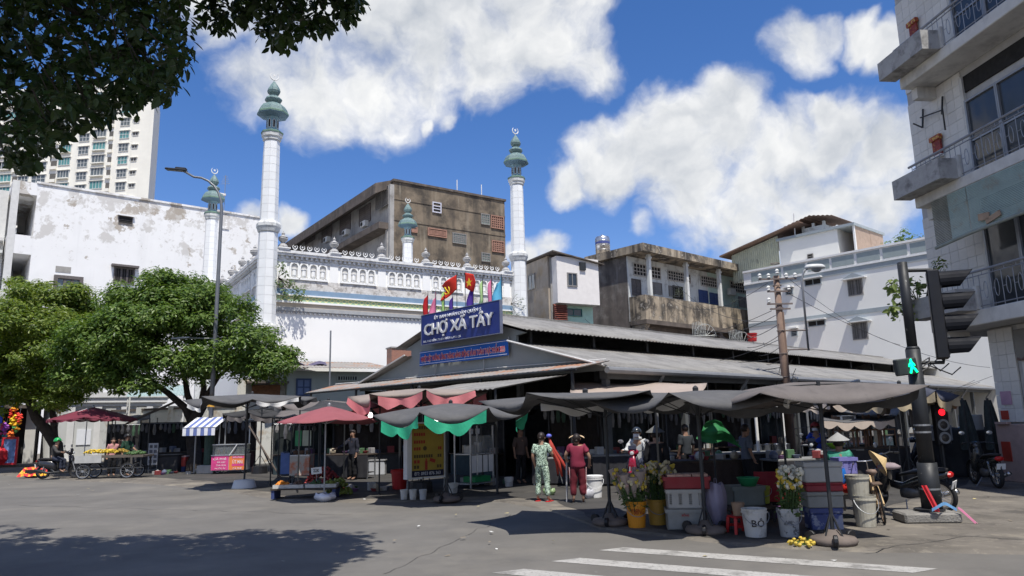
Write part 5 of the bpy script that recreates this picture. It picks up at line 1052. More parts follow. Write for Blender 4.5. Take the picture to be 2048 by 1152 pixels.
    for e, m_ in ((YD(200,60,8), Vector((-5.5,5,6.2))), (YD(60,200,8), Vector((-5.8,5.2,5.6))), (YD(330,20,8.5), Vector((-5,5,7))), (YD(620,-10,9), Vector((-4.2,5.6,8.2))), (YD(120,-60,7.5), Vector((-5.5,4.5,7.2))), (Vector((-1.2,6.8,8.6)), Vector((-4.2,4.6,8))), (Vector((-3,3,8.8)), Vector((-5.4,3.2,7.4)))):
        MB().tube([p-base for p in (tr[2], tr[2].lerp(m_, .6)+Vector((0,0,.25)), m_, m_.lerp(e, .55)+Vector((0,0,.2)), e)], [.2,.15,.1,.055,.015], 7).obj('limb', bark, t, smooth=True)
    b = MB(); k = 0
    for p in tw[:900:4]:
        d = Vector((rnd.uniform(-.3,.1), rnd.uniform(-.5,0), rnd.uniform(.15,.5))); b.tube([p-base, p-base+d*.5, p-base+d], [.004,.006,.008], 4)
    o = b.obj('twigs', bark, t); o['kind'] = 'stuff'
overhead_tree()
# ---------------------------------------------------------------- small plants on buildings
def bush(name, label, cat, loc, pts, n, size, c0, c1, seed, asp=.45, spread=.3, stems=True, flower=None, grp=None):
    rnd = random.Random(seed); t = thing(name, label, cat, loc, 0, grp); L0 = Vector(loc); P = []; Nn = []; b = MB()
    for p in pts:
        p = Vector(p)-L0
        if stems: b.tube([(0,0,.02), (p.x*.4, p.y*.4, p.z*.55), tuple(p)], [.02,.014,.006], 4)
        for k in range(n):
            w = unit(rnd); P.append(p+w*spread*rnd.random()**.5); Nn.append((w+Vector((0,-.3,.7))).normalized())
    if stems: o = b.obj('stems', bark, t)
    V, F = leaf_cloud(P, Nn, size, asp, .4, rnd, .25, size > .15); o = raw('leaves', V, F, leafmat('leaf_'+str(seed), c0, c1, .3), t); o['kind'] = 'stuff'
    if flower:
        f = MB()
        for p in rnd.sample(P, min(len(P), flower[1])): f.lathe([(0,-.5*flower[2]),(flower[2],0),(0,.5*flower[2])], 6, c=tuple(p))
        o = f.obj('flowers', flower[0], t); o['kind'] = 'stuff'
    return t
zt, zs, zb1, zb0, yg, xr = GALZ
gx = GALF.hit(1535, 625, -.1)[0]
bush('balcony_shrub', 'bright yellow green shrub spilling over the gallery balcony by the utility pole', 'shrub', GALF.w(gx, .4, zb0+.05), [GALF.w(GALF.hit(px, py, -.2)[0], -.15, GALF.hit(px, py, -.2)[1]) for px, py in ((1525,603),(1540,600),(1552,612),(1530,620),(1545,630),(1538,642),(1550,650),(1518,612))], 90, .16, (.08,.14,.02), (.22,.27,.05), 31, spread=.55)
for k, (px, lab) in enumerate(((1360,'thin grey leaved potted plant on the gallery balcony beside the second column'),(1470,'thin grey leaved potted plant on the gallery balcony near the mint green wall'))):
    x = GALF.hit(px, 600, .3)[0]
    bush('potted_plant', lab, 'plant', GALF.w(x, .45, zb0+.02), [GALF.w(x+dx, .4, zb1+dz) for dx, dz in ((-.5,.4),(0,.8),(.5,.5),(.2,1.1),(-.3,.9),(.7,.9))], 26, .12, (.10,.12,.07), (.20,.22,.14), 41+k, .25, .4)
def gy(px, py, y=.6): x, z = GREYF.hit(px, py, y); return GREYF.w(x, y, z)
bush('roof_shrub', 'green shrub growing behind the panelled parapet of the grey house', 'shrub', GREYF.w(GREYF.hit(1800,490,.6)[0], .6, GREYZ-.36), [gy(px, py) for px, py in ((1808,466),(1800,478),(1815,485),(1790,488),(1830,490),(1775,492),(1822,478))], 60, .22, (.05,.11,.02), (.16,.22,.06), 51, spread=.5)
bush('roof_shrub', 'smaller bush beside the corner building on the grey house roof', 'shrub', GREYF.w(GREYF.hit(1845,490,.6)[0], .6, GREYZ-.36), [gy(px, py) for px, py in ((1842,476),(1850,484),(1836,488),(1856,478))], 45, .2, (.05,.09,.03), (.14,.18,.07), 52, spread=.4)
pl = CORN.w(.9, -1.2, 4.86)
bush('balcony_plant', 'leafy plant reaching out of the lowest balcony planter behind the traffic light', 'plant', pl, [YD(px, py, 20.3) for px, py in ((1778,572),(1790,566),(1800,590),(1785,610),(1798,618),(1820,575),(1835,600),(1815,600),(1830,560),(1842,575),(1790,628),(1808,570),(1822,628))], 16, .20, (.10,.15,.04), (.22,.27,.08), 61, .55, .20)
pl2 = CORN.w(1.2, -1.2, 4.86)
bush('balcony_plant', 'small sprig growing up the corner building wall below the blinds', 'plant', pl2, [YD(px, py, 20.2) for px, py in ((1880,520),(1872,526),(1888,530),(1878,534))], 14, .12, (.08,.13,.03), (.18,.22,.06), 62, .5, .16)
mc = MOSQ.w(.75, -.25, 10.02)
bush('wall_fig', 'wild fig sapling rooted in the mosque cornice beside the street corner minaret', 'sapling', MOSQ.w(.7, .05, 10.64), [MOSQ.w(x, -.55, z) for x, z in ((.7,11.3),(.9,10.9),(1.1,10.4),(1.3,10.2),(1.6,9.9),(.9,9.7),(1.5,9.5),(2.0,9.9),(1.9,9.55),(.6,10.2))], 34, .17, (.07,.12,.04), (.17,.22,.09), 71, .55, .32)
bush('wall_fig', 'tiny sapling rooted on the front of the far right minaret', 'sapling', MOSQ.w(17.0, -.02, 10.1), [MOSQ.w(x, -.75, z) for x, z in ((16.9,10.6),(17.2,10.1),(17.6,9.8),(17.5,10.4),(17.1,9.3))], 14, .14, (.10,.13,.08), (.2,.22,.13), 72, .4, .2)
fy = YD(113, 812, 40)
bush('flowering_shrub', 'yellow and orange flowering shrub behind the leaning street tree', 'shrub', (fy.x, fy.y, .17), [YD(px, py, 40) for px, py in ((108,795),(118,800),(110,815),(122,815),(115,830),(126,806))], 60, .14, (.20,.17,.03), (.42,.26,.06), 81, .5, .35)
# ================================================================ parasols and tarps
PZ = .035
def gp(px, py, z=PZ): p = G(px, py, z); return Vector((p.x, p.y, z))
fab_grey = mat('grey_tarp', (.088,.088,.090), .85, .16, 2, bump=.014, bscale=5, stain=((.12,.115,.11), .55, .68, 3, .6)); fab_tan = mat('tan_tarp', (.25,.21,.185), .85, .12, 2, bump=.012, bscale=5); fab_warm = mat('warm_grey_tarp', (.13,.115,.108), .85, .14, 2, bump=.014, bscale=5, stain=((.075,.068,.064), .55, .68, 2.5, .6))
fab_black = mat('black_tarp', (.035,.035,.037), .8, .2, 2); fab_red = mat('faded_red_cloth', (.25,.075,.085), .8, .1, 2); fab_wine = mat('wine_red_cloth', (.15,.025,.042), .8, .12, 2)
val_red = mat('salmon_valance', (.58,.19,.20), .8, .1, 2); val_green = mat('green_valance', (.03,.36,.20), .75, .1, 2); val_beige = mat('beige_valance', (.50,.42,.35), .8, .1); val_white = mat('white_valance', (.66,.65,.62), .8, .06)
def parasol(name, label, base, zr, zt, Rr, fab, n=8, ph=0.0, off=(0,0), sag=.2, val=None, vdrop=.2, vsec=None, tilt=(0,0), basek='wheel', pr=.03, grp=None, scal=True, polem=darksteel):
    t = thing(name, label, 'parasol', (base[0], base[1], base[2]), 0, grp); z0 = base[2]; zr -= z0; zt -= z0; ox, oy = off
    def rim(k, f, rr=1.0):
        a0, a1 = ph+2*math.pi*k/n, ph+2*math.pi*(k+1)/n
        x = (math.cos(a0)*(1-f)+math.cos(a1)*f)*Rr*rr; y = (math.sin(a0)*(1-f)+math.sin(a1)*f)*Rr*rr; inw = 1-.10*4*f*(1-f)*(sag/.2)
        z = zt+(zr-zt)*rr**1.15-sgs[k]*4*f*(1-f)*rr**3+(tz[k]*(1-f)+tz[k+1]*f)*rr*rr+x*tilt[0]+y*tilt[1]+.018*noise.noise(Vector((x*2.6+base[0], y*2.6+base[1], 0)))*rr
        return Vector((ox+x*(inw if rr > .9 else 1), oy+y*(inw if rr > .9 else 1), z))
    sgs = [sag*random.uniform(.45, 1.35) for _ in range(n)]; tz = [random.uniform(-.07, .07) for _ in range(n+1)]; tz[n] = tz[0]
    m = 10; mb = MB()
    for k in range(n):
        mb.grid(lambda u, v: rim(k, u, .02+.98*v), m, 8)
    import bmesh
    co = mb.obj('canopy', fab, t, smooth=True); bm = bmesh.new(); bm.from_mesh(co.data); bmesh.ops.remove_doubles(bm, verts=bm.verts, dist=.002); bmesh.ops.recalc_face_normals(bm, faces=bm.faces); bm.to_mesh(co.data); bm.free()
    s = co.modifiers.new('t', 'SOLIDIFY'); s.thickness = .006
    if val:
        for k in (range(n) if vsec is None else vsec):
            vm_ = val[k % len(val)] if isinstance(val, list) else val; st = random.uniform(0, .12)
            def fv(u, v, k=k, st=st):
                f = st+u*(1-st*1.5); p = rim(k, f, 1.0); sc_ = abs(math.sin(f*math.pi*2.5)) if scal else (1-abs((f*4) % 2-1))
                return p+Vector((0,0,-.01-v*vdrop*(.45+.55*sc_)))*1.0-Vector((p.x-ox, p.y-oy, 0))*(.02*v*math.sin(f*17+k))
            MB().grid(fv, 20, 2).obj('valance', vm_, t, thick=.004)
    top = Vector((ox, oy, zt-.01)); hub = zt-.45
    MB().tube([(0,0,.05),(0,0,zt*.5),(0,0,zt-.02)], pr, 8).obj('pole', polem, t)
    for k in range(n):
        p = rim(k, 0, .99)-Vector((0,0,.02)); q = rim(k, 0, .5)-Vector((0,0,.02)); r_ = MB().tube([(0,0,zt-.06), tuple(q), tuple(p)], .009, 4).obj('rib', polem, t)
        MB().tube([(0, 0, hub), tuple(q)], .008, 4).obj('stay', polem, r_)
    MB().lathe([(.05,-.02),(.05,.05),(.02,.08),(0,.09)], 8, c=(ox,oy,zt)).obj('finial', polem, t)
    if basek == 'wheel':
        for k in range(4):
            a = k*math.pi/2+.5; MB().tube([(0,0,.45),(.16*math.cos(a),.16*math.sin(a),.12)], .012, 5).obj('foot_brace', polem, t)
        MB().lathe([(.30,.0),(.33,.05),(.30,.10),(.13,.13),(.06,.2),(0,.2)], 14).obj('foot', mat('cast_foot', (.14,.115,.10), .9, .2), t, smooth=True)
        for a in (.4, 2.4, 4.4): MB().lathe([(.075,-.03),(.085,-.02),(.085,.02),(.075,.03)], 12, M=Matrix.Translation((.33*math.cos(a),.33*math.sin(a),.085)) @ Matrix.Rotation(a, 4, 'Z') @ Matrix.Rotation(R(90), 4, 'X')).obj('castor', black, t)
    elif basek == 'tub': MB().lathe([(.38,0),(.36,.03),(.30,.24),(.10,.26),(0,.26)], 18).obj('foot', mat('white_tub', (.62,.62,.60), .5, .08), t, smooth=True)
    elif basek == 'block':
        MB().lathe([(.32,0),(.30,.28),(.26,.3),(0,.3)], 14).obj('foot', black, t)
        for k in range(4): a = k*1.57+.4; MB().tube([(0,0,.75),(.26*math.cos(a),.26*math.sin(a),.3)], .012, 5).obj('foot_brace', polem, t)
    return t
GP = 'large parasols shading the market stalls'
parasol('market_parasol', 'dark grey octagonal parasol over the orange flower buckets', gp(1221,1049), 2.27, 2.34, 1.95, fab_grey, n=6, ph=R(-124), off=(-.36,-.1), sag=.28, val=val_white, vdrop=.16, vsec=(2,3), grp=GP)
parasol('market_parasol', 'grey parasol with slack edge above the egg tray and grey crates', gp(1412,1066), 2.20, 2.30, 1.85, fab_grey, n=6, ph=R(-116), off=(.05,.25), sag=.24, tilt=(.03,0), val=val_white, vdrop=.14, vsec=(1,), grp=GP)
parasol('market_parasol', 'brownish grey parasol over the polystyrene boxes beside the traffic light', gp(1668,1088), 2.22, 2.36, 1.85, fab_warm, n=4, ph=R(-125), off=(-.12,.6), sag=.16, tilt=(.02,-.02), grp=GP, val=fab_grey, vdrop=.16, vsec=(1,2))
parasol('market_parasol', 'grey parasol with torn green valance above the yellow menu board', Vector((YD(893,900,17.9).x, 17.9, PZ)), 2.14, 2.34, 2.0, fab_grey, ph=R(30), off=(.10,.1), sag=.26, val=val_green, vdrop=.28, vsec=(4,5,7), grp=GP, basek='wheel')
parasol('market_parasol', 'high parasol hung with salmon red pointed valance below the gable', Vector((YD(842,900,20.3).x, 20.3, PZ)), 2.68, 2.82, 1.95, fab_tan, ph=R(12), off=(-.05,0), sag=.3, val=val_red, vdrop=.32, grp=GP, basek='block', scal=False)
parasol('market_parasol', 'wide dark parasol standing in a white tub near the pink drinks cart', gp(488,976), 2.74, 2.92, 2.0, fab_grey, ph=R(20), off=(.1,.1), sag=.22, val=[val_white,fab_black], vdrop=.13, vsec=(4,6,7), grp=GP, basek='tub')
parasol('market_parasol', 'low black parasol behind the one in the white tub', gp(519,947), 2.45, 2.7, 1.9, fab_black, ph=R(40), off=(-.3,1.5), sag=.25, val=fab_warm, vdrop=.2, grp=GP, basek='block')
parasol('market_parasol', 'grey parasol wedged between the red fruit parasol and the green house', gp(640,950), 2.62, 2.85, 2.1, fab_warm, ph=R(5), off=(.2,.2), sag=.26, val=fab_grey, vdrop=.15, grp=GP, basek='block')
parasol('market_parasol', 'grey parasol with beige scalloped valance in front of the stacked chairs', gp(1690,960), 2.30, 2.6, 1.45, fab_grey, ph=R(15), sag=.2, val=val_beige, vdrop=.24, grp=GP, basek='block')
parasol('market_parasol', 'dark blue parasol with yellowed valance behind the traffic light pole', gp(1822,968), 2.32, 2.62, 1.35, mat('dark_blue_tarp', (.055,.06,.085), .8, .12), ph=R(8), sag=.2, val=mat('yellowed_valance', (.40,.33,.22), .8), vdrop=.24, grp=GP, basek='block')
parasol('market_parasol', 'black parasol above the blue shirted scooter man in the market side street', gp(1560,935), 2.35, 2.65, 1.9, fab_black, ph=R(25), sag=.2, val=val_beige, vdrop=.16, vsec=(1,2,3), grp=GP, basek='block')
parasol('market_parasol', 'dark grey parasol at the back behind the women by the hall entrance', gp(1105,936), 2.5, 2.66, 2.1, fab_grey, ph=R(12), sag=.22, grp=GP, basek='block', val=fab_black, vdrop=.15)
parasol('fruit_parasol', 'faded red parasol over the street corner fruit stall', gp(648,1000), 1.98, 2.36, 1.28, fab_red, ph=R(22), off=(.08,0), sag=.04, pr=.02, basek='none', polem=steel)
parasol('fruit_parasol', 'wine red parasol over the banana cart by the leaning tree', gp(165,952), 2.42, 2.9, 1.75, fab_wine, ph=R(20), off=(.0,.4), sag=.05, val=fab_wine, vdrop=.09, pr=.02, basek='none', polem=steel)
# rectangular tarps slung between stalls and hall
def tarp(label, pts, fab, sag=.15, nu=14, nv=8, posts=True, group='tarpaulins slung beside the market', val=None):
    P = [Vector(p) for p in pts]; c = sum(P, Vector())/4; t = thing('tarpaulin', label, 'tarpaulin', (c.x, c.y, PZ), 0, group); o = Vector((c.x, c.y, PZ))
    def f(u, v): return P[0].lerp(P[1], u).lerp(P[3].lerp(P[2], u), v)-Vector((0,0,sag*4*(u*(1-u)*.6+v*(1-v)*.4)))+Vector((0,0,.02*math.sin(u*13+v*6)))-o
    MB().grid(f, nu, nv).obj('sheet', fab, t, smooth=True, thick=.006)
    if val: MB().grid(lambda u, v: f(u, 0)-Vector((0,0,.01+v*.2*(.4+.6*abs(math.sin(u*14))))), 40, 2).obj('valance', val, t, thick=.004)
    if posts:
        for p in P: q = p-o; MB().tube([(q.x,q.y,0),(q.x,q.y,q.z+.03)], .022, 6).obj('post', darksteel, t)
D = YD
tarp('flat beige tarpaulin behind the grey parasols along the market eave', (D(1140,787,20), D(1404,786,20), D(1414,766,23), D(1142,763,22.6)), mat('beige_tarp', (.34,.28,.24), .85, .1, 2), .05)
tarp('black tarpaulin sagging over the fruit stall behind the red parasol', (D(600,822,21), D(760,815,20), D(800,800,23), D(640,802,24)), fab_black, .12)
tarp('pale grey tarpaulin over the passage between the pink cart and the fruit stall', (D(545,838,24), D(640,828,22.5), D(690,808,25), D(560,822,27)), fab_warm, .1)
tarp('added tarpaulin hidden behind the parasols, shading the stalls before the market eave', (D(1310,806,14.6), D(1560,800,14.6), D(1590,790,18), D(1330,792,18)), fab_black, .1)  # added out of sight behind the parasol, keeps sun off the stalls
tarp('brown grey tarpaulin stretched towards the utility pole', (D(1470,806,13), D(1600,790,12.4), D(1640,768,16), D(1480,782,17)), fab_warm, .08, posts=False)
tarp('dusty tarpaulin over the furniture stall in the side street', (D(1640,842,19), D(1790,838,19), D(1800,815,23), D(1650,818,23)), fab_grey, .08, val=val_beige)
tarp('long rolled brown tarpaulin slanting from the gatehouse to the forked tree', (D(248,852,33), D(252,846,33), D(352,800,33.5), D(350,806,33.5)), mat('brown_roll', (.11,.09,.075), .9, .2), .0, posts=False)
tarp('dark tarpaulin behind the banana cart', (D(225,842,33), D(300,838,33), D(300,828,36), D(232,830,36)), fab_black, .08)
# ================================================================ tables, crates, buckets and goods
def table(label, loc, rz, w, d, h, topm, legm=steel, name='stall_table', cat='table', grp=None, shelf=None):
    t = thing(name, label, cat, loc, rz, grp)
    MB().box(-w/2,-d/2,h-.05,w/2,d/2,h).obj('table_top', topm, t, bev=.01)
    for sx in (-1,1):
        for sy in (-1,1): MB().box(sx*(w/2-.05)-.02, sy*(d/2-.05)-.02, 0, sx*(w/2-.05)+.02, sy*(d/2-.05)+.02, h-.05).obj('leg', legm, t)
    if w > 1.4: MB().grid(lambda u, v: (-w/2+w*u, -d/2-.012+.015*math.sin(u*w*24)*(1-v), .06+(h-.11)*v), int(w*24), 2).obj('skirt', mat('skirt_'+str(int(w*10) % 3), ((.03,.03,.035),(.05,.035,.03),(.025,.035,.03))[int(w*10) % 3], .9, .2, 4), t, thick=.005)  # dark skirts added to deepen the gloom under the tables
    if shelf: MB().box(-w/2+.06,-d/2+.06,.2,w/2-.06,d/2-.06,.23).obj('shelf', shelf, t)
    return t
def bucket(label, loc, r, h, m_, name='bucket', handle=True, lid=None, txt=None, grp=None, rz=0, cat='bucket'):
    t = thing(name, label, cat, loc, rz, grp)
    MB().lathe([(r*.80,0),(r*.82,.01),(r*.97,h*.84),(r*1.05,h*.845),(r*1.05,h*.90),(r*1.0,h*.905),(r*1.04,h),(r*.97,h),(r*.93,h*.9),(r*.80,.03),(0,.03)], 24).obj('pail', m_, t, smooth=False)
    if handle: MB().tube([(r*1.06*math.cos(R(a)), -r*.35-r*.75*math.sin(R(a)), h*.86-h*.42*math.sin(R(a))) for a in range(0,181,15)], .006, 5).obj('handle', steel, t)
    if lid: MB().lathe([(r*1.07,h-.03),(r*1.07,h+.012),(r*.9,h+.018),(0,h+.018)], 24).obj('lid', lid, t)
    if txt: 
        s, mt_, w, hh, z = txt
        o = text(t, s, mt_, w, hh, (-w/2,-r*.96,z), ext=.001, bold=.01, name='painted_letters')
        for v in o.data.vertices:                # wrap round the pail
            a = (v.co.x-w/2)/r; zz = z+v.co.y; rr = r*(.82+.15*min(1, zz/(h*.84)))+.004; v.co = (rr*math.sin(a)+w/2, v.co.y, rr*math.cos(a)-r*.96)
    return t
oran = mat('orange_plastic', (.62,.24,.015), .45, .1, 3, stain=((.42,.17,.02), .55, .7, 3, .5)); ochre = mat('ochre_plastic', (.42,.24,.04), .5, .15, 3); wpl = mat('white_plastic', (.50,.49,.46), .5, .1, 3, stain=((.26,.24,.2), .52, .64, 5, .7)); dpl = mat('dirty_white_plastic', (.42,.40,.33), .6, .15, 4, stain=((.20,.18,.14), .52, .66, 5, .7), streak=((.22,.2,.16), .5, .7, 6, .6)); redp = mat('red_plastic', (.42,.02,.02), .45, .1); crg = mat('grey_crate', (.26,.26,.24), .6, .12, 3, stain=((.2,.2,.18), .52, .66, 4, .6)); redink = mat('red_ink', (.35,.02,.02), .6); dkink = mat('dark_ink', (.05,.04,.04), .6)
bucket('orange bucket with red painted letters holding wrapped flowers', gp(1274,1054), .175, .43, oran, txt=('Y88NG', redink, .26, .10, .22))
bucket('ochre bucket in the shade beside the orange lettered one', gp(1316,1049), .175, .43, ochre)
bucket('white bucket with dark painted letters beside the red stool', gp(1512,1073), .19, .42, wpl, txt=('BÔ', dkink, .22, .13, .16))
bucket('dirty white bucket stuffed with white flower stems', gp(1580,1073), .165, .42, mat('grey_white_pail', (.42,.42,.41), .6, .2, 5, stain=((.06,.06,.06), .55, .6, 9, .8)))
bucket('dirty cream bucket at the bottom of a stack beside the bicycle', gp(1733,1053), .185, .50, dpl)
bucket('upper cream bucket of the stack beside the bicycle', gp(1733,1053)+Vector((-.05,.05,.42)), .185, .40, dpl, handle=False)
bucket('tall white lidded bucket behind the woman in dark red', gp(1190,995), .20, .50, mat('clean_white', (.74,.74,.73), .5, .04), lid=mat('clean_white', (.74,.74,.73)))
bucket('small grey white bucket beside the menu board post', gp(906,986), .14, .26, wpl)
bucket('small white bucket at the end of the glass food stall', gp(1018,973), .13, .26, wpl)
bucket('tall red plastic bin behind the yellow menu board', gp(800,978), .26, .55, redp, name='plastic_bin', handle=False, cat='bin')
for px, lab in ((808,'left of three white paint tins under the menu board'),(826,'middle one of three white paint tins under the menu board'),(846,'greyer of three white paint tins under the menu board')):
    bucket(lab, gp(px, 999), .095, .24, wpl if px != 846 else mat('tin_grey', (.40,.41,.42), .5, .1), name='paint_tin', handle=False, cat='paint tin', grp='paint tins under the menu board')
def crate(label, loc, rz, w, d, h, m_, slots=True, grp=None, name='crate', lid=False):
    t = thing(name, label, 'crate', loc, rz, grp)
    MB().box(-w/2,-d/2,0,w/2,d/2,.02).obj('bottom', m_, t)
    for (L_, rr, off) in ((w,0,-d/2),(w,math.pi,-d/2),(d,math.pi/2,-w/2),(d,-math.pi/2,-w/2)):
        b = MB(); ty = off
        b.box(-L_/2,ty,.0,L_/2,ty+.018,.06).box(-L_/2-.015,ty-.02,h-.06,L_/2+.015,ty+.02,h).box(-L_/2,ty,.06,-L_/2+.035,ty+.02,h-.06).box(L_/2-.035,ty,.06,L_/2,ty+.02,h-.06)
        if slots:
            nc = max(2, int(L_/.15))
            for i in range(nc):
                x0 = -L_/2+.035+(L_-.07)*i/nc; x1 = x0+(L_-.07)/nc; b.box(x0+.045,ty+.002,.06,x1-.01,ty+.016,h-.06)
                for j in range(6): z = .07+(h-.14)*j/5; b.box(x0-.011,ty+.003,z-.008,x0+.046,ty+.014,z+.008)
        else: b.box(-L_/2,ty+.002,.06,L_/2,ty+.016,h-.06)
        b.obj('side', m_, t, rz=rr)
    if lid: MB().box(-w/2-.02,-d/2-.02,h,w/2+.02,d/2+.02,h+.02).obj('lid', m_, t)
    return t
c0 = gp(1376,1060)+Vector((0,.2,0)); cr = R(-8)
crate('lower grey solid crate of the stack under the egg tray', c0, cr, .60, .42, .33, crg, slots=False)
o = crate('grey slotted crate stacked on the solid one under the egg tray', c0+Vector((0,0,.335)), cr, .56, .40, .31, mat('pale_crate', (.36,.35,.32), .6, .12, 3))
o = crate('dark red tray crate of packed boxes on top of the grey crates', c0+Vector((.06,.02,.65)), cr, .74, .46, .20, mat('dark_red_crate', (.22,.015,.02), .5, .15), slots=False)
pk = mat('pink_pack', (.50,.30,.22), .6, .15, 5)
for i in range(5):
    for j in range(2): tag(MB().box(-.062,-.09,0,.062,.09,.09).obj('food_pack', pk, loc=c0+Vector((-.2+.135*i+.03*j, -.08+.22*j, .65+.145)), rz=cr+random.uniform(-.1,.1)), 'small pinkish food pack in the dark red tray crate', 'food pack', 'food packs in the red tray')
text(bpy.data.objects['crate'], 'BỒNG', redink, .12, .05, (-.06,-.235,.22), ext=.001, bold=.02, name='painted_letters')
crate('grey green plastic bin crate behind the lettered white bucket', gp(1508,1052)+Vector((.05,.55,.28)), R(5), .56, .40, .32, mat('grey_green_bin', (.16,.18,.165), .6, .15), slots=False, lid=True)
table('low plank bench carrying the grey green bin crate', gp(1510,1052)+Vector((.05,.55,0)), R(5), .9, .5, .27, mat('dark_wood', (.06,.045,.035), .8, .25), darksteel, name='low_bench', cat='bench')
foam = mat('polystyrene', (.42,.42,.40), .7, .06, 4, stain=((.36,.35,.33), .55, .68, 3, .5))
fb = gp(1662,1062)+Vector((0,.25,0))
def foambox(label, dz, w, d, h, m_):
    t = thing('foam_box', label, 'box', fb+Vector((0,0,dz)), R(-4), None); MB().box(-w/2,-d/2,0,w/2,d/2,h*.74).obj('body', m_, t, bev=.015); MB().box(-w/2-.012,-d/2-.012,h*.745,w/2+.012,d/2+.012,h).obj('lid', m_, t, bev=.012)
foambox('blue and white box at the bottom of the stack under the brown parasol', 0, .5, .36, .34, mat('blue_box', (.06,.08,.22), .5, .25, 3, stain=((.35,.36,.42), .5, .53, 4, .8)))
foambox('grey polystyrene box above the blue one', .345, .56, .4, .25, crg)
foambox('dark red lidded box between the polystyrene boxes', .60, .58, .42, .14, mat('dark_red_box', (.24,.03,.04), .6, .15))
foambox('white polystyrene box on top of the stack under the brown parasol', .745, .60, .44, .32, foam)
# stools
def stool(label, loc, rz, m_=redp, h=.27, w=.28):
    t = thing('plastic_stool', label, 'stool', loc, rz); MB().box(-w/2,-w/2,h-.03,w/2,w/2,h).obj('seat', m_, t, bev=.01)
    for sx in (-1,1):
        for sy in (-1,1): MB().tube([(sx*w*.5,sy*w*.5,0),(sx*w*.42,sy*w*.42,h-.03)], [.028,.035], 4).obj('leg', m_, t)
    MB().box(-w*.46,-w*.47,h*.35,w*.46,-w*.44,h*.5).obj('rail', m_, t); MB().box(-w*.46,w*.44,h*.35,w*.46,w*.47,h*.5).obj('rail', m_, t)
stool('small red plastic stool beside the lettered white bucket', gp(1480,1066), R(12))
bucket('tan clay pot standing on the small red stool', gp(1480,1066)+Vector((.0,.0,.27)), .10, .20, mat('tan_pot', (.30,.20,.13), .7, .15), name='clay_pot', handle=False, cat='pot')
stool('red stool with an empty seat behind the purple plastic bag', gp(1452,1040)+Vector((0,.25,0)), R(30), h=.36)
# flowers
def flower_bunch(label, loc, n, h, sp, cols, seed, wrap=True, lean=(0,0)):
    rnd = random.Random(seed); t = thing('flower_bunch', label, 'flowers', loc, 0, 'bunches of flowers in buckets'); st = MB(); hd = [MB() for _ in cols]; wr = MB(); P = []; Nn = []
    for k in range(n):
        a = rnd.uniform(0, 6.28); r_ = rnd.random()**.5; hh = h*rnd.uniform(.7, 1.05); tip = Vector((math.cos(a)*r_*sp+lean[0]*hh, math.sin(a)*r_*sp+lean[1]*hh, hh)); b0 = Vector((math.cos(a)*r_*.1, math.sin(a)*r_*.1, 0))
        st.tube([b0, b0.lerp(tip,.5)+Vector((0,0,.03)), tip], .005, 4)
        q = rnd.randrange(len(cols))
        for j in range(3): w = unit(rnd); hd[q].lathe([(0,-.03),(.022,-.01),(.03,.012),(.018,.03),(0,.034)], 6, c=tuple(tip+w*.035))
        for j in range(7): f = rnd.uniform(.35,.95); P.append(b0.lerp(tip, f)+unit(rnd)*.03); Nn.append(unit(rnd))
        if wrap and k % 7 == 0:
            M = Matrix.Translation(tip) @ Vector((0,0,1)).rotation_difference((tip-b0).normalized()).to_matrix().to_4x4(); wr.lathe([(.02,-.32),(.055,-.16),(.085,.03)], 8, M=M)
    o = st.obj('stems', mat('flower_stem', (.06,.11,.035), .7, .2), t); o['kind'] = 'stuff'
    for b, m_ in zip(hd, cols): o = b.obj('flower_heads', m_, t); o['kind'] = 'stuff'
    V, F = leaf_cloud(P, Nn, .09, .35, .2, rnd, .2); o = raw('leaves', V, F, leafmat('flower_leaf', (.04,.075,.02), (.10,.15,.04), .3), t); o['kind'] = 'stuff'
    if wrap: o = wr.obj('paper_wraps', mat('pinkish_wrap', (.42,.34,.30), .7, .15, alpha=.75), t); o['kind'] = 'stuff'
fy_ = mat('yellow_flower', (.55,.40,.06), .7, .15); fc = mat('cream_flower', (.52,.45,.28), .7, .12); fp = mat('dull_pink_flower', (.40,.27,.24), .7, .15); fw = mat('white_flower', (.62,.60,.50), .7, .08)
flower_bunch('yellow and cream wrapped flowers leaning out of the orange bucket', gp(1274,1054)+Vector((0,0,.06)), 70, .86, .30, (fy_,fc,fp), 1, lean=(-.12,0))
flower_bunch('cream flowers in the shaded ochre bucket', gp(1316,1049)+Vector((0,0,.06)), 75, .92, .30, (fc,fy_,fc), 2, lean=(.05,.05))
flower_bunch('white and yellow cut flowers in the dirty white bucket', gp(1580,1073)+Vector((0,0,.06)), 60, .92, .20, (fw,fw,fy_), 3, wrap=False, lean=(.1,0))
flower_bunch('loose yellow blossoms dropped beside the parasol foot', gp(1610,1088)+Vector((0,0,-.03)), 14, .05, .25, (fy_,), 4, wrap=False)
# purple and white hanging bags, basin, basket
def bag(label, loc, w, h, m_, seed, name='plastic_bag'):
    rnd = random.Random(seed); t = thing(name, label, 'bag', loc, rnd.uniform(0,3))
    def f(u, v):
        a = u*2*math.pi; r_ = w/2*(math.sin(math.pi*min(1, v*.62+.12))**.7)*(1+.14*math.sin(3*a+seed)+.08*math.sin(7*a+5*v)); return (r_*math.cos(a), r_*math.sin(a)*.75, h*v+(.02*math.sin(5*a) if v > .9 else 0))
    MB().grid(f, 22, 12).obj('bag', m_, t, smooth=True); MB().tube([(-.03,0,h*.96),(-.02,0,h*1.12),(.02,0,h*1.12),(.03,0,h*.96)], .006, 4).obj('handles', m_, t)
    return t
purp = mat('lilac_plastic', (.30,.27,.36), .4, .15, 4, alpha=.9); clear = mat('clear_plastic', (.60,.62,.64), .3, .12, 5, alpha=.75); bluep = mat('blue_plastic', (.02,.16,.55), .4, .1)
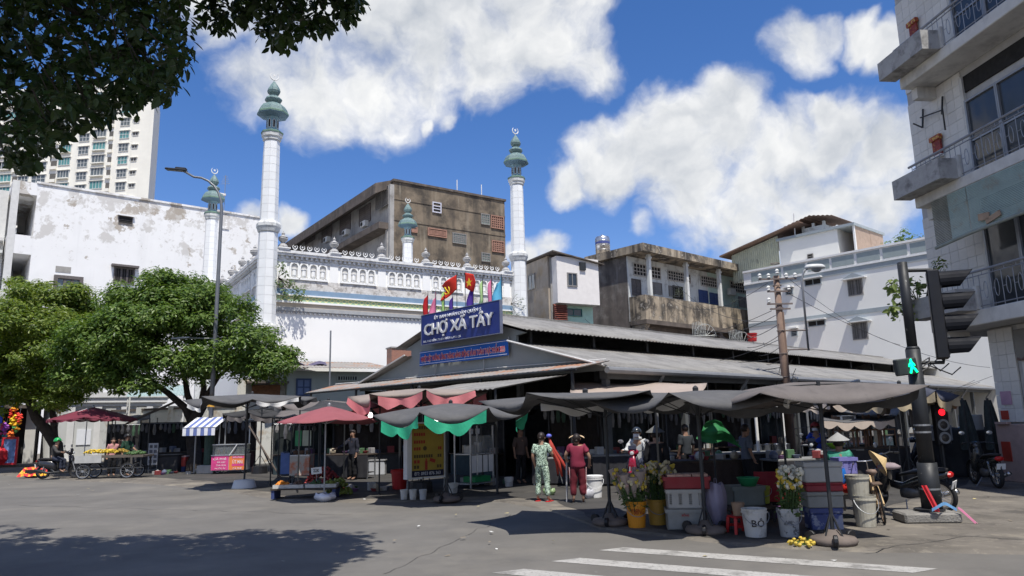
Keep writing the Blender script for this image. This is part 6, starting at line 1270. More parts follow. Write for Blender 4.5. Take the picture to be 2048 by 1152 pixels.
bag('tall lilac plastic bag leaning on the parasol pole by the crates', gp(1437,1056), .36, .72, purp, 1)
bag('crumpled white plastic bag heap at the foot of the red parasol', gp(650,1003,0), .55, .20, mat('crumpled_white', (.62,.63,.68), .4, .12, 6), 2)
bag('white plastic bag beside the tall lidded bucket', gp(1178,997), .28, .22, mat('crumpled_white', (.62,.63,.68)), 3)
bag('bright blue plastic bag hanging beside the bucket stack', gp(1700,1046)+Vector((.0,.2,.62)), .22, .28, bluep, 4)
bag('red plastic bag below the bright blue one', gp(1706,1046)+Vector((0,.12,.48)), .16, .13, mat('red_bag', (.62,.03,.02), .4), 5)
bag('clear bag of green vegetables behind the patterned pyjamas', gp(1100,990), .34, .16, mat('veg_bag', (.30,.42,.20), .4, .5, 6), 6)
crate('violet plastic mesh basket behind the bright blue bag', gp(1712,1040)+Vector((.05,.35,.75)), R(10), .34, .24, .30, mat('violet_basket', (.20,.19,.45), .5, .1), name='basket')
table('narrow wooden bench carrying the violet basket and the blue bag', gp(1706,1040)+Vector((.02,.28,0)), R(5), .7, .6, .47, mat('dark_wood', (.06,.045,.035)), darksteel, name='low_bench', cat='bench')
bs_ = gp(1512,1055)+Vector((.1,.55,.62)); t = thing('basin', 'green plastic basin on the grey green bin crate', 'basin', bs_); MB().lathe([(.12,0),(.19,.14),(.2,.15),(.185,.15),(.11,.02),(0,.02)], 20).obj('bowl', mat('green_plastic', (.03,.26,.10), .45, .1), t, smooth=True)
bucket('yellow green bucket behind the flower bucket', gp(1545,1050)+Vector((.1,.7,.28)), .14, .30, mat('yellow_green_plastic', (.30,.33,.04), .5, .12))
bucket('upturned paint pail under the yellow green bucket', gp(1545,1050)+Vector((.1,.7,0)), .15, .28, darksteel, handle=False)
# ================================================================ stalls
alu = mat('aluminium', (.42,.43,.44), .35, .1, metal=.6); sg = mat('stall_glass', (.35,.38,.38), .08, .05, 1, alpha=.28, spec=.6)
def menu_board():
    a, b_ = gp(821, 988), gp(878, 982); d = b_-a; rz = math.atan2(d.y, d.x)-.12; t = thing('menu_board', 'tall yellow menu board in a white frame standing at the roadside', 'menu board', a, rz); w = 1.02; z0, z1 = .42, 1.83
    MB().box(0,-.04,z0,w,.04,z1).obj('panel', mat('menu_yellow', (.42,.30,.05), .6, .15, 2), t)
    for x0, x1 in ((-.02,-.16),(w+.02,w+.06)): MB().box(min(x0,x1),-.10,z0-.04,max(x0,x1),.10,z1+.06).obj('frame_side', white_paint, t)
    MB().box(-.02,-.045,z0-.05,w+.02,.045,z0).box(-.02,-.045,z1,w+.02,.045,z1+.04).obj('frame_rail', white_paint, t)
    MB().box(.01,-.045,z0+.005,w-.01,-.041,z0+.17).obj('phone_strip', mat('menu_navy', (.02,.02,.05), .6), t); text(t, 'ĐT: 0933 876 363', signw, .82, .09, (.09,-.047,z0+.045), ext=.001, bold=.01)
    rt = mat('menu_red', (.40,.05,.03), .6); dt = mat('menu_dark', (.10,.07,.03), .6)
    for z, x, ww, m_ in ((1.68,.08,.75,dt),(1.50,.08,.36,rt),(1.30,.08,.36,rt),(1.12,.08,.22,rt),(.92,.08,.6,dt),(.78,.08,.2,rt),(.64,.08,.18,dt),(1.50,.84,.12,rt),(1.12,.84,.12,rt),(.92,.82,.14,dt),(.64,.80,.16,dt)): 
        n = max(2, int(ww/.07)); b = MB()
        for k in range(n): b.box(x+ww*k/n,-.044,z,x+ww*(k+.75)/n,-.041,z+.085)
        b.obj('menu_line', m_, t)['kind'] = 'stuff'
    b = MB().lathe([(.0,0),(.06,.0),(.06,.003)], 14, M=Matrix.Translation((.42,-.041,1.17)) @ Matrix.Rotation(R(90), 4, 'X')); b.obj('picture', dt, t); MB().box(.42,-.045,.60,.50,-.041,.84).box(.44,-.045,.84,.48,-.041,.90).obj('picture', rt, t)
    MB().bx((.66,-.043,.84),(.18,.004,.09),(0,.3,0)).obj('picture', rt, t)
    for x in (-.09, w+.04):
        MB().tube([(x,0,.0),(x,0,z0)], .018, 6).obj('leg', steel, t); MB().tube([(x,0,z0-.02),(x-.12,-.14,0)], .012, 5).obj('brace', steel, t); MB().tube([(x,0,z0-.02),(x+.12,.14,0)], .012, 5).obj('brace', steel, t)
menu_board()
def glass_stall():
    a, b_ = gp(942, 977), gp(1010, 968); d = b_-a; t = thing('food_stall', 'aluminium food stall with white panels and a glass cabinet', 'stall', a, math.atan2(d.y, d.x)); w, dp = 1.02, .6
    for x in (0, w):
        for y in (0, dp): MB().box(x-.02,y-.02,0,x+.02,y+.02,1.75).obj('post', alu, t)
    MB().box(-.02,-.02,.10,w+.02,dp,.13).obj('bottom_shelf', alu, t); MB().box(-.02,-.02,.92,w+.02,dp,.95).obj('worktop', alu, t)
    for k in range(4): MB().box(.03+k*w*.25,-.025,.42,w*.25*(k+1)-.03,-.01,.90).obj('white_panel', white_paint, t)
    MB().box(.02,0,.96,w-.02,.012,1.45).obj('glass_front', sg, t); MB().box(-.05,-.1,1.74,w+.05,dp+.1,1.78).obj('roof', darksteel, t)
    MB().lathe([(.16,0),(.17,.22),(.15,.24)], 14, c=(.3,.3,.95)).obj('stock_pot', alu, t); MB().lathe([(.12,0),(.12,.3),(.10,.31),(0,.33)], 14, c=(.72,.32,.95)).obj('stock_pot', alu, t)
    MB().box(.25,.05,.14,.95,.5,.3).obj('green_tray', mat('green_tray', (.02,.22,.07), .5, .15), t)
    for x in (.2,.5): MB().lathe([(.06,0),(.07,.15),(0,.15)], 10, c=(x,.15,1.5)).obj('bottle', clear, t)
glass_stall()
wheelrub = mat('tyre_rubber', (.022,.022,.023), .85, .15)
def wheel(par, c, r, w, spokes=0, M=None, name='wheel', rimm=None, axis='Y'):
    X = Matrix.Translation(c) @ (Matrix.Rotation(R(90), 4, 'X') if axis == 'Y' else Matrix.Rotation(R(90), 4, 'Y'))
    tb = w/2; o = MB().lathe([(r-tb*1.4,-tb*.8),(r-tb*.5,-tb),(r,-tb*.45),(r,tb*.45),(r-tb*.5,tb),(r-tb*1.4,tb*.8),(r-tb*1.4,-tb*.8)], 28, M=X, caps=False).obj(name, wheelrub, par, smooth=True)
    b = MB().lathe([(r-tb*1.45,-tb*.5),(r-tb*2.2,-tb*.4),(r-tb*2.2,tb*.4),(r-tb*1.45,tb*.5)], 28, M=X, caps=False).lathe([(0,-tb),(r*.16,-tb),(r*.16,tb),(0,tb)], 12, M=X)
    for k in range(spokes):
        a = 2*math.pi*k/spokes; q = X @ Vector((math.cos(a)*(r-tb*2),math.sin(a)*(r-tb*2),0)); b.tube([tuple(X @ Vector((math.cos(a+.3)*r*.12,math.sin(a+.3)*r*.12,tb*.5*(-1)**k))), tuple(q)], .012 if spokes < 9 else .003, 4)
    b.obj('rim', rimm or steel, o); return o
def pink_cart():
    a = gp(427, 949); b_ = gp(487, 949); w = 1.34; t = thing('drinks_cart', 'pink and orange drinks cart with a glass case on top', 'cart', gp(455, 948), R(4)); z0, z1 = .14, .74
    MB().box(-w/2,0,z0,w/2,.75,z1).obj('body', mat('cart_grey', (.40,.40,.40), .5), t)
    pm = mat('poster_pink', (.62,.06,.22), .6, .2, 2); om = mat('poster_orange', (.72,.20,.05), .6, .15, 2)
    MB().box(-w/2,-.012,z0+.02,.02,-.002,z1-.02).obj('pink_poster', pm, t); MB().box(.04,-.014,z0+.02,w/2,-.003,z1-.02).obj('orange_poster', om, t); MB().box(.16,-.018,z0+.17,w/2-.04,-.0145,z0+.26).box(.16,-.018,z0+.48,w/2-.04,-.0145,z0+.56).obj('pink_band', pm, t)
    tw_ = mat('poster_white', (.78,.66,.68), .6); 
    for s, ww, hh, x, z in (('CÀ PHÊ', .52, .10, -w/2+.08, .56), ('ĐÁ XAY', .34, .08, -w/2+.24, .44), ('TRÀ SỮA', .40, .08, -w/2+.2, .32), ('NƯỚC ÉP', .42, .07, -w/2+.16, .2), ('ÚT MAI', .40, .17, .18, .41), ('CÀ PHÊ', .36, .09, .2, .18), ('ĐỒ UỐNG', .36, .07, .2, .63)): text(t, s, tw_, ww, hh, (x, -.022, z), ext=.001, bold=.012)
    MB().box(-w/2-.02,-.03,z1,w/2+.02,.78,z1+.03).obj('counter', alu, t)
    MB().box(-w/2+.02,.04,z1+.032,w/2-.02,.7,z1+.42).obj('glass_case', sg, t); MB().box(-w/2,0,z1+.422,w/2,.74,z1+.45).obj('case_top', alu, t)
    for k in range(6): MB().lathe([(.05,0),(.06,.12),(.03,.2),(0,.2)], 8, c=(-.5+k*.2,.35,z1+.035)).obj('jar', mat('jar_'+str(k % 3), ((.3,.12,.08),(.25,.2,.12),(.15,.2,.12))[k % 3], .4, .2), t)
    for x in (-w/2+.05, w/2-.05): MB().box(x-.02,.68,z1+.45,x+.02,.72,2.05).obj('post', alu, t)
    for x in (-w/2+.15, w/2-.15): wheel(t, (x,.38,.13), .13, .05, 0)
    MB().tube([(.05,-.03,z1),(.35,-.02,z1+.45)], .018, 6).obj('strut', white_paint, t)
pink_cart()
def striped_awning():
    p = YD(412, 850, 30.5); t = thing('striped_awning', 'blue and white striped awning end beside the street lamp', 'awning', (p.x, p.y, PZ), R(-6)); z = p.z-PZ
    wm, bm_ = mat('awning_white', (.66,.66,.68), .8), mat('awning_blue', (.12,.16,.36), .8)
    for k in range(9):
        x0 = -.75+k*.155; MB().add([(x0,-.45,z-.12),(x0+.155,-.45,z-.12),(x0+.155,.6,z+.32),(x0,.6,z+.32)], [(0,1,2,3)]).add([(x0,-.45,z-.12),(x0+.155,-.45,z-.12),(x0+.155,-.46,z-.42),(x0+.01,-.46,z-.42)], [(0,1,2,3)]).obj('stripe', (wm, bm_)[k % 2], t, thick=.006)
    for x in (-.7,.6): MB().tube([(x,.5,0),(x,.5,z+.3)], .03, 6).obj('post', steel, t)
    MB().tube([(-.75,-.45,z-.1),(.65,-.45,z-.1)], .015, 5).obj('rail', steel, t)
striped_awning()
def fruit(label, loc, n, r, sx, sy, h, m_, seed, name='fruit_pile', grp='fruit piles'):
    rnd = random.Random(seed); t = thing(name, label, 'fruit', loc, 0, grp); b = MB(); k = 0
    while k < n:
        x, y = rnd.uniform(-1,1), rnd.uniform(-1,1)
        if x*x+y*y > 1: continue
        z = h*(1-(x*x+y*y))*rnd.uniform(.4,1); b.lathe([(0,-r),(r*.7,-r*.7),(r,0),(r*.7,r*.7),(0,r)], 8, c=(x*sx,y*sy,z+r)); k += 1
    b.obj('fruit', m_, t, smooth=True)['kind'] = 'stuff'; return t
def tray(label, loc, w, d, m_=None, name='tray'):
    t = thing(name, label, 'tray', loc, random.uniform(-.1,.1)); m_ = m_ or wpl
    MB().box(-w/2,-d/2,0,w/2,d/2,.02).box(-w/2,-d/2,.02,w/2,-d/2+.015,.09).box(-w/2,d/2-.015,.02,w/2,d/2,.09).box(-w/2,-d/2+.015,.02,-w/2+.015,d/2-.015,.09).box(w/2-.015,-d/2+.015,.02,w/2,d/2-.015,.09).obj('tray', m_, t)
orangef = mat('orange_fruit', (.65,.22,.02), .5, .15, 8); brownf = mat('brown_fruit', (.13,.075,.05), .6, .3, 8); limef = mat('lime_fruit', (.16,.20,.04), .5, .3, 8); greenf = mat('green_fruit', (.05,.10,.03), .5, .3, 8); redf = mat('red_fruit', (.25,.03,.03), .5, .3, 8); yelf = mat('banana_yellow', (.62,.44,.04), .5, .15, 6)
s3 = gp(590, 985)
def low_shelf(label, loc, w, d, h):
    t = thing('display_shelf', label, 'shelf', loc, 0); MB().box(-w/2,-d/2,h-.04,w/2,d/2,h).obj('board', mat('dark_wood', (.06,.045,.035)), t)
    for sx in (-1,1): MB().box(sx*(w/2-.06)-.04,-d/2+.03,0,sx*(w/2-.06)+.04,d/2-.03,h-.041).obj('trestle', mat('blue_crate', (.04,.06,.16), .6), t)
low_shelf('low board of fruit trays in front of the red parasol fruit stall', gp(612,995), 1.7, .6, .26)
f0 = gp(612,995)+Vector((0,0,.26))
for dx, lab, fm_, fl_, nn, rr in ((-.62,'white tray heaped with oranges','heap of oranges on the street corner fruit stall',orangef,40,.04),(-.2,'white tray of brown longans','heap of brown longans next to the oranges',brownf,70,.028),(.25,'white tray of dark green fruit','heap of dark green fruit under the white price card',greenf,50,.035),(.62,'white tray half covered in plastic','heap of green fruit under clear plastic',limef,40,.035)):
    tray(lab+' on the low fruit board', f0+Vector((dx,0,0)), .40, .5); fruit(fm_, f0+Vector((dx,0,.022)), nn, rr, .16, .2, .12, fl_, int(dx*100)+300)
fruit('stacked bunches of yellow green limes beside the red parasol pole', gp(678,990), 130, .045, .34, .3, .42, limef, 9)
fruit('dark pile of red fruit behind the price card', gp(640,972)+Vector((0,.4,0)), 150, .045, .6, .3, .55, redf, 10)
pc = thing('price_card', 'white price card stuck in the fruit behind the orange heap', 'card', f0+Vector((.18,.3,0)), R(-6)); MB().tube([(0,0,0),(0,0,.36)], .008, 5).obj('stick', steel, pc); MB().bx((0,-.012,.40),(.29,.008,.17),(0,-.1,0)).obj('card', white_paint, pc); text(pc, '22K', dkink, .17, .09, (-.085,-.02,.36), ext=.001, bold=.02)
def fruit_cart():
    t = thing('fruit_cart', 'old fruit cart with faded orange panel and small glass cabinet', 'cart', gp(592, 972)+Vector((0,.3,0)), R(3)); w = .62
    MB().box(-w/2,0,.3,w/2,.7,.9).obj('body', mat('cart_faded', (.42,.40,.36), .7, .15, 3, stain=((.50,.16,.08), .48, .56, 1.6, .9)), t); MB().box(-w/2-.3,.05,.35,-w/2-.02,.6,1.0).obj('blue_box', mat('cart_blue', (.08,.14,.35), .5, .2), t)
    for x in (-w/2+.03, w/2-.03):
        for y in (.04,.66): MB().box(x-.02,y-.02,.9,x+.02,y+.02,1.85).obj('post', darksteel, t)
    MB().box(-w/2,0,.9,w/2,.7,.94).obj('worktop', alu, t); MB().box(-w/2,.62,1.2,-w/2+.2,.66,1.7).obj('green_board', mat('green_board', (.08,.36,.16), .6), t); MB().box(-w/2+.24,.62,1.2,w/2-.1,.66,1.7).obj('pale_board', mat('pale_board', (.55,.60,.48), .6), t); MB().box(-w/2-.05,-.05,1.85,w/2+.05,.75,1.88).obj('roof', darksteel, t)
    for x in (-w/2,w/2): wheel(t, (x,.35,.26), .26, .05, 10, axis='X')
    for k in range(3): MB().lathe([(.07,0),(.09,.12),(0,.14)], 10, c=(-.2+.2*k,.3,.94)).obj('bowl', brownf, t)
fruit_cart()
table('counter at the back of the red parasol fruit stall', gp(680,960)+Vector((.2,.6,0)), R(-20), 1.8, .6, .85, mat('dark_wood', (.06,.045,.035)), shelf=dark_in)
t = thing('cool_box', 'white cool box on the ground behind the fruit stall', 'cool box', gp(755,950)); MB().box(-.3,-.2,0,.3,.2,.5).obj('body', mat('cool_white', (.45,.46,.47), .5, .08), t, bev=.03); MB().box(-.32,-.22,.5,.32,.22,.56).obj('lid', mat('cool_grey', (.2,.2,.2), .5), t, bev=.015)
# leaning poles
for a, b_, lab in (((498,852),(562,957),'long wooden pole leaning from the white tub parasol'),((500,846),(545,940),'second thinner pole leaning beside the first')):
    q = gp(*b_); p = YD(a[0], a[1], q.y+1.2); t = thing('leaning_pole', lab, 'pole', q, 0); MB().tube([(0,0,0), tuple(p-q)], .03, 6).obj('shaft', mat('pole_wood', (.10,.08,.065), .85, .2), t)
# ---------------------------------------------------------------- banana cart and things at far left
def banana_cart():
    p = gp(205, 958); t = thing('banana_cart', 'three wheeled cart piled with bananas under the wine red parasol', 'cart', p, R(2)); w = 2.5
    MB().box(-1.1,0,.80,1.5,.95,.88).obj('deck', mat('cart_wood', (.10,.085,.07), .8, .25), t); MB().box(-1.12,-.02,.62,-.1,.02,.9).obj('white_panel', mat('cart_panel', (.40,.40,.38), .7, .15), t)
    for x in (-.8, .9): wheel(t, (x,.05,.30), .30, .06, 16); wheel(t, (x,.9,.30), .30, .06, 16)
    for x in (-1.0,1.4):
        for y in (.08,.88): MB().box(x-.025,y-.025,.28,x+.025,y+.025,.8).obj('leg', darksteel, t)
    MB().tube([(-1.1,.05,.4),(1.5,.05,.4)], .025, 6).tube([(-1.1,.9,.4),(1.5,.9,.4)], .025, 6).obj('chassis', darksteel, t)
    MB().tube([(-.8,.05,.30),(-.8,.9,.30)], .02, 6).tube([(.9,.05,.30),(.9,.9,.30)], .02, 6).obj('axle', darksteel, t)
    return p
bp_ = banana_cart()
def bananas(label, loc, n, m_, seed):
    rnd = random.Random(seed); t = thing('banana_bunch', label, 'bananas', loc, 0, 'banana bunches on the cart')
    for k in range(n):
        a = rnd.uniform(-1.4,1.4); ox, oy = rnd.uniform(-.22,.22), rnd.uniform(-.2,.2); b = MB(); b.tube([(ox+.10*math.sin(q)*math.cos(a), oy+.10*math.sin(q)*math.sin(a), .05+.13*k/n+.07*math.cos(q)) for q in (-1.2,-.6,0,.6,1.2)], [.008,.022,.026,.022,.008], 6); b.obj('banana', m_, t, smooth=True)
for k, (dx, lab, m_) in enumerate(((-.72,'small bunch of yellow bananas at the rider end of the cart',yelf),(-.25,'bright yellow banana bunch in the middle of the cart',yelf),(.15,'second yellow banana bunch near the cart middle',yelf),(.5,'browner banana bunch next to the green pile',mat('banana_old', (.36,.24,.04), .6, .3, 9)))): bananas(lab, bp_+Vector((dx,.3,.88)), 22, m_, 60+k)
fruit('green fruit piled at the far end of the banana cart', bp_+Vector((1.05,.4,.88)), 60, .05, .35, .35, .1, greenf, 20)
def board_sign(name, label, px0, px1, py0, py1, y, m_, cat, lines=None):
    a = YD(px0, py1, y); b_ = YD(px1, py0, y); w = b_.x-a.x; t = thing(name, label, cat, (a.x+w/2, y, PZ)); h0, h1 = max(.02, a.z-PZ), b_.z-PZ
    MB().box(-w/2,-.02,h0,w/2,.02,h1).obj('panel', m_, t); 
    for x in (-w/2+.03,w/2-.03): MB().tube([(x,.04,0),(x,.04,h1)], .015, 5).obj('leg', steel, t)
    return t, w, h0, h1
t, w, h0, h1 = board_sign('picture_sign', 'white sign board with small dark pictures beside the forked tree', 295, 317, 886, 930, 32.4, mat('dull_white_board', (.42,.42,.42), .7, .08), 'sign')
b = MB()
for i in range(2):
    for j in range(4): b.box(-w/2+.05+i*w*.48,-.026,h0+.08+j*(h1-h0)*.23,-w/2+.02+w*.40+i*w*.48,-.021,h0+.06+(j+.72)*(h1-h0)*.23)
b.obj('pictures', mat('sign_pictures', (.10,.10,.11), .7, .5, 20), t)['kind'] = 'stuff'
t = thing('cool_box', 'red cool box with white lid beside the forked tree', 'cool box', gp(362, 943)); MB().box(-.24,-.17,.0,.24,.17,.22).obj('stand', mat('blue_crate', (.04,.06,.16)), t); MB().box(-.26,-.19,.22,.26,.19,.62).obj('body', mat('cool_red', (.42,.06,.05), .5, .15), t, bev=.02); MB().box(-.27,-.2,.62,.27,.2,.68).obj('lid', mat('cool_lid', (.55,.35,.33), .5), t, bev=.01)
t = thing('counter_box', 'black covered counter between the picture sign and the red cool box', 'counter', gp(335, 945)); MB().box(-.45,0,0,.42,.6,.72).obj('body', fab_black, t, bev=.03); MB().box(-.5,-.05,.72,.46,.65,.76).obj('top', darksteel, t)
bag('pink plastic bag hanging beside the red cool box', gp(344, 944)+Vector((0,-.12,.28)), .16, .24, mat('pink_bag', (.45,.28,.40), .4), 12)
# flower shop with bright goods at the far left edge
def flower_shop():
    p = YD(14, 868, 42); t = thing('flower_shop', 'small shop front hung with bright artificial flowers at the far left', 'shop', (p.x, p.y, .17), R(30)); z = 2.75
    MB().box(-4.2,.4,0,1.4,3,z+.4).obj('back_wall', dark_in, t); MB().box(.85,-.05,0,1.35,.4,z+.9).obj('pillar', mat('shop_pillar', (.55,.54,.50), .85, .08), t); MB().box(-4.2,-.6,z+.35,1.5,3,z+.55).obj('canopy', soot, t)
    t2 = thing('shop_sign', 'bright blue hanging shop sign with white script', 'sign', (p.x-.35, p.y-.7, .17), R(8)); a = YD(20, 846, p.y-.7).z-.17; b_ = YD(20, 808, p.y-.7).z-.17
    MB().box(-1.0,-.04,a,.45,.04,b_).obj('panel', mat('bright_blue', (.015,.05,.45), .5, .06), t2); text(t2, 'Mai', signw, .5, .26, (-.35,-.05,a+.70), ext=.002, shear=.35); text(t2, 'Flower', signw, .8, .28, (-.55,-.05,a+.36), ext=.002, shear=.35); text(t2, '0908 456 780', signw, 1.1, .12, (-.8,-.05,a+.1), ext=.002, bold=.01)
    MB().tube([(-.9,.02,0),(-.9,.02,a)], .03, 6).tube([(.35,.02,0),(.35,.02,a)], .03, 6).obj('posts', steel, t2)
    cols = [(.75,.32,.02),(.70,.05,.03),(.75,.50,.03),(.10,.35,.10),(.65,.08,.25),(.05,.30,.35),(.72,.16,.03),(.35,.10,.5)]
    rnd = random.Random(8); spots = [(30,812),(26,826),(28,840),(30,858),(6,862),(6,880),(22,870),(12,855),(36,850),(38,838),(2,845)]
    for k, (px, py) in enumerate(spots):
        q = YD(px, py, p.y-.35); g = thing('paper_garland', ('orange','red','yellow','green','pink','teal','deep orange','purple')[k % 8]+' artificial flower garland hanging in the far left shop front', 'garland', (q.x, q.y, q.z-.3), 0, 'garlands in the flower shop'); b = MB()
        for j in range(16): b.lathe([(0,-.09),(.10,0),(0,.09)], 6, c=(rnd.uniform(-.14,.14), rnd.uniform(-.1,.1), rnd.uniform(0,.6)))
        b.obj('blossoms', mat('garland_'+str(k % 8), cols[k % 8], .7, .2, 5), g)['kind'] = 'stuff'; MB().tube([(0,0,.5),(0,.1,1.0)], .01, 4).obj('string', steel, g)
    for k, (px, lab) in enumerate(((5,'round red gift basket on the flower shop step'),(22,'red framed display stand on the flower shop step'))):
        q = YD(px, 868, p.y-1.0); g = thing('gift_display', lab, 'display', (q.x, q.y, .17), R(15))
        if k == 0: MB().lathe([(.25,0),(.45,.3),(.42,.75),(.2,.95),(0,1)], 12).obj('basket', mat('gift_red', (.55,.02,.03), .6, .2, 5), g)
        else:
            MB().box(-.4,-.05,0,-.3,.05,1.5).box(.3,-.05,0,.4,.05,1.5).box(-.3,-.05,0,.3,.05,.1).box(-.3,-.05,1.4,.3,.05,1.5).obj('frame', mat('gift_red', (.55,.02,.03)), g); MB().box(-.29,.0,.1,.29,.03,1.39).obj('picture', mat('display_blue', (.16,.26,.50), .6, .5, 4), g)
flower_shop()
q = YD(72, 928, 31.5); t = thing('festive_cloth', 'red cloth with yellow pattern draped over a low box by the kerb', 'cloth', (q.x, q.y, PZ), R(6))
MB().box(-.36,-.1,0,.36,.42,.30).obj('box', dark_in, t)
MB().grid(lambda u, v: ((u-.5)*1.05*(1.0+.2*(1-min(1,v*2))), -.2+.66*v, .04+.34*min(1,v*2)-.02*math.sin(u*20)), 24, 10).obj('cloth', mat('red_yellow_cloth', (.55,.02,.03), .7, .1, 2, stain=((.75,.42,.03), .5, .53, 5, .95)), t, thick=.01)
# ---------------------------------------------------------------- stalls along the market side (right)
wt = mat('worn_grey_top', (.20,.20,.19), .6, .2, 3, stain=((.4,.4,.38), .58, .66, 3, .6))
table('table with a worn grey top inside the side of the market', gp(1578,1000)+Vector((0,2.2,0)), R(12), 1.5, .8, .95, wt)
table('dark stall table behind the crates', gp(1420,1000)+Vector((0,1.2,0)), R(5), 2.2, .8, .82, mat('dark_wood', (.06,.045,.035)), shelf=dark_in)
table('long market table behind the flower buckets', gp(1300,985)+Vector((0,2.4,0)), R(0), 2.4, .8, .85, wt)
table('low stall table behind the women near the hall entrance', gp(1150,968), R(-8), 2.4, .8, .78, mat('grey_top', (.22,.22,.22), .6, .1))
table('table of goods between the worn table and the brown parasol', gp(1660,1000)+Vector((0,1.8,0)), R(15), 1.5, .8, .8, wt)
table('display table inside the furniture stall in the side street', gp(1700,950)+Vector((0,1,0)), R(20), 2.0, .8, .9, mat('grey_top', (.22,.22,.22)))
rnd = random.Random(77); gcol = [(.30,.29,.28),(.10,.12,.18),(.25,.05,.05),(.08,.16,.08),(.35,.30,.22),(.16,.08,.18),(.40,.40,.38)]
def goods(base, n, w, d, z, lab, grp):
    for k in range(n):
        x, y = rnd.uniform(-w/2,w/2), rnd.uniform(-d/2,d/2); m_ = mat('goods_'+str(k % 7), gcol[k % 7], .6, .2, 5); L_ = Vector(base)+Vector((x,y,z))
        if k % 3 == 0: tag(MB().box(-.11,-.08,0,.11,.08,rnd.uniform(.1,.22)).obj('goods_box', m_, loc=L_, rz=rnd.uniform(0,3), bev=.01), 'small box of goods '+lab, 'box', grp)
        elif k % 3 == 1: tag(MB().lathe([(.06,0),(.10,.04),(.11,.10),(.07,.17),(.02,.20),(0,.2)], 9).obj('goods_bag', m_, loc=L_, rz=rnd.uniform(0,3)), 'knotted bag of goods '+lab, 'bag', grp)
        else: tag(MB().lathe([(.05,0),(.10,.08),(.105,.085),(.09,.085),(0,.02)], 12).obj('goods_bowl', m_, loc=L_), 'shallow bowl '+lab, 'bowl', grp)
goods(gp(1420,1000)+Vector((0,1.2,0)), 14, 2.0, .6, .82, 'on the dark stall table behind the crates', 'goods on the dark stall table'); goods(gp(1300,985)+Vector((0,2.4,0)), 12, 2.1, .6, .85, 'on the long table behind the flower buckets', 'goods on the long table'); goods(gp(1660,1000)+Vector((0,1.8,0)), 10, 1.3, .6, .8, 'on the table under the brown parasol', 'goods under the brown parasol'); goods(gp(1150,968), 10, 2.0, .6, .78, 'on the low table behind the women', 'goods behind the women'); goods(gp(680,960)+Vector((.2,.6,0)), 10, 1.5, .4, .85, 'on the fruit stall counter', 'goods on the fruit counter')
# cooler under red cloth, green net, white Y posts, cabinets, chairs
t = thing('cloth_covered_case', 'case under a red cloth with pale medallions behind the flower bucket', 'case', gp(1588,1040)+Vector((.05,.95,0)), R(-15)); MB().box(-.35,-.3,0,.35,.3,.75).obj('case', dark_in, t); MB().grid(lambda u, v: ((u-.5)*.78, -.32-.02*math.sin(u*15)-.05*(1-v), .25+.54*v), 20, 6).obj('cloth', mat('red_medallion', (.26,.015,.02), .7, .15, 2, stain=((.45,.33,.2), .66, .69, 4, .8)), t, thick=.008)
a = YD(1425, 845, 14.2); t = thing('green_net', 'green mesh sheet hanging from a pole under the grey parasol', 'net', (a.x, a.y, PZ)); zt_ = a.z-PZ
MB().grid(lambda u, v: ((u-.42)*(.30+.42*v)+.10*v*u, .12*math.sin(u*8+v*2)*v+.05*math.sin(v*9), zt_-(.30+.16*u)*v+.05*math.sin(u*math.pi)*(1-v)-.05*math.sin(u*7)*v), 16, 8).obj('mesh_sheet', mat('green_mesh', (.02,.16,.05), .7, .2, 5, alpha=.92), t, thick=.004); MB().tube([(0,.05,0),(0,.05,zt_+.35)], .02, 6).obj('pole', darksteel, t)
for px, py, lab in ((1517,900,'white forked post holding the market canopy beside the pots'),(1570,895,'white forked post left of the man in blue')):
    q = YD(px, py, 18.5); t = thing('forked_post', lab, 'post', (q.x, q.y, PZ)); MB().tube([(0,0,0),(0,0,1.95)], .04, 8).obj('post', white_paint, t)
    for s in (-1,1): MB().tube([(0,0,1.9),(s*.28,0,2.2)], .03, 6).obj('fork', white_paint, t)
def cabinet(label, px0, px1, py0, py1, y, m_, pm):
    a, b_ = YD(px0, py1, y), YD(px1, py0, y); w = b_.x-a.x; t = thing('glass_cabinet', label, 'cabinet', (a.x+w/2, y, PZ), R(6)); h = b_.z-PZ; z0 = .9
    b = MB()
    for x in (-w/2,w/2-.04):
        for yy in (0,.4): b.box(x,yy,0,x+.04,yy+.04,h)
    b.obj('frame', m_, t)
    for z in (.15, z0, (z0+h)/2, h-.03): MB().box(-w/2,0,z,w/2,.44,z+.03).obj('shelf', m_, t)
    MB().box(-w/2+.045,.01,z0+.05,w/2-.045,.02,h-.05).obj('glass', pm, t)
cabinet('pale framed glass cabinet in the side street furniture stall', 1688, 1712, 830, 905, 20, white_paint, sg); cabinet('second lower cabinet beside the pale framed one', 1660, 1686, 850, 905, 20.5, mat('tan_frame', (.42,.34,.25), .7), sg)
bs2 = YD(1672, 890, 19.8); t = thing('basin', 'bright lime basin in front of the glass cabinets', 'basin', (bs2.x, bs2.y, bs2.z-.1)); MB().lathe([(.12,0),(.24,.14),(.25,.15),(.22,.15),(.1,.02),(0,.02)], 18).obj('bowl', mat('lime_plastic', (.28,.55,.03), .45), t, smooth=True)
table('plank table carrying the bright lime basin', (bs2.x, bs2.y, PZ), 0, 1.2, .6, bs2.z-.1-PZ, wt)
def chair_w(label, loc, rz):
    t = thing('wooden_chair', label, 'chair', loc, rz, 'chairs on the dark table'); m_ = mat('chair_wood', (.20,.12,.08), .7, .2)
    MB().box(-.2,-.2,.42,.2,.2,.46).obj('seat', m_, t)
    for sx in (-1,1):
        for sy in (-1,1): MB().box(sx*.18-.02,sy*.18-.02,0,sx*.18+.02,sy*.18+.02,.42 if sy < 0 else .85).obj('leg', m_, t)
    MB().box(-.16,.17,.6,.16,.2,.82).obj('backrest', m_, t)
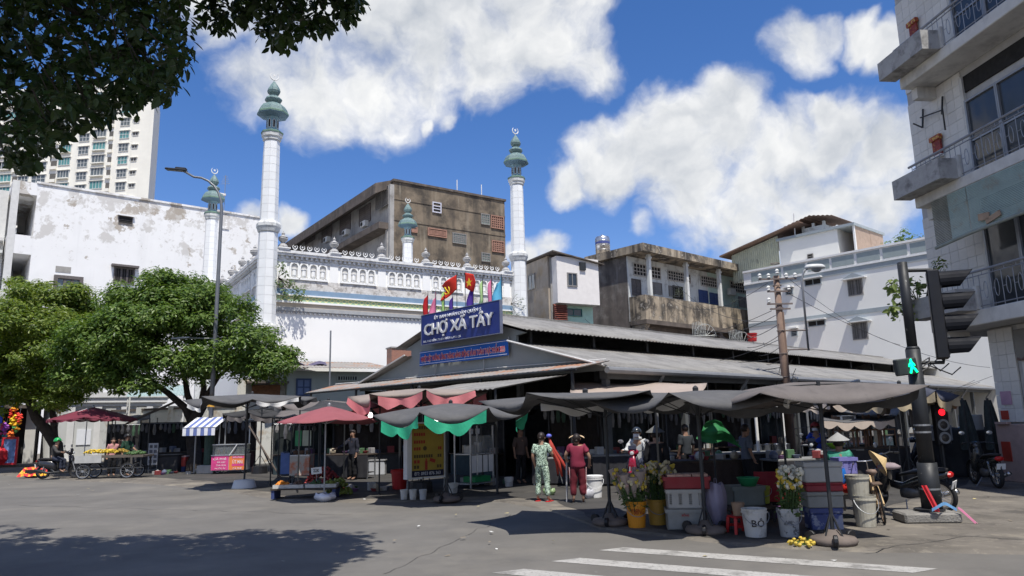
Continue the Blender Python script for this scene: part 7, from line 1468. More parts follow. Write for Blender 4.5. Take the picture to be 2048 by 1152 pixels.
ft = YD(1735, 870, 20); t0 = table('heavy dark table piled with wooden chairs', (ft.x, ft.y, PZ), R(8), 1.8, .8, .95, mat('dark_wood', (.06,.045,.035)), mat('dark_wood', (.06,.045,.035)), shelf=dark_in)
for k in range(4): chair_w('brown wooden chair stacked on the dark table in the furniture stall', (ft.x-.65+.42*k, ft.y+.1*(k % 2), PZ+.95), R(20*k))
# pots on a shelf
sh_ = YD(1545, 905, 19); t0 = table('shelf of cooking pots inside the market side', (sh_.x, sh_.y, PZ), R(5), 1.0, .5, sh_.z-PZ, darksteel)
for k in range(4):
    t = thing('cooking_pot', 'dark metal cooking pot on the market shelf', 'pot', (sh_.x-.36+.24*k, sh_.y, sh_.z), 0, 'pots on the market shelf'); MB().lathe([(.09,0),(.105,.02),(.105,.2),(.11,.205),(.0,.23)], 14).obj('pot', mat('pot_steel', (.16,.17,.19), .35, .1, metal=.7), t, smooth=True); MB().tube([(-.12,0,.15),(-.105,0,.15)], .015, 5).obj('handle', black, t)
# grey shutters boxes and AC units under the corner building eave
for px, py, lab in ((1942,845,'pale grey box unit hanging by the corner building pier'),(1880,866,'old loudspeaker box behind the black pole')):
    q = YD(px, py, 20.5); t = thing('hanging_box', lab, 'box', (q.x, q.y, PZ)); h = q.z-PZ; MB().bx((0,0,h),(.52,.36,.42),(0,0,R(20))).obj('box', mat('pale_box', (.30,.31,.32), .6, .1), t, bev=.02); MB().tube([(0,.1,0),(0,.1,h-.2)], .03, 6).obj('post', darksteel, t)
for px, lab in ((1925,'dark folded awning cloth hanging left of the pale box'),(1975,'dark folded awning cloth beside the tiled pier')):
    q = YD(px, 800, 20); t = thing('folded_cloth', lab, 'cloth', (q.x, q.y, PZ), 0); h = q.z-PZ; MB().grid(lambda u, v: ((u-.5)*(.18+.34*v**.7)+.05*v, .05*math.sin(u*16)*(.3+v), h-1.25*v-.08*math.sin(u*9)*v), 24, 6).obj('cloth', mat('dark_green_cloth', (.035,.045,.045), .85, .25, 6), t, thick=.01); MB().tube([(0,0,0),(0,0,h+.05)], .025, 6).obj('pole', darksteel, t)
# added stalls with dark backdrops, hanging goods, standing for the unlit hall inside
def stall_front(label, lx, ly, rz, w, h, seed, grp='added dark backdrop stalls of the hall', at=None):
    rnd_ = random.Random(seed); p = MK.w(lx, ly, PZ) if at is None else at; t = thing('backdrop_stall', label, 'stall', p, MK.rz+rz if at is None else rz, grp)
    MB().grid(lambda u, v: (-w/2+w*u, .05*math.sin(u*19+v*3), h*v), 24, 3).obj('shade_backdrop', mat('backdrop_dark_%d' % (seed % 3), ((.022,.022,.024),(.03,.024,.02),(.02,.026,.026))[seed % 3], .9, .3, 3), t, thick=.01)
    for x in (-w/2, w/2): MB().box(x-.03,-.03,0,x+.03,.03,h+.3).obj('post', darksteel, t)
    MB().box(-w/2,-.55,.72,w/2,-.05,.76).obj('counter', mat('dark_wood', (.06,.045,.035)), t); MB().box(-w/2+.03,-.5,0,w/2-.03,-.46,.71).obj('counter_front', mat('counter_%d' % (seed % 4), ((.05,.05,.05),(.07,.03,.03),(.03,.05,.06),(.09,.085,.08))[seed % 4], .8, .2), t)
    MB().tube([(-w/2,-.3,h-.05),(w/2,-.3,h-.05)], .012, 5).obj('hanging_rail', steel, t); k = 0; x = -w/2+.12
    while x < w/2-.1:
        c_ = ((.10,.10,.11),(.16,.04,.04),(.05,.08,.14),(.14,.12,.09),(.05,.10,.06),(.22,.21,.2))[rnd_.randrange(6)]; L_ = rnd_.uniform(.2,.55)
        MB().lathe([(.01,h-.05),(.05,h-.12),(.09,h-.12-L_*.6),(.05,h-.12-L_),(0,h-.12-L_)], 7, c=(x,-.3,0), sy=.5).obj('hanging_bag', mat('hang_%d' % rnd_.randrange(6), c_, .6, .25, 6), t); x += rnd_.uniform(.16,.34)
    for q in range(5): MB().box(-.12,-.1,0,.12,.1,rnd_.uniform(.1,.3)).obj('carton', mat('goods_'+str(rnd_.randrange(7)), (.2,.2,.2), .6), t, loc=(rnd_.uniform(-w/2+.15,w/2-.15),-.3,.762), rz=rnd_.uniform(0,1))
for k in range(9):
    stall_front(('added stall with dark backdrop under the market eave opposite the flower buckets','added dark backdrop stall under the market eave behind the crates','added backdrop stall with hanging bags under the eave near the pots','added backdrop stall beside the foot of the utility pole','added backdrop stall in the shade past the utility pole','added backdrop stall behind the glass cabinets','added backdrop stall behind the stacked chairs','added backdrop stall behind the small traffic light','last added backdrop stall of the hall before the street end')[k], MKW-1.0, 1.9+k*3.3, R(90), 2.5, 2.2, 20+k)
for k, (lx, w) in enumerate(((1.2,2.4),(4.2,2.6),(7.4,2.4),(11.9,2.2))):
    stall_front(('added dark backdrop stall in the hall front behind the fruit cart','added dark backdrop stall in the hall front behind the red parasol','added backdrop stall in the hall front behind the yellow menu board','added backdrop stall at the hall corner behind the woman in dark red')[k], lx, .6, 0, w, 2.3, 40+k)
for k, (px, y, w, lab) in enumerate(((330,36.5,2.2,'added dark stall against the compound wall behind the picture sign'),(455,35.5,2.6,'added dark stall behind the pink drinks cart'),(610,30,2.4,'added dark stall against the green house wall'),(265,40,2.4,'added dark stall standing in for a doorway beside the gatehouse'),(735,29,2.6,'added dark stall behind the white cool box'))):
    q = YD(px, 860, y); stall_front(lab, 0, 0, R(18), w, 2.2 if k != 2 else 2.0, 60+k, 'added dark stalls left of the hall', Vector((q.x, q.y, PZ)))  # added dark stalls stand in for unlit shop doorways along the wall
def grille(label, px, py, y):
    q = YD(px, py, y); t = thing('window_grille', label, 'grille', tuple(q), R(20)); m_ = mat('pale_iron', (.42,.43,.40), .7, .15); b = MB()
    for k in range(9): b.tube([(-.5+k*.11,0,0),(-.5+k*.11,0,.9-.03*abs(k-4))], .018, 4)
    for k in range(7): a = R(10+k*26); b.tube([(.45,.05,0),(.45+.75*math.cos(a),.05,.75*math.sin(a))], .016, 4)
    b.tube([(-.55,0,.02),(1.1,0,.02)], .02, 4); b.tube([(.45+.75*math.cos(R(a)),.05,.75*math.sin(R(a))) for a in range(0,181,15)], .018, 4); b.obj('bars', m_, t)
q = Vector((YD(1925, 900, 21.5).x, 21.5, PZ)); t = thing('shade_block', 'added black covered block standing in for deep shade between the black pole and the tiled pier', 'stall', q, R(-8))  # added dark block fills the shaded street under the overhang
MB().grid(lambda u, v: ((u-.5)*2.0+.04*math.sin(v*9), -.5-.05*math.sin(u*22)*(1-v)+.9*max(0, v-.75)*2, min(1.35, 1.8*v)+.06*noise.noise(Vector((u*5, v*4, 3)))), 30, 10).obj('tarpaulin', fab_black, t, smooth=True, thick=.01); MB().box(-.95,-.42,0,.95,.5,1.28).obj('frame', dark_in, t)
# litter
for k in range(46):
    px, py = rnd.uniform(0, 2040), rnd.uniform(985, 1130)
    if px < 500: py = rnd.uniform(955, 990)
    q = G(px, py, .006 if py > 1095 else .041); c_ = mat('litter_'+str(k % 3), ((.6,.6,.58),(.5,.42,.2),(.2,.17,.13))[k % 3], .8); s = rnd.uniform(.02,.055)
    tag(MB().add([(-s,-s*.6,0),(s,-s*.5,.004),(s*.8,s*.6,.012),(-s*.7,s*.5,.003)], [(0,1,2,3)]).obj('litter_scrap', c_, loc=q, rz=rnd.uniform(0,6)), 'small flat scrap of litter on the ground', 'litter', 'litter scraps on road and pavement')

zt, zs, zb1, zb0, yg, xr = GALZ
for px, py, lab in ((1400,672,'pale iron window grille leaning on the roofs left of the red bucket'),(1474,688,'pale iron window grille with fan bars below the gallery')): grille(lab, px, py, 44)
q = YD(1505, 683, 44); bucket('small red bucket among the grilles on the roofs below the gallery', q, .3, .5, redp)
shr = thing('roof_shed', 'low rusty tin roof between the market and the gallery house', 'roof', GALF.w(2, -7, 0), GALF.rz); z5 = YD(1450, 700, 44).z
corr((-4,-3.2,z5-.55),(16,-3.2,z5-.55),(-4,6.5,z5+.1),(16,6.5,z5+.1), .25, .02).obj('sheet', tin_rust, shr, smooth=True, thick=.01)
for x in (-3.5, 3, 9, 15.5):
    for yy, zz in ((-3,z5-.55),(6.3,z5+.08)): MB().box(x-.08,yy-.08,0,x+.08,yy+.08,zz).obj('post', darksteel, shr)

# lamps that are lit under the canopies
lit_ = mat('lit_lamp', (1,.97,.92), .4, 0, emit=5)
q = YD(741, 831, 19.2); t = thing('bulb_lamp', 'lit white bulb hanging at the edge of the red parasol', 'lamp', (q.x, q.y, q.z-.06)); MB().lathe([(0,0),(.05,.02),(.065,.06),(.04,.12),(.02,.14)], 12).obj('bulb', lit_, t, smooth=True); MB().tube([(0,0,.14),(0,.02,.45),(.1,.3,.6)], .006, 4).obj('flex', wirem, t)
a, b_ = YD(855, 842, 18.6), YD(893, 841, 18.6); t = thing('tube_lamp', 'lit fluorescent tube above the yellow menu board', 'lamp', tuple(a)); MB().tube([(0,0,0), tuple(b_-a)], .014, 8).obj('tube', lit_, t); MB().tube([(0,.02,.03), tuple(b_-a+Vector((0,.02,.03)))], .018, 6).obj('batten', white_paint, t); MB().tube([(.05,.02,.04),(.05,.02,.35)], .005, 4).obj('flex', wirem, t)

goods(gp(1450,1035)+Vector((0,.7,0)), 18, 2.0, .9, 0, 'heaped on the ground behind the red stool', 'goods heaped behind the red stool')
goods(gp(1625,1040)+Vector((0,.7,0)), 15, 1.3, .8, 0, 'heaped on the ground behind the flower bucket', 'goods heaped behind the flower bucket')
goods(gp(715,985)+Vector((0,.4,0)), 14, 1.4, .8, 0, 'heaped on the ground beside the limes', 'goods heaped beside the limes')
goods(gp(975,975)+Vector((0,.9,0)), 9, 1.6, .6, 0, 'on the ground behind the glass food stall', 'goods behind the food stall')
goods(gp(330,950)+Vector((0,.5,0)), 10, 2.4, .8, 0, 'on the ground by the forked tree', 'goods by the forked tree')
# ================================================================ people
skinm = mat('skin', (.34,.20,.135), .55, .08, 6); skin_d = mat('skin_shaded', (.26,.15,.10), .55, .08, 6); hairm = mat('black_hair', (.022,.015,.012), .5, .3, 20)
JD = dict(pel=(0,0,.88), sp=(0,.005,1.04), ch=(0,0,1.22), nk=(0,.01,1.375), hb=(0,-.005,1.45), hm=(0,-.02,1.52), ht=(0,0,1.60))
for _s, _n in ((-1,'l'),(1,'r')):
    JD.update({'sh'+_n:(_s*.165,.01,1.315), 'el'+_n:(_s*.215,.03,1.06), 'wr'+_n:(_s*.225,-.05,.84), 'hp'+_n:(_s*.085,0,.85), 'kn'+_n:(_s*.095,-.015,.47), 'an'+_n:(_s*.095,.03,.085), 'to'+_n:(_s*.105,-.13,.03)})
def skinmesh(name, chains, mt, par, sub=1, fold=False):
    """chains: lists of (key, position, radius); shared keys join"""
    idx = {}; V = []; Rr = []; E = []
    for ch in chains:
        prev = None
        for key, p, r in ch:
            if key not in idx: idx[key] = len(V); V.append(tuple(p)); Rr.append(r)
            if prev is not None and prev != idx[key] and (prev, idx[key]) not in E: E.append((prev, idx[key]))
            prev = idx[key]
    me = bpy.data.meshes.new(name); me.from_pydata(V, E, []); o = mk(name, me, mt, par)
    m_ = o.modifiers.new('skin', 'SKIN'); m_.use_smooth_shade = True
    for i, r in enumerate(Rr):
        d = me.skin_vertices[0].data[i]; d.radius = r if isinstance(r, tuple) else (r, r); d.use_root = i == 0
    if fold: sub = 2
    s = o.modifiers.new('sub', 'SUBSURF'); s.levels = sub; s.render_levels = sub
    if fold:
        tx = bpy.data.textures.get('cloth_folds') or bpy.data.textures.new('cloth_folds', 'CLOUDS'); tx.noise_scale = .09; tx.noise_depth = 1
        d_ = o.modifiers.new('folds', 'DISPLACE'); d_.texture = tx; d_.strength = .045; d_.mid_level = .45
    return o
def person(label, loc, rz, pose=None, s=1.0, shirt=None, pants=None, sleeve=.6, leg=.95, hair='bun', skin=None, extra=None, cat='person', fat=1.0, grp=None):
    J = dict(JD); J.update(pose or {}); J = {k: Vector(v)*s for k, v in J.items()}; sk = skin or skinm
    t = thing('person', label, cat, loc, rz, grp); f = s*fat
    body = [[('pel',J['pel'],(.13*f,.10*f)),('sp',J['sp'],(.115*f,.09*f)),('ch',J['ch'],(.135*f,.095*f)),('nk',J['nk'],.052*s),('hb',J['hb'],.066*s),('hm',J['hm'],(.080*s,.092*s)),('ht',J['ht'],.062*s)], [('hb',J['hb'],.07*s),('ns',J['hm']+Vector((0,-.10,-.035))*s,.014*s)]]
    for n, sg_ in (('l',-1),('r',1)):
        wr = J['wr'+n]; d = (wr-J['el'+n]).normalized(); pm = wr+d*.05*s; sd_ = d.cross(Vector((0,1,0))); sd_ = (sd_ if sd_.length > .1 else Vector((1,0,0))).normalized(); cu = d.cross(sd_)
        body.append([('ch',J['ch'],.13*f),('sh'+n,J['sh'+n],.058*f),('el'+n,J['el'+n],.043*s),('wr'+n,wr,.030*s),('pm'+n,pm,(.038*s,.020*s))])
        for q, (ln, off) in enumerate(((.075,-.027),(.085,-.009),(.08,.009),(.062,.027))):
            a = pm+d*.035*s+sd_*off*s; b = a+(d*.55+cu*.30)*ln*s*.6; c = b+(d*.3+cu*.6)*ln*s*.6; body.append([('pm'+n,pm,.03*s),(n+'f%d0' % q,a,.011*s),(n+'f%d1' % q,b,.0095*s),(n+'f%d2' % q,c,.008*s)])
        a = wr+d*.02*s-sd_*.03*s; body.append([('wr'+n,wr,.03*s),(n+'t0',a,.013*s),(n+'t1',a+(d*.6-sd_*.55+cu*.3)*.045*s,.011*s)])
        body.append([('pel',J['pel'],.12*f),('hp'+n,J['hp'+n],.085*f),('kn'+n,J['kn'+n],.055*f),('an'+n,J['an'+n],.035*s),('to'+n,J['to'+n],(.038*s,.022*s))])
    skinmesh('body', body, sk, t)
    if shirt:
        g = 1.14; nk = J['ch'].lerp(J['nk'], .55); ch = [[('hem',J['pel']+(J['pel']-J['sp'])*.45,(.160*f,.135*f)),('pel',J['pel'],(.158*f,.130*f)),('sp',J['sp'],(.142*f,.115*f)),('ch',J['ch'],(.155*f,.118*f)),('nk',nk,(.10*f,.08*f))]]
        for n in 'lr':
            c = [('ch',J['ch'],.14*f),('sh'+n,J['sh'+n],.075*f)]
            e = J['sh'+n].lerp(J['el'+n], min(1, sleeve*2)); c.append(('ue'+n,e,.062*f if sleeve > .5 else .068*f))
            if sleeve > .5: c.append(('fw'+n, J['el'+n].lerp(J['wr'+n], min(1,(sleeve-.5)*2)), .046*s))
            ch.append(c)
        skinmesh('shirt', ch, shirt, t, fold=True)
    if pants:
        ch = []
        for n in 'lr':
            c = [('sp',J['pel'].lerp(J['sp'],.35),(.135*f,.11*f)),('pel',J['pel'],(.15*f,.12*f)),('hp'+n,J['hp'+n],.10*f),('kn'+n,J['kn'+n],.075*f)]; c.append(('sn'+n, J['kn'+n].lerp(J['an'+n], leg), .062*f)); ch.append(c)
        skinmesh('trousers', ch, pants, t, fold=True)
    hc = J['hm']; up = (J['ht']-J['hb']).normalized(); Mh = Matrix.Translation(hc) @ Vector((0,0,1)).rotation_difference(up).to_matrix().to_4x4() @ Matrix.Scale(s, 4)
    if hair:
        def hf(u, v):
            a = u*2*math.pi; e = R(90-v*(128 if math.sin(a) > -.25 else 62)); return Mh @ Vector((.093*math.cos(a)*math.cos(e), .012+.106*math.sin(a)*math.cos(e), .02+.108*math.sin(e)))
        MB().grid(hf, 20, 8).obj('hair', hairm, t, smooth=True, thick=.012)
        if hair == 'bun': MB().lathe([(0,-.045),(.035,-.03),(.048,0),(.035,.03),(0,.045)], 10, M=Mh @ Matrix.Translation((0,.11,-.01))).obj('hair_bun', hairm, t, smooth=True)
    for x in (-.034,.034): MB().lathe([(0,-.008),(.011,0),(0,.008)], 8, M=Mh @ Matrix.Translation((x,-.088,.0))).obj('eye', black, t)
    MB().lathe([(0,-.004),(.022,0),(0,.004)], 8, M=Mh @ Matrix.Translation((0,-.088,-.062))).obj('mouth', mat('lip', (.25,.09,.08), .5), t)
    for x in (-.088,.088): MB().lathe([(0,-.03),(.014,-.015),(.018,.012),(0,.03)], 8, M=Mh @ Matrix.Translation((x,.01,-.01))).obj('ear', sk, t)
    t['_'] = 0; del t['_']
    return t, J, Mh
def shoes(t, J, m_):
    for n in 'lr':
        a, b = J['an'+n], J['to'+n]; d = Vector((b.x-a.x, b.y-a.y, 0)).normalized(); c = (a+b)/2; rz = math.atan2(d.y, d.x)
        z = min(a.z-.085, b.z-.03)
        MB().bx((c.x-d.x*.01, c.y-d.y*.01, z+.012), (.27,.10,.022), (0,0,rz)).obj('sandal', m_, t, bev=.008)
def helmet(t, Mh, m_, visor=True):
    def hf(u, v):
        a = u*2*math.pi; e = R(90-v*(104 if math.sin(a) > -.3 else 78)); return Mh @ Vector((.122*math.cos(a)*math.cos(e), .01+.14*math.sin(a)*math.cos(e), .02+.132*math.sin(e)))
    h = MB().grid(hf, 24, 8).obj('helmet', m_, t, smooth=True, thick=.012)
    if visor: MB().grid(lambda u, v: Mh @ Vector(((u-.5)*.2, -.12-.07*v+.05*abs(u-.5), .05-.02*v)), 8, 3).obj('visor', m_, h, thick=.006)
def conical_hat(par, M, r=.21, h=.15, m_=None):
    b = MB().lathe([(r,0),(r*.66,h*.36),(r*.33,h*.68),(.006,h)], 24, M=M, caps=False); return b.obj('conical_hat', m_ or mat('palm_leaf_hat', (.52,.38,.19), .75, .12, 8, bump=.003, bscale=60), par, thick=.004)
# --- woman in patterned pyjamas carrying a folded red parasol
pj = bpy.data.materials.new('leaf_print_cotton'); pj.use_nodes = True
def _pj():
    N = pj.node_tree.nodes; L = pj.node_tree.links; tc = N.new('ShaderNodeTexCoord'); v = N.new('ShaderNodeTexNoise'); v.inputs['Scale'].default_value = 30; v.inputs['Detail'].default_value = 3; v.inputs['Distortion'].default_value = 1.5
    L.new(tc.outputs['Object'], v.inputs['Vector']); r = N.new('ShaderNodeValToRGB'); r.color_ramp.elements[0].position = .46; r.color_ramp.elements[0].color = (.06,.10,.07,1); r.color_ramp.elements[1].position = .52; r.color_ramp.elements[1].color = (.52,.66,.52,1)
    L.new(v.outputs['Fac'], r.inputs[0]); L.new(r.outputs[0], N['Principled BSDF'].inputs['Base Color']); N['Principled BSDF'].inputs['Roughness'].default_value = .8
_pj()
wl = gp(1086, 1003)
pose = dict(ell=(-.27,-.04,1.10), wrl=(-.24,-.24,1.06), elr=(.22,.05,1.06), wrr=(.20,-.06,.86), hpr=(.09,0,.86), knl=(-.12,.0,.47), anl=(-.15,.04,.085), tol=(-.17,-.12,.03), knr=(.11,-.06,.48), anr=(.14,-.03,.085), tor=(.16,-.19,.03))
t, J, Mh = person('woman in pale green leaf print pyjamas carrying a folded red parasol', wl, R(160), pose, .95, pj, pj, .36, .93, 'bun'); shoes(t, J, mat('red_sandal', (.48,.02,.02), .5))
pr = thing('folded_parasol', 'folded red parasol with a blue cap held over a shoulder', 'parasol', (wl.x, wl.y, PZ)); M = Matrix.Rotation(R(160), 4, 'Z'); hd_ = M @ (Vector(pose['wrl'])*.95)+Vector((.03,-.1,0)); a0 = hd_+Vector((-.14,-.06,.44)); a1 = hd_+Vector((.12,-.02,-.50)); hm_ = a0.lerp(a1, .45)
rp = mat('red_parasol_cloth', (.38,.045,.03), .75, .15, 3)
for k in range(6):
    a = k*1.05; o = Vector((math.cos(a), math.sin(a), 0)); MB().tube([tuple(a0), tuple(a0.lerp(a1,.25)+o*.035), tuple(a0.lerp(a1,.6)+o*.06+Vector((.02*k,0,0))), tuple(a0.lerp(a1,.95)+o*(.10+.02*(k % 3))+Vector((.035*k-.06,0,.05*(k % 2))))], [.012,.035,.04,.022], 6).obj('fold', rp if k != 2 else mat('dark_fold', (.08,.02,.02), .8), pr, smooth=True)
MB().tube([tuple(a0+Vector((-.01,0,.04))), tuple(a1+Vector((.03,0,-.12)))], .012, 6).obj('shaft', steel, pr); MB().lathe([(.0,.06),(.04,.05),(.065,.02),(.06,-.02),(.0,-.03)], 12, c=tuple(a0+Vector((0,0,.02)))).obj('cap', mat('violet_blue_cap', (.14,.16,.62), .5), pr, smooth=True)
# --- woman in dark red
wr_ = gp(1158, 1006); wine = mat('wine_cotton', (.21,.022,.048), .8, .1, 3); winet = mat('wine_trousers', (.12,.013,.022), .85, .12, 3)
pose = dict(elr=(.29,.02,1.12), wrr=(.27,-.14,1.0), ell=(-.30,.04,1.08), wrl=(-.28,-.04,.90), hm=(.0,.005,1.515), ht=(0,.05,1.585), knl=(-.11,-.01,.47), knr=(.12,.0,.47), anl=(-.11,.03,.085), anr=(.12,.05,.085), tor=(.15,-.11,.03))
t, J, Mh = person('stout woman in dark red shirt and trousers with a tan sun visor', wr_, R(172), pose, .93, wine, winet, .32, .80, 'bun', fat=1.22); shoes(t, J, black)
MB().grid(lambda u, v: Mh @ Vector(((.10+.09*v)*math.cos(u*math.pi), -(.02+(.09+.11*v)*math.sin(u*math.pi)), .055-.05*v)), 14, 3).obj('sun_visor', mat('tan_visor', (.55,.40,.24), .7), t, thick=.006)
for s in (-1,1): MB().tube([tuple(Vector((s*.205,.0,.84))*.93), tuple(Vector((s*.19,.0,.47))*.93), tuple(Vector((s*.19,.02,.2))*.93)], .012, 5).obj('side_stripe', mat('stripe_pink', (.50,.32,.32), .8), t)
st = thing('walking_stick', 'pale pole held upright in one hand of the woman in dark red', 'stick', (wr_.x, wr_.y, PZ)); M = Matrix.Rotation(R(172), 4, 'Z'); q = M @ (Vector((.27,-.19,1.0))*.93); q2 = q+Vector((0,.02,0)); MB().tube([(q2.x-.03,q2.y,0),(q2.x,q2.y,1.0)], .022, 8).obj('stick', mat('pale_pole', (.42,.42,.42), .5), st)
# ================================================================ motorbikes
chrome = mat('chrome', (.5,.5,.5), .2, .05, metal=.9); seatm = mat('seat_vinyl', (.018,.017,.017), .5, .2)
def motorbike(name, label, loc, rz, col, style='scooter', lean=0, plate=True, grp=None, mirrors=True):
    """forward is local +x"""
    t = thing(name, label, 'motorbike', loc, rz, grp); t.rotation_euler.x = lean; pm = mat('paint_'+label[:12].replace(' ','_'), col, .3, .1, 3, coat=.5, spec=.5); wb = 1.24; r = .27 if style == 'scooter' else .30
    for x in (-wb/2, wb/2): wheel(t, (x,0,r), r, .09, 5 if style == 'scooter' else 18, rimm=chrome if style != 'scooter' else darksteel)
    xf = wb/2
    for s in (-1,1): MB().tube([(xf,s*.07,r),(xf-.18,s*.06,.78)], .022, 6).obj('fork', steel, t)
    def loft(secs, nm, m_, par=t):          # sections: (x, z_lo, z_hi, half width)
        b = MB(); rings = []
        for x, zl, zh, hw in secs: rings.append([(x, hw*math.cos(a)*abs(math.cos(a))**-.35 if abs(math.cos(a)) > .01 else 0, (zl+zh)/2+(zh-zl)/2*math.sin(a)) for a in [2*math.pi*k/12 for k in range(12)]])
        vs = [v for g in rings for v in g]; fs = [(i*12+j, i*12+(j+1) % 12, (i+1)*12+(j+1) % 12, (i+1)*12+j) for i in range(len(rings)-1) for j in range(12)]+[tuple(range(12)), tuple((len(rings)-1)*12+j for j in range(12))]
        return b.add(vs, fs).obj(nm, m_, par, smooth=True)
    fn = MB()
    for s in (-1,1): fn.grid(lambda u, v: (xf+.32*math.cos(R(25+u*130)), s*.065*v, r+.33*math.sin(R(25+u*130))-.03*v), 10, 2)
    fn.obj('front_mudguard', pm, t, smooth=True, thick=.006)
    if style == 'scooter':
        loft([(.34,.30,.46,.10),(.38,.28,.62,.20),(.40,.42,.80,.19),(.36,.66,.93,.14),(.32,.86,.98,.10)], 'leg_guard', mat('guard_dark', (.02,.02,.03), .3, .1, coat=.4)); loft([(.44,.40,.50,.02),(.49,.42,.66,.07),(.50,.52,.80,.10),(.45,.72,.93,.08),(.40,.88,.97,.05)], 'front_shield', pm)
        loft([(.38,.22,.30,.13),(.1,.20,.28,.14),(-.16,.20,.30,.14),(-.3,.24,.5,.12)], 'floorboard', darksteel)
        loft([(-.12,.28,.62,.11),(-.3,.34,.74,.15),(-.6,.42,.74,.15),(-.84,.58,.76,.08)], 'rear_body', pm)
        loft([(.44,.95,1.06,.05),(.40,.93,1.10,.10),(.32,.94,1.10,.14),(.24,.96,1.06,.10)], 'handlebar_cowl', pm); MB().bx((.40,0,1.13),(.03,.2,.10),(0,-.5,0)).obj('windscreen', mat('guard_dark', (.02,.02,.03)), t)
        loft([(-.08,.70,.77,.10),(-.3,.73,.82,.15),(-.6,.74,.83,.14),(-.82,.76,.80,.09)], 'seat', seatm)
        hl = (.47,1.0)
    else:
        loft([(.42,.30,.55,.12),(.34,.30,.75,.17),(.26,.42,.92,.15),(.2,.7,.95,.10)], 'leg_shield', pm)
        loft([(.22,.42,.56,.07),(0,.36,.52,.08),(-.2,.40,.62,.09),(-.5,.55,.72,.11),(-.85,.66,.76,.06)], 'body', pm)
        loft([(.04,.24,.44,.11),(-.1,.22,.46,.12),(-.28,.26,.42,.10)], 'engine', mat('engine_grey', (.12,.12,.12), .5, .2, metal=.5))
        loft([(.02,.64,.70,.08),(-.25,.69,.78,.13),(-.6,.73,.82,.13),(-.82,.76,.81,.08)], 'seat', seatm)
        loft([(.42,.88,1.04,.09),(.32,.88,1.07,.12),(.22,.90,1.0,.08)], 'handlebar_cowl', pm)
        hl = (.44,.96)
    MB().lathe([(.05,0),(.045,.02),(0,.03)], 12, M=Matrix.Translation((hl[0],0,hl[1])) @ Matrix.Rotation(R(90), 4, 'Y'), sy=1.0).obj('headlight', mat('headlight_glass', (.55,.56,.55), .15), t)
    for s in (-1,1):
        h = MB().tube([(.30,0,1.03),(.26,s*.2,1.05),(.18,s*.36,1.02)], .016, 6).obj('handlebar', darksteel, t); MB().tube([(.20,s*.26,1.035),(.16,s*.38,1.01)], .02, 8).obj('grip', black, h)
        if mirrors: m_ = MB().tube([(.26,s*.22,1.05),(.24,s*.30,1.26)], .007, 5).obj('mirror_stem', darksteel, t); MB().lathe([(0,-.012),(.07,-.006),(.07,.008),(0,.01)], 12, M=Matrix.Translation((.24,s*.32,1.28)) @ Matrix.Rotation(R(90), 4, 'Y'), sx=.7).obj('mirror', chrome, m_)
        MB().tube([(-wb/2,s*.11,r),(-.5,s*.12,.62)], .022, 6).obj('shock_absorber', chrome, t)
    MB().tube([(-.05,-.13,.24),(-.4,-.16,.24),(-.88,-.17,.36)], [.025,.045,.05], 10).obj('exhaust', chrome if style != 'scooter' else darksteel, t, smooth=True)
    MB().lathe([(.06,0),(.04,.04),(0,.05)], 10, M=Matrix.Translation((-.86,0,.70)) @ Matrix.Rotation(R(-90), 4, 'Y'), sy=1.8).obj('tail_lamp', mat('tail_red', (.45,.01,.01), .3), t)
    if plate: MB().bx((-.90,0,.52),(.01,.19,.14),(0,-.3,0)).obj('number_plate', white_paint, t)
    MB().tube([(-.9,0,.6),(-.88,0,.44)], .02, 5).obj('plate_bracket', black, t)
    MB().tube([(-.05,.1,.22),(-.12,.28,.0)], .012, 5).obj('stand', steel, t)
    return t
# --- scooter rider in grey hooded jacket coming out of the market
rp_ = gp(1268, 985); rp_ = Vector((YD(1272, 900, 18.6).x, 18.6, PZ))
motorbike('scooter', 'red and black scooter ridden out of the market by the masked rider', rp_, R(-112), (.26,.008,.03))
SIT = dict(pel=(0,.06,.82), sp=(0,.05,.99), ch=(0,.0,1.17), nk=(0,-.02,1.33), hb=(0,-.035,1.40), hm=(0,-.05,1.47), ht=(0,-.03,1.56), shl=(-.165,0,1.265), shr=(.165,0,1.265), ell=(-.25,-.16,1.05), elr=(.25,-.16,1.05), wrl=(-.30,-.36,1.03), wrr=(.30,-.36,1.03), hpl=(-.09,.04,.80), hpr=(.09,.04,.80), knl=(-.14,-.33,.72), knr=(.14,-.33,.72), anl=(-.13,-.30,.33), anr=(.13,-.30,.33), tol=(-.13,-.44,.27), tor=(.13,-.44,.27))
def rider(label, loc, bike_rz, shirt, pants, back=.22, s=1.0, hm=None, mask=None, sleeve=1.0, hair=True):
    d = Vector((math.cos(bike_rz), math.sin(bike_rz), 0)); t, J, Mh = person(label, Vector(loc)-d*back, bike_rz+math.pi/2, SIT, s, shirt, pants, sleeve, .9, 'short' if hair else None)
    if hm: helmet(t, Mh, hm)
    if mask: MB().grid(lambda u, v: Mh @ Vector((.078*math.sin((u-.5)*2.6), -.10*math.cos((u-.5)*2.2)-.012, -.02-.075*v)), 10, 4).obj('face_mask', mask, t, thick=.004)
    shoes(t, J, black); return t, J, Mh
hood = mat('light_grey_fleece', (.50,.51,.50), .85, .06, 4); jean = mat('dark_jeans', (.025,.03,.05), .85, .2, 4)
t, J, Mh = rider('rider in a light grey hooded jacket with white mask and black helmet', rp_, R(-112), hood, jean, hm=mat('gloss_black_helmet', (.03,.035,.04), .2, .1, coat=.6), mask=mat('white_mask', (.66,.67,.70), .8))
MB().lathe([(.09,-.03),(.12,.0),(.10,.05)], 12, M=Matrix.Translation(J['nk']+Vector((0,.02,0)))).obj('hood', hood, t, smooth=True)
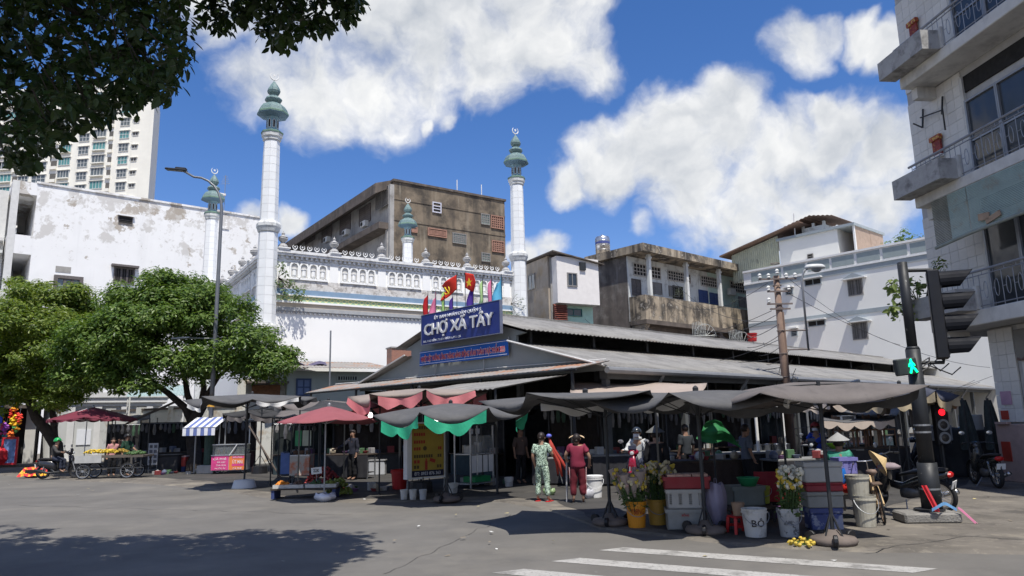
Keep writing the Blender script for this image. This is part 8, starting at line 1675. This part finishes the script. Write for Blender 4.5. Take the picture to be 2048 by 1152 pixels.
# --- dark vendor with conical hat, sitting in front of the scooter
vp = gp(1325, 1018); SQ = dict(pel=(0,.05,.40), sp=(0,.08,.56), ch=(0,.03,.75), nk=(0,.0,.90), hb=(0,-.02,.97), hm=(0,-.03,1.04), ht=(0,-.01,1.12), shl=(-.17,.02,.85), shr=(.17,.02,.85), ell=(-.25,-.08,.64), elr=(.25,-.08,.64), wrl=(-.16,-.28,.58), wrr=(.16,-.28,.58), hpl=(-.09,.03,.40), hpr=(.09,.03,.40), knl=(-.15,-.33,.46), knr=(.15,-.33,.46), anl=(-.14,-.30,.085), anr=(.14,-.30,.085), tol=(-.14,-.44,.03), tor=(.14,-.44,.03))
vz = Vector((vp.x, vp.y+.3, PZ)); darkc = mat('black_cotton', (.012,.012,.014), .9, .2)
def lift(d, dz): return {k: (v[0], v[1], v[2]+dz) for k, v in d.items()}
t, J, Mh = person('vendor in black seen from behind with a grey conical hat', vz, R(165), {k: v for k, v in JD.items()}, .97, darkc, darkc, 1.0, .95, 'short', fat=1.2); conical_hat(t, Mh @ Matrix.Translation((0,0,.06)), m_=mat('grey_hat', (.12,.12,.11), .8, .15)); shoes(t, J, black)
# --- seller of the fruit stall, reaching out
fp_ = gp(682, 965)+Vector((.15,1.0,0)); t, J, Mh = person('fruit seller in dark clothes leaning out over the red parasol stall', fp_, R(-35), dict(ell=(-.34,-.12,1.12), wrl=(-.55,-.26,1.02)), 1.02, mat('navy_cotton', (.02,.022,.035), .9, .2), darkc, .9, .95, 'short', skin=skin_d); shoes(t, J, black)
# --- sellers by the banana cart
ap = bp_+Vector((.15,1.35,0)); t, J, Mh = person('seller in a dark green apron and black cap behind the banana cart', ap, R(70), dict(elr=(.22,-.12,1.08), wrr=(.16,-.32,1.0)), 1.03, mat('dark_green_cotton', (.015,.05,.03), .9, .15), darkc, .5, .95, 'short', skin=skin_d); shoes(t, J, black); helmet(t, Mh, black)
ap = gp(258, 952)+Vector((0,.4,0)); t, J, Mh = person('seller in a grey shirt bending forward beside the banana cart', ap, R(-70), dict(sp=(0,-.08,1.02), ch=(0,-.25,1.14), nk=(0,-.37,1.22), hb=(0,-.44,1.25), hm=(0,-.50,1.29), ht=(0,-.52,1.37), shl=(-.165,-.30,1.2), shr=(.165,-.30,1.2), ell=(-.2,-.42,.98), elr=(.2,-.42,.98), wrl=(-.12,-.62,.92), wrr=(.12,-.62,.92)), 1.04, mat('grey_green_cotton', (.06,.07,.065), .9, .15), mat('grey_trousers', (.07,.07,.075), .9), .4, .95, 'short', skin=skin_d); shoes(t, J, black)
ap = bp_+Vector((-.55,1.6,0)); t, J, Mh = person('shopper in a dusty pink top standing behind the bananas', ap, R(40), dict(elr=(.25,-.05,1.30), wrr=(.18,-.18,1.48)), .95, mat('dusty_pink', (.42,.20,.20), .85, .1), darkc, .6, .95, 'bun'); shoes(t, J, black)
# --- rider with green helmet at the left
lp = gp(118, 957); motorbike('scooter', 'black scooter stopped beside the banana cart at the kerb', lp, R(8), (.02,.02,.024)); rider('rider in a dark jacket and bright green helmet on the kerbside scooter', lp, R(8), mat('dark_jacket', (.05,.047,.045), .8, .2), jean, hm=mat('green_helmet', (.01,.30,.07), .3, .1, coat=.4))
# --- man in blue in the side street
bp2 = YD(1632, 900, 21); bp2 = Vector((bp2.x, 21.0, PZ)); motorbike('scooter', 'dark scooter ridden by the man in blue along the market side', bp2, R(-125), (.03,.03,.035)); rider('man in a bright blue shirt with a white mask riding along the market side', bp2, R(-125), mat('bright_blue_cotton', (.02,.06,.40), .8, .1), mat('pale_jeans', (.16,.20,.28), .85), sleeve=.35, mask=mat('white_mask', (.66,.67,.70)), hm=mat('red_cap', (.35,.05,.05), .5))
# --- vendor with conical hat behind the basket
hp_ = gp(1716, 1030)+Vector((.1,.75,.22)); t, J, Mh = person('seated vendor in a green print top under a grey conical hat', hp_, R(150), SQ, 1.0, mat('green_print', (.05,.26,.18), .8, .4, 14), darkc, .5, .95, 'short', skin=skin_d); conical_hat(t, Mh @ Matrix.Translation((0,0,.06)), m_=mat('grey_hat2', (.28,.28,.27), .8, .1)); shoes(t, J, black)
t['label'] = 'seated vendor in a green print top under a grey conical hat'
stool('dark plastic stool under the seated vendor', hp_+Vector((.02,.05,-.22)), R(20), darkc, .60, .30)
# --- shoppers deep in the shade
for px, y, lab, rz, m_ in ((1040, 22.5, 'shopper in a brown shirt in the shade behind the patterned pyjamas', 30, (.10,.07,.06)), (1370, 20.5, 'shopper in a dark jacket inside the market behind the crates', 200, (.03,.035,.04)), (1490, 17.5, 'stallholder in a blue grey shirt behind the grey green bin', 100, (.10,.12,.16))):
    q = YD(px, 860, y); t, J, Mh = person(lab, (q.x, q.y, PZ), R(rz), None, 1.0, mat('shopper_'+str(px), m_, .85, .15), darkc, .5, .95, 'short', skin=skin_d); shoes(t, J, black)
# ================================================================ parked bikes on the right
motorbike('motorcycle', 'black motorcycle parked behind the traffic light pole', gp(1816, 1020), R(128), (.018,.018,.02), 'cub', lean=R(-8))
motorbike('motorcycle', 'dark motorcycle with white number plate parked by the tiled pier', Vector((YD(1968,930,18.5).x, 18.5, PZ)), R(80), (.02,.022,.022), 'cub')
for px, y, lab in ((1900, 22, 'dark motorbike parked in the side street left of the folded cloth'), (1945, 24, 'dark motorbike parked in the side street behind the number plated one'), (1855, 23.5, 'dark motorbike parked in the side street behind the small traffic light')):
    motorbike('motorcycle', lab, Vector((YD(px,930,y).x, y, PZ)), R(150), (.02,.02,.024), 'cub', grp='motorbikes parked in the side street')
def bicycle():
    p = gp(1762, 1040); t = thing('bicycle', 'old cream bicycle leaning beside the bucket stack', 'bicycle', p, R(70)); t.rotation_euler.x = R(-6); m_ = mat('cream_frame', (.50,.36,.19), .5, .15); tan = mat('rust_steel', (.2,.14,.1), .6, .2, metal=.5)
    for x in (-.5,.5): wheel(t, (x,0,.31), .31, .035, 20, rimm=tan)
    for a, b_, nm in (((.5,0,.31),(.36,0,.82),'fork'),((.38,0,.75),(-.06,0,.30),'down_tube'),((.39,0,.62),(-.14,0,.52),'top_tube'),((-.06,0,.28),(-.22,0,.80),'seat_tube'),((-.5,.05,.31),(-.06,.05,.28),'chain_stay'),((-.5,-.05,.31),(-.06,-.05,.28),'chain_stay'),((-.5,.05,.31),(-.18,.03,.64),'seat_stay'),((-.5,-.05,.31),(-.18,-.03,.64),'seat_stay')): MB().tube([a, b_], .022, 8).obj(nm, m_, t)
    MB().tube([(.36,0,.82),(.32,0,.98)], .014, 6).obj('stem', chrome, t); MB().tube([(.12,-.24,.96),(.28,-.22,1.0),(.32,0,.98),(.28,.22,1.0),(.12,.24,.96)], .013, 6).obj('handlebar', chrome, t)
    MB().lathe([(.02,-.05),(.10,0),(.08,.05),(0,.06)], 12, c=(-.24,0,.82), sx=1.4).obj('saddle', mat('brown_saddle', (.20,.14,.11), .7, .2), t, smooth=True)
    MB().lathe([(.09,-.012),(.09,.012)], 16, M=Matrix.Translation((-.06,.06,.28)) @ Matrix.Rotation(R(90), 4, 'X')).obj('chainring', tan, t)
    for s in (-1,1): MB().tube([(-.06,s*.07,.28),(-.06+s*.1,s*.08,.28-s*.13)], .01, 5).obj('crank', tan, t); MB().bx((-.06+s*.1,s*.13,.28-s*.13),(.09,.08,.02)).obj('pedal', black, t)
    MB().box(-.78,-.07,.66,-.36,.07,.675).obj('carrier', tan, t); MB().tube([(-.72,.06,.66),(-.5,.05,.31)], .008, 5).obj('carrier_stay', tan, t)
    return p
bc = bicycle()
M = Matrix.Rotation(R(62), 4, 'Y') @ Matrix.Rotation(R(10), 4, 'X')
hq = YD(1755, 926, bc.y-.15); h = thing('conical_hat', 'tan conical palm leaf hat hung on the old bicycle', 'hat', tuple(hq)); conical_hat(h, M, .24, .17); MB().tube([(0,.02,0),(.02,.08,-.1)], .005, 4).obj('strap', redp, h)
sd_c = YD(1738, 952, bc.y-.25); h = thing('cloth_bundle', 'faded mauve cloth bundle on the bicycle saddle', 'cloth', (bc.x-.02, bc.y-.28, PZ+.9)); h.location = bc+Vector((.14,-.20,.86)); MB().lathe([(.05,0),(.14,.02),(.15,.06),(.08,.11),(0,.12)], 12, sx=1.3).obj('cloth', mat('mauve_cloth', (.26,.21,.22), .9, .2, 6), h, smooth=True)
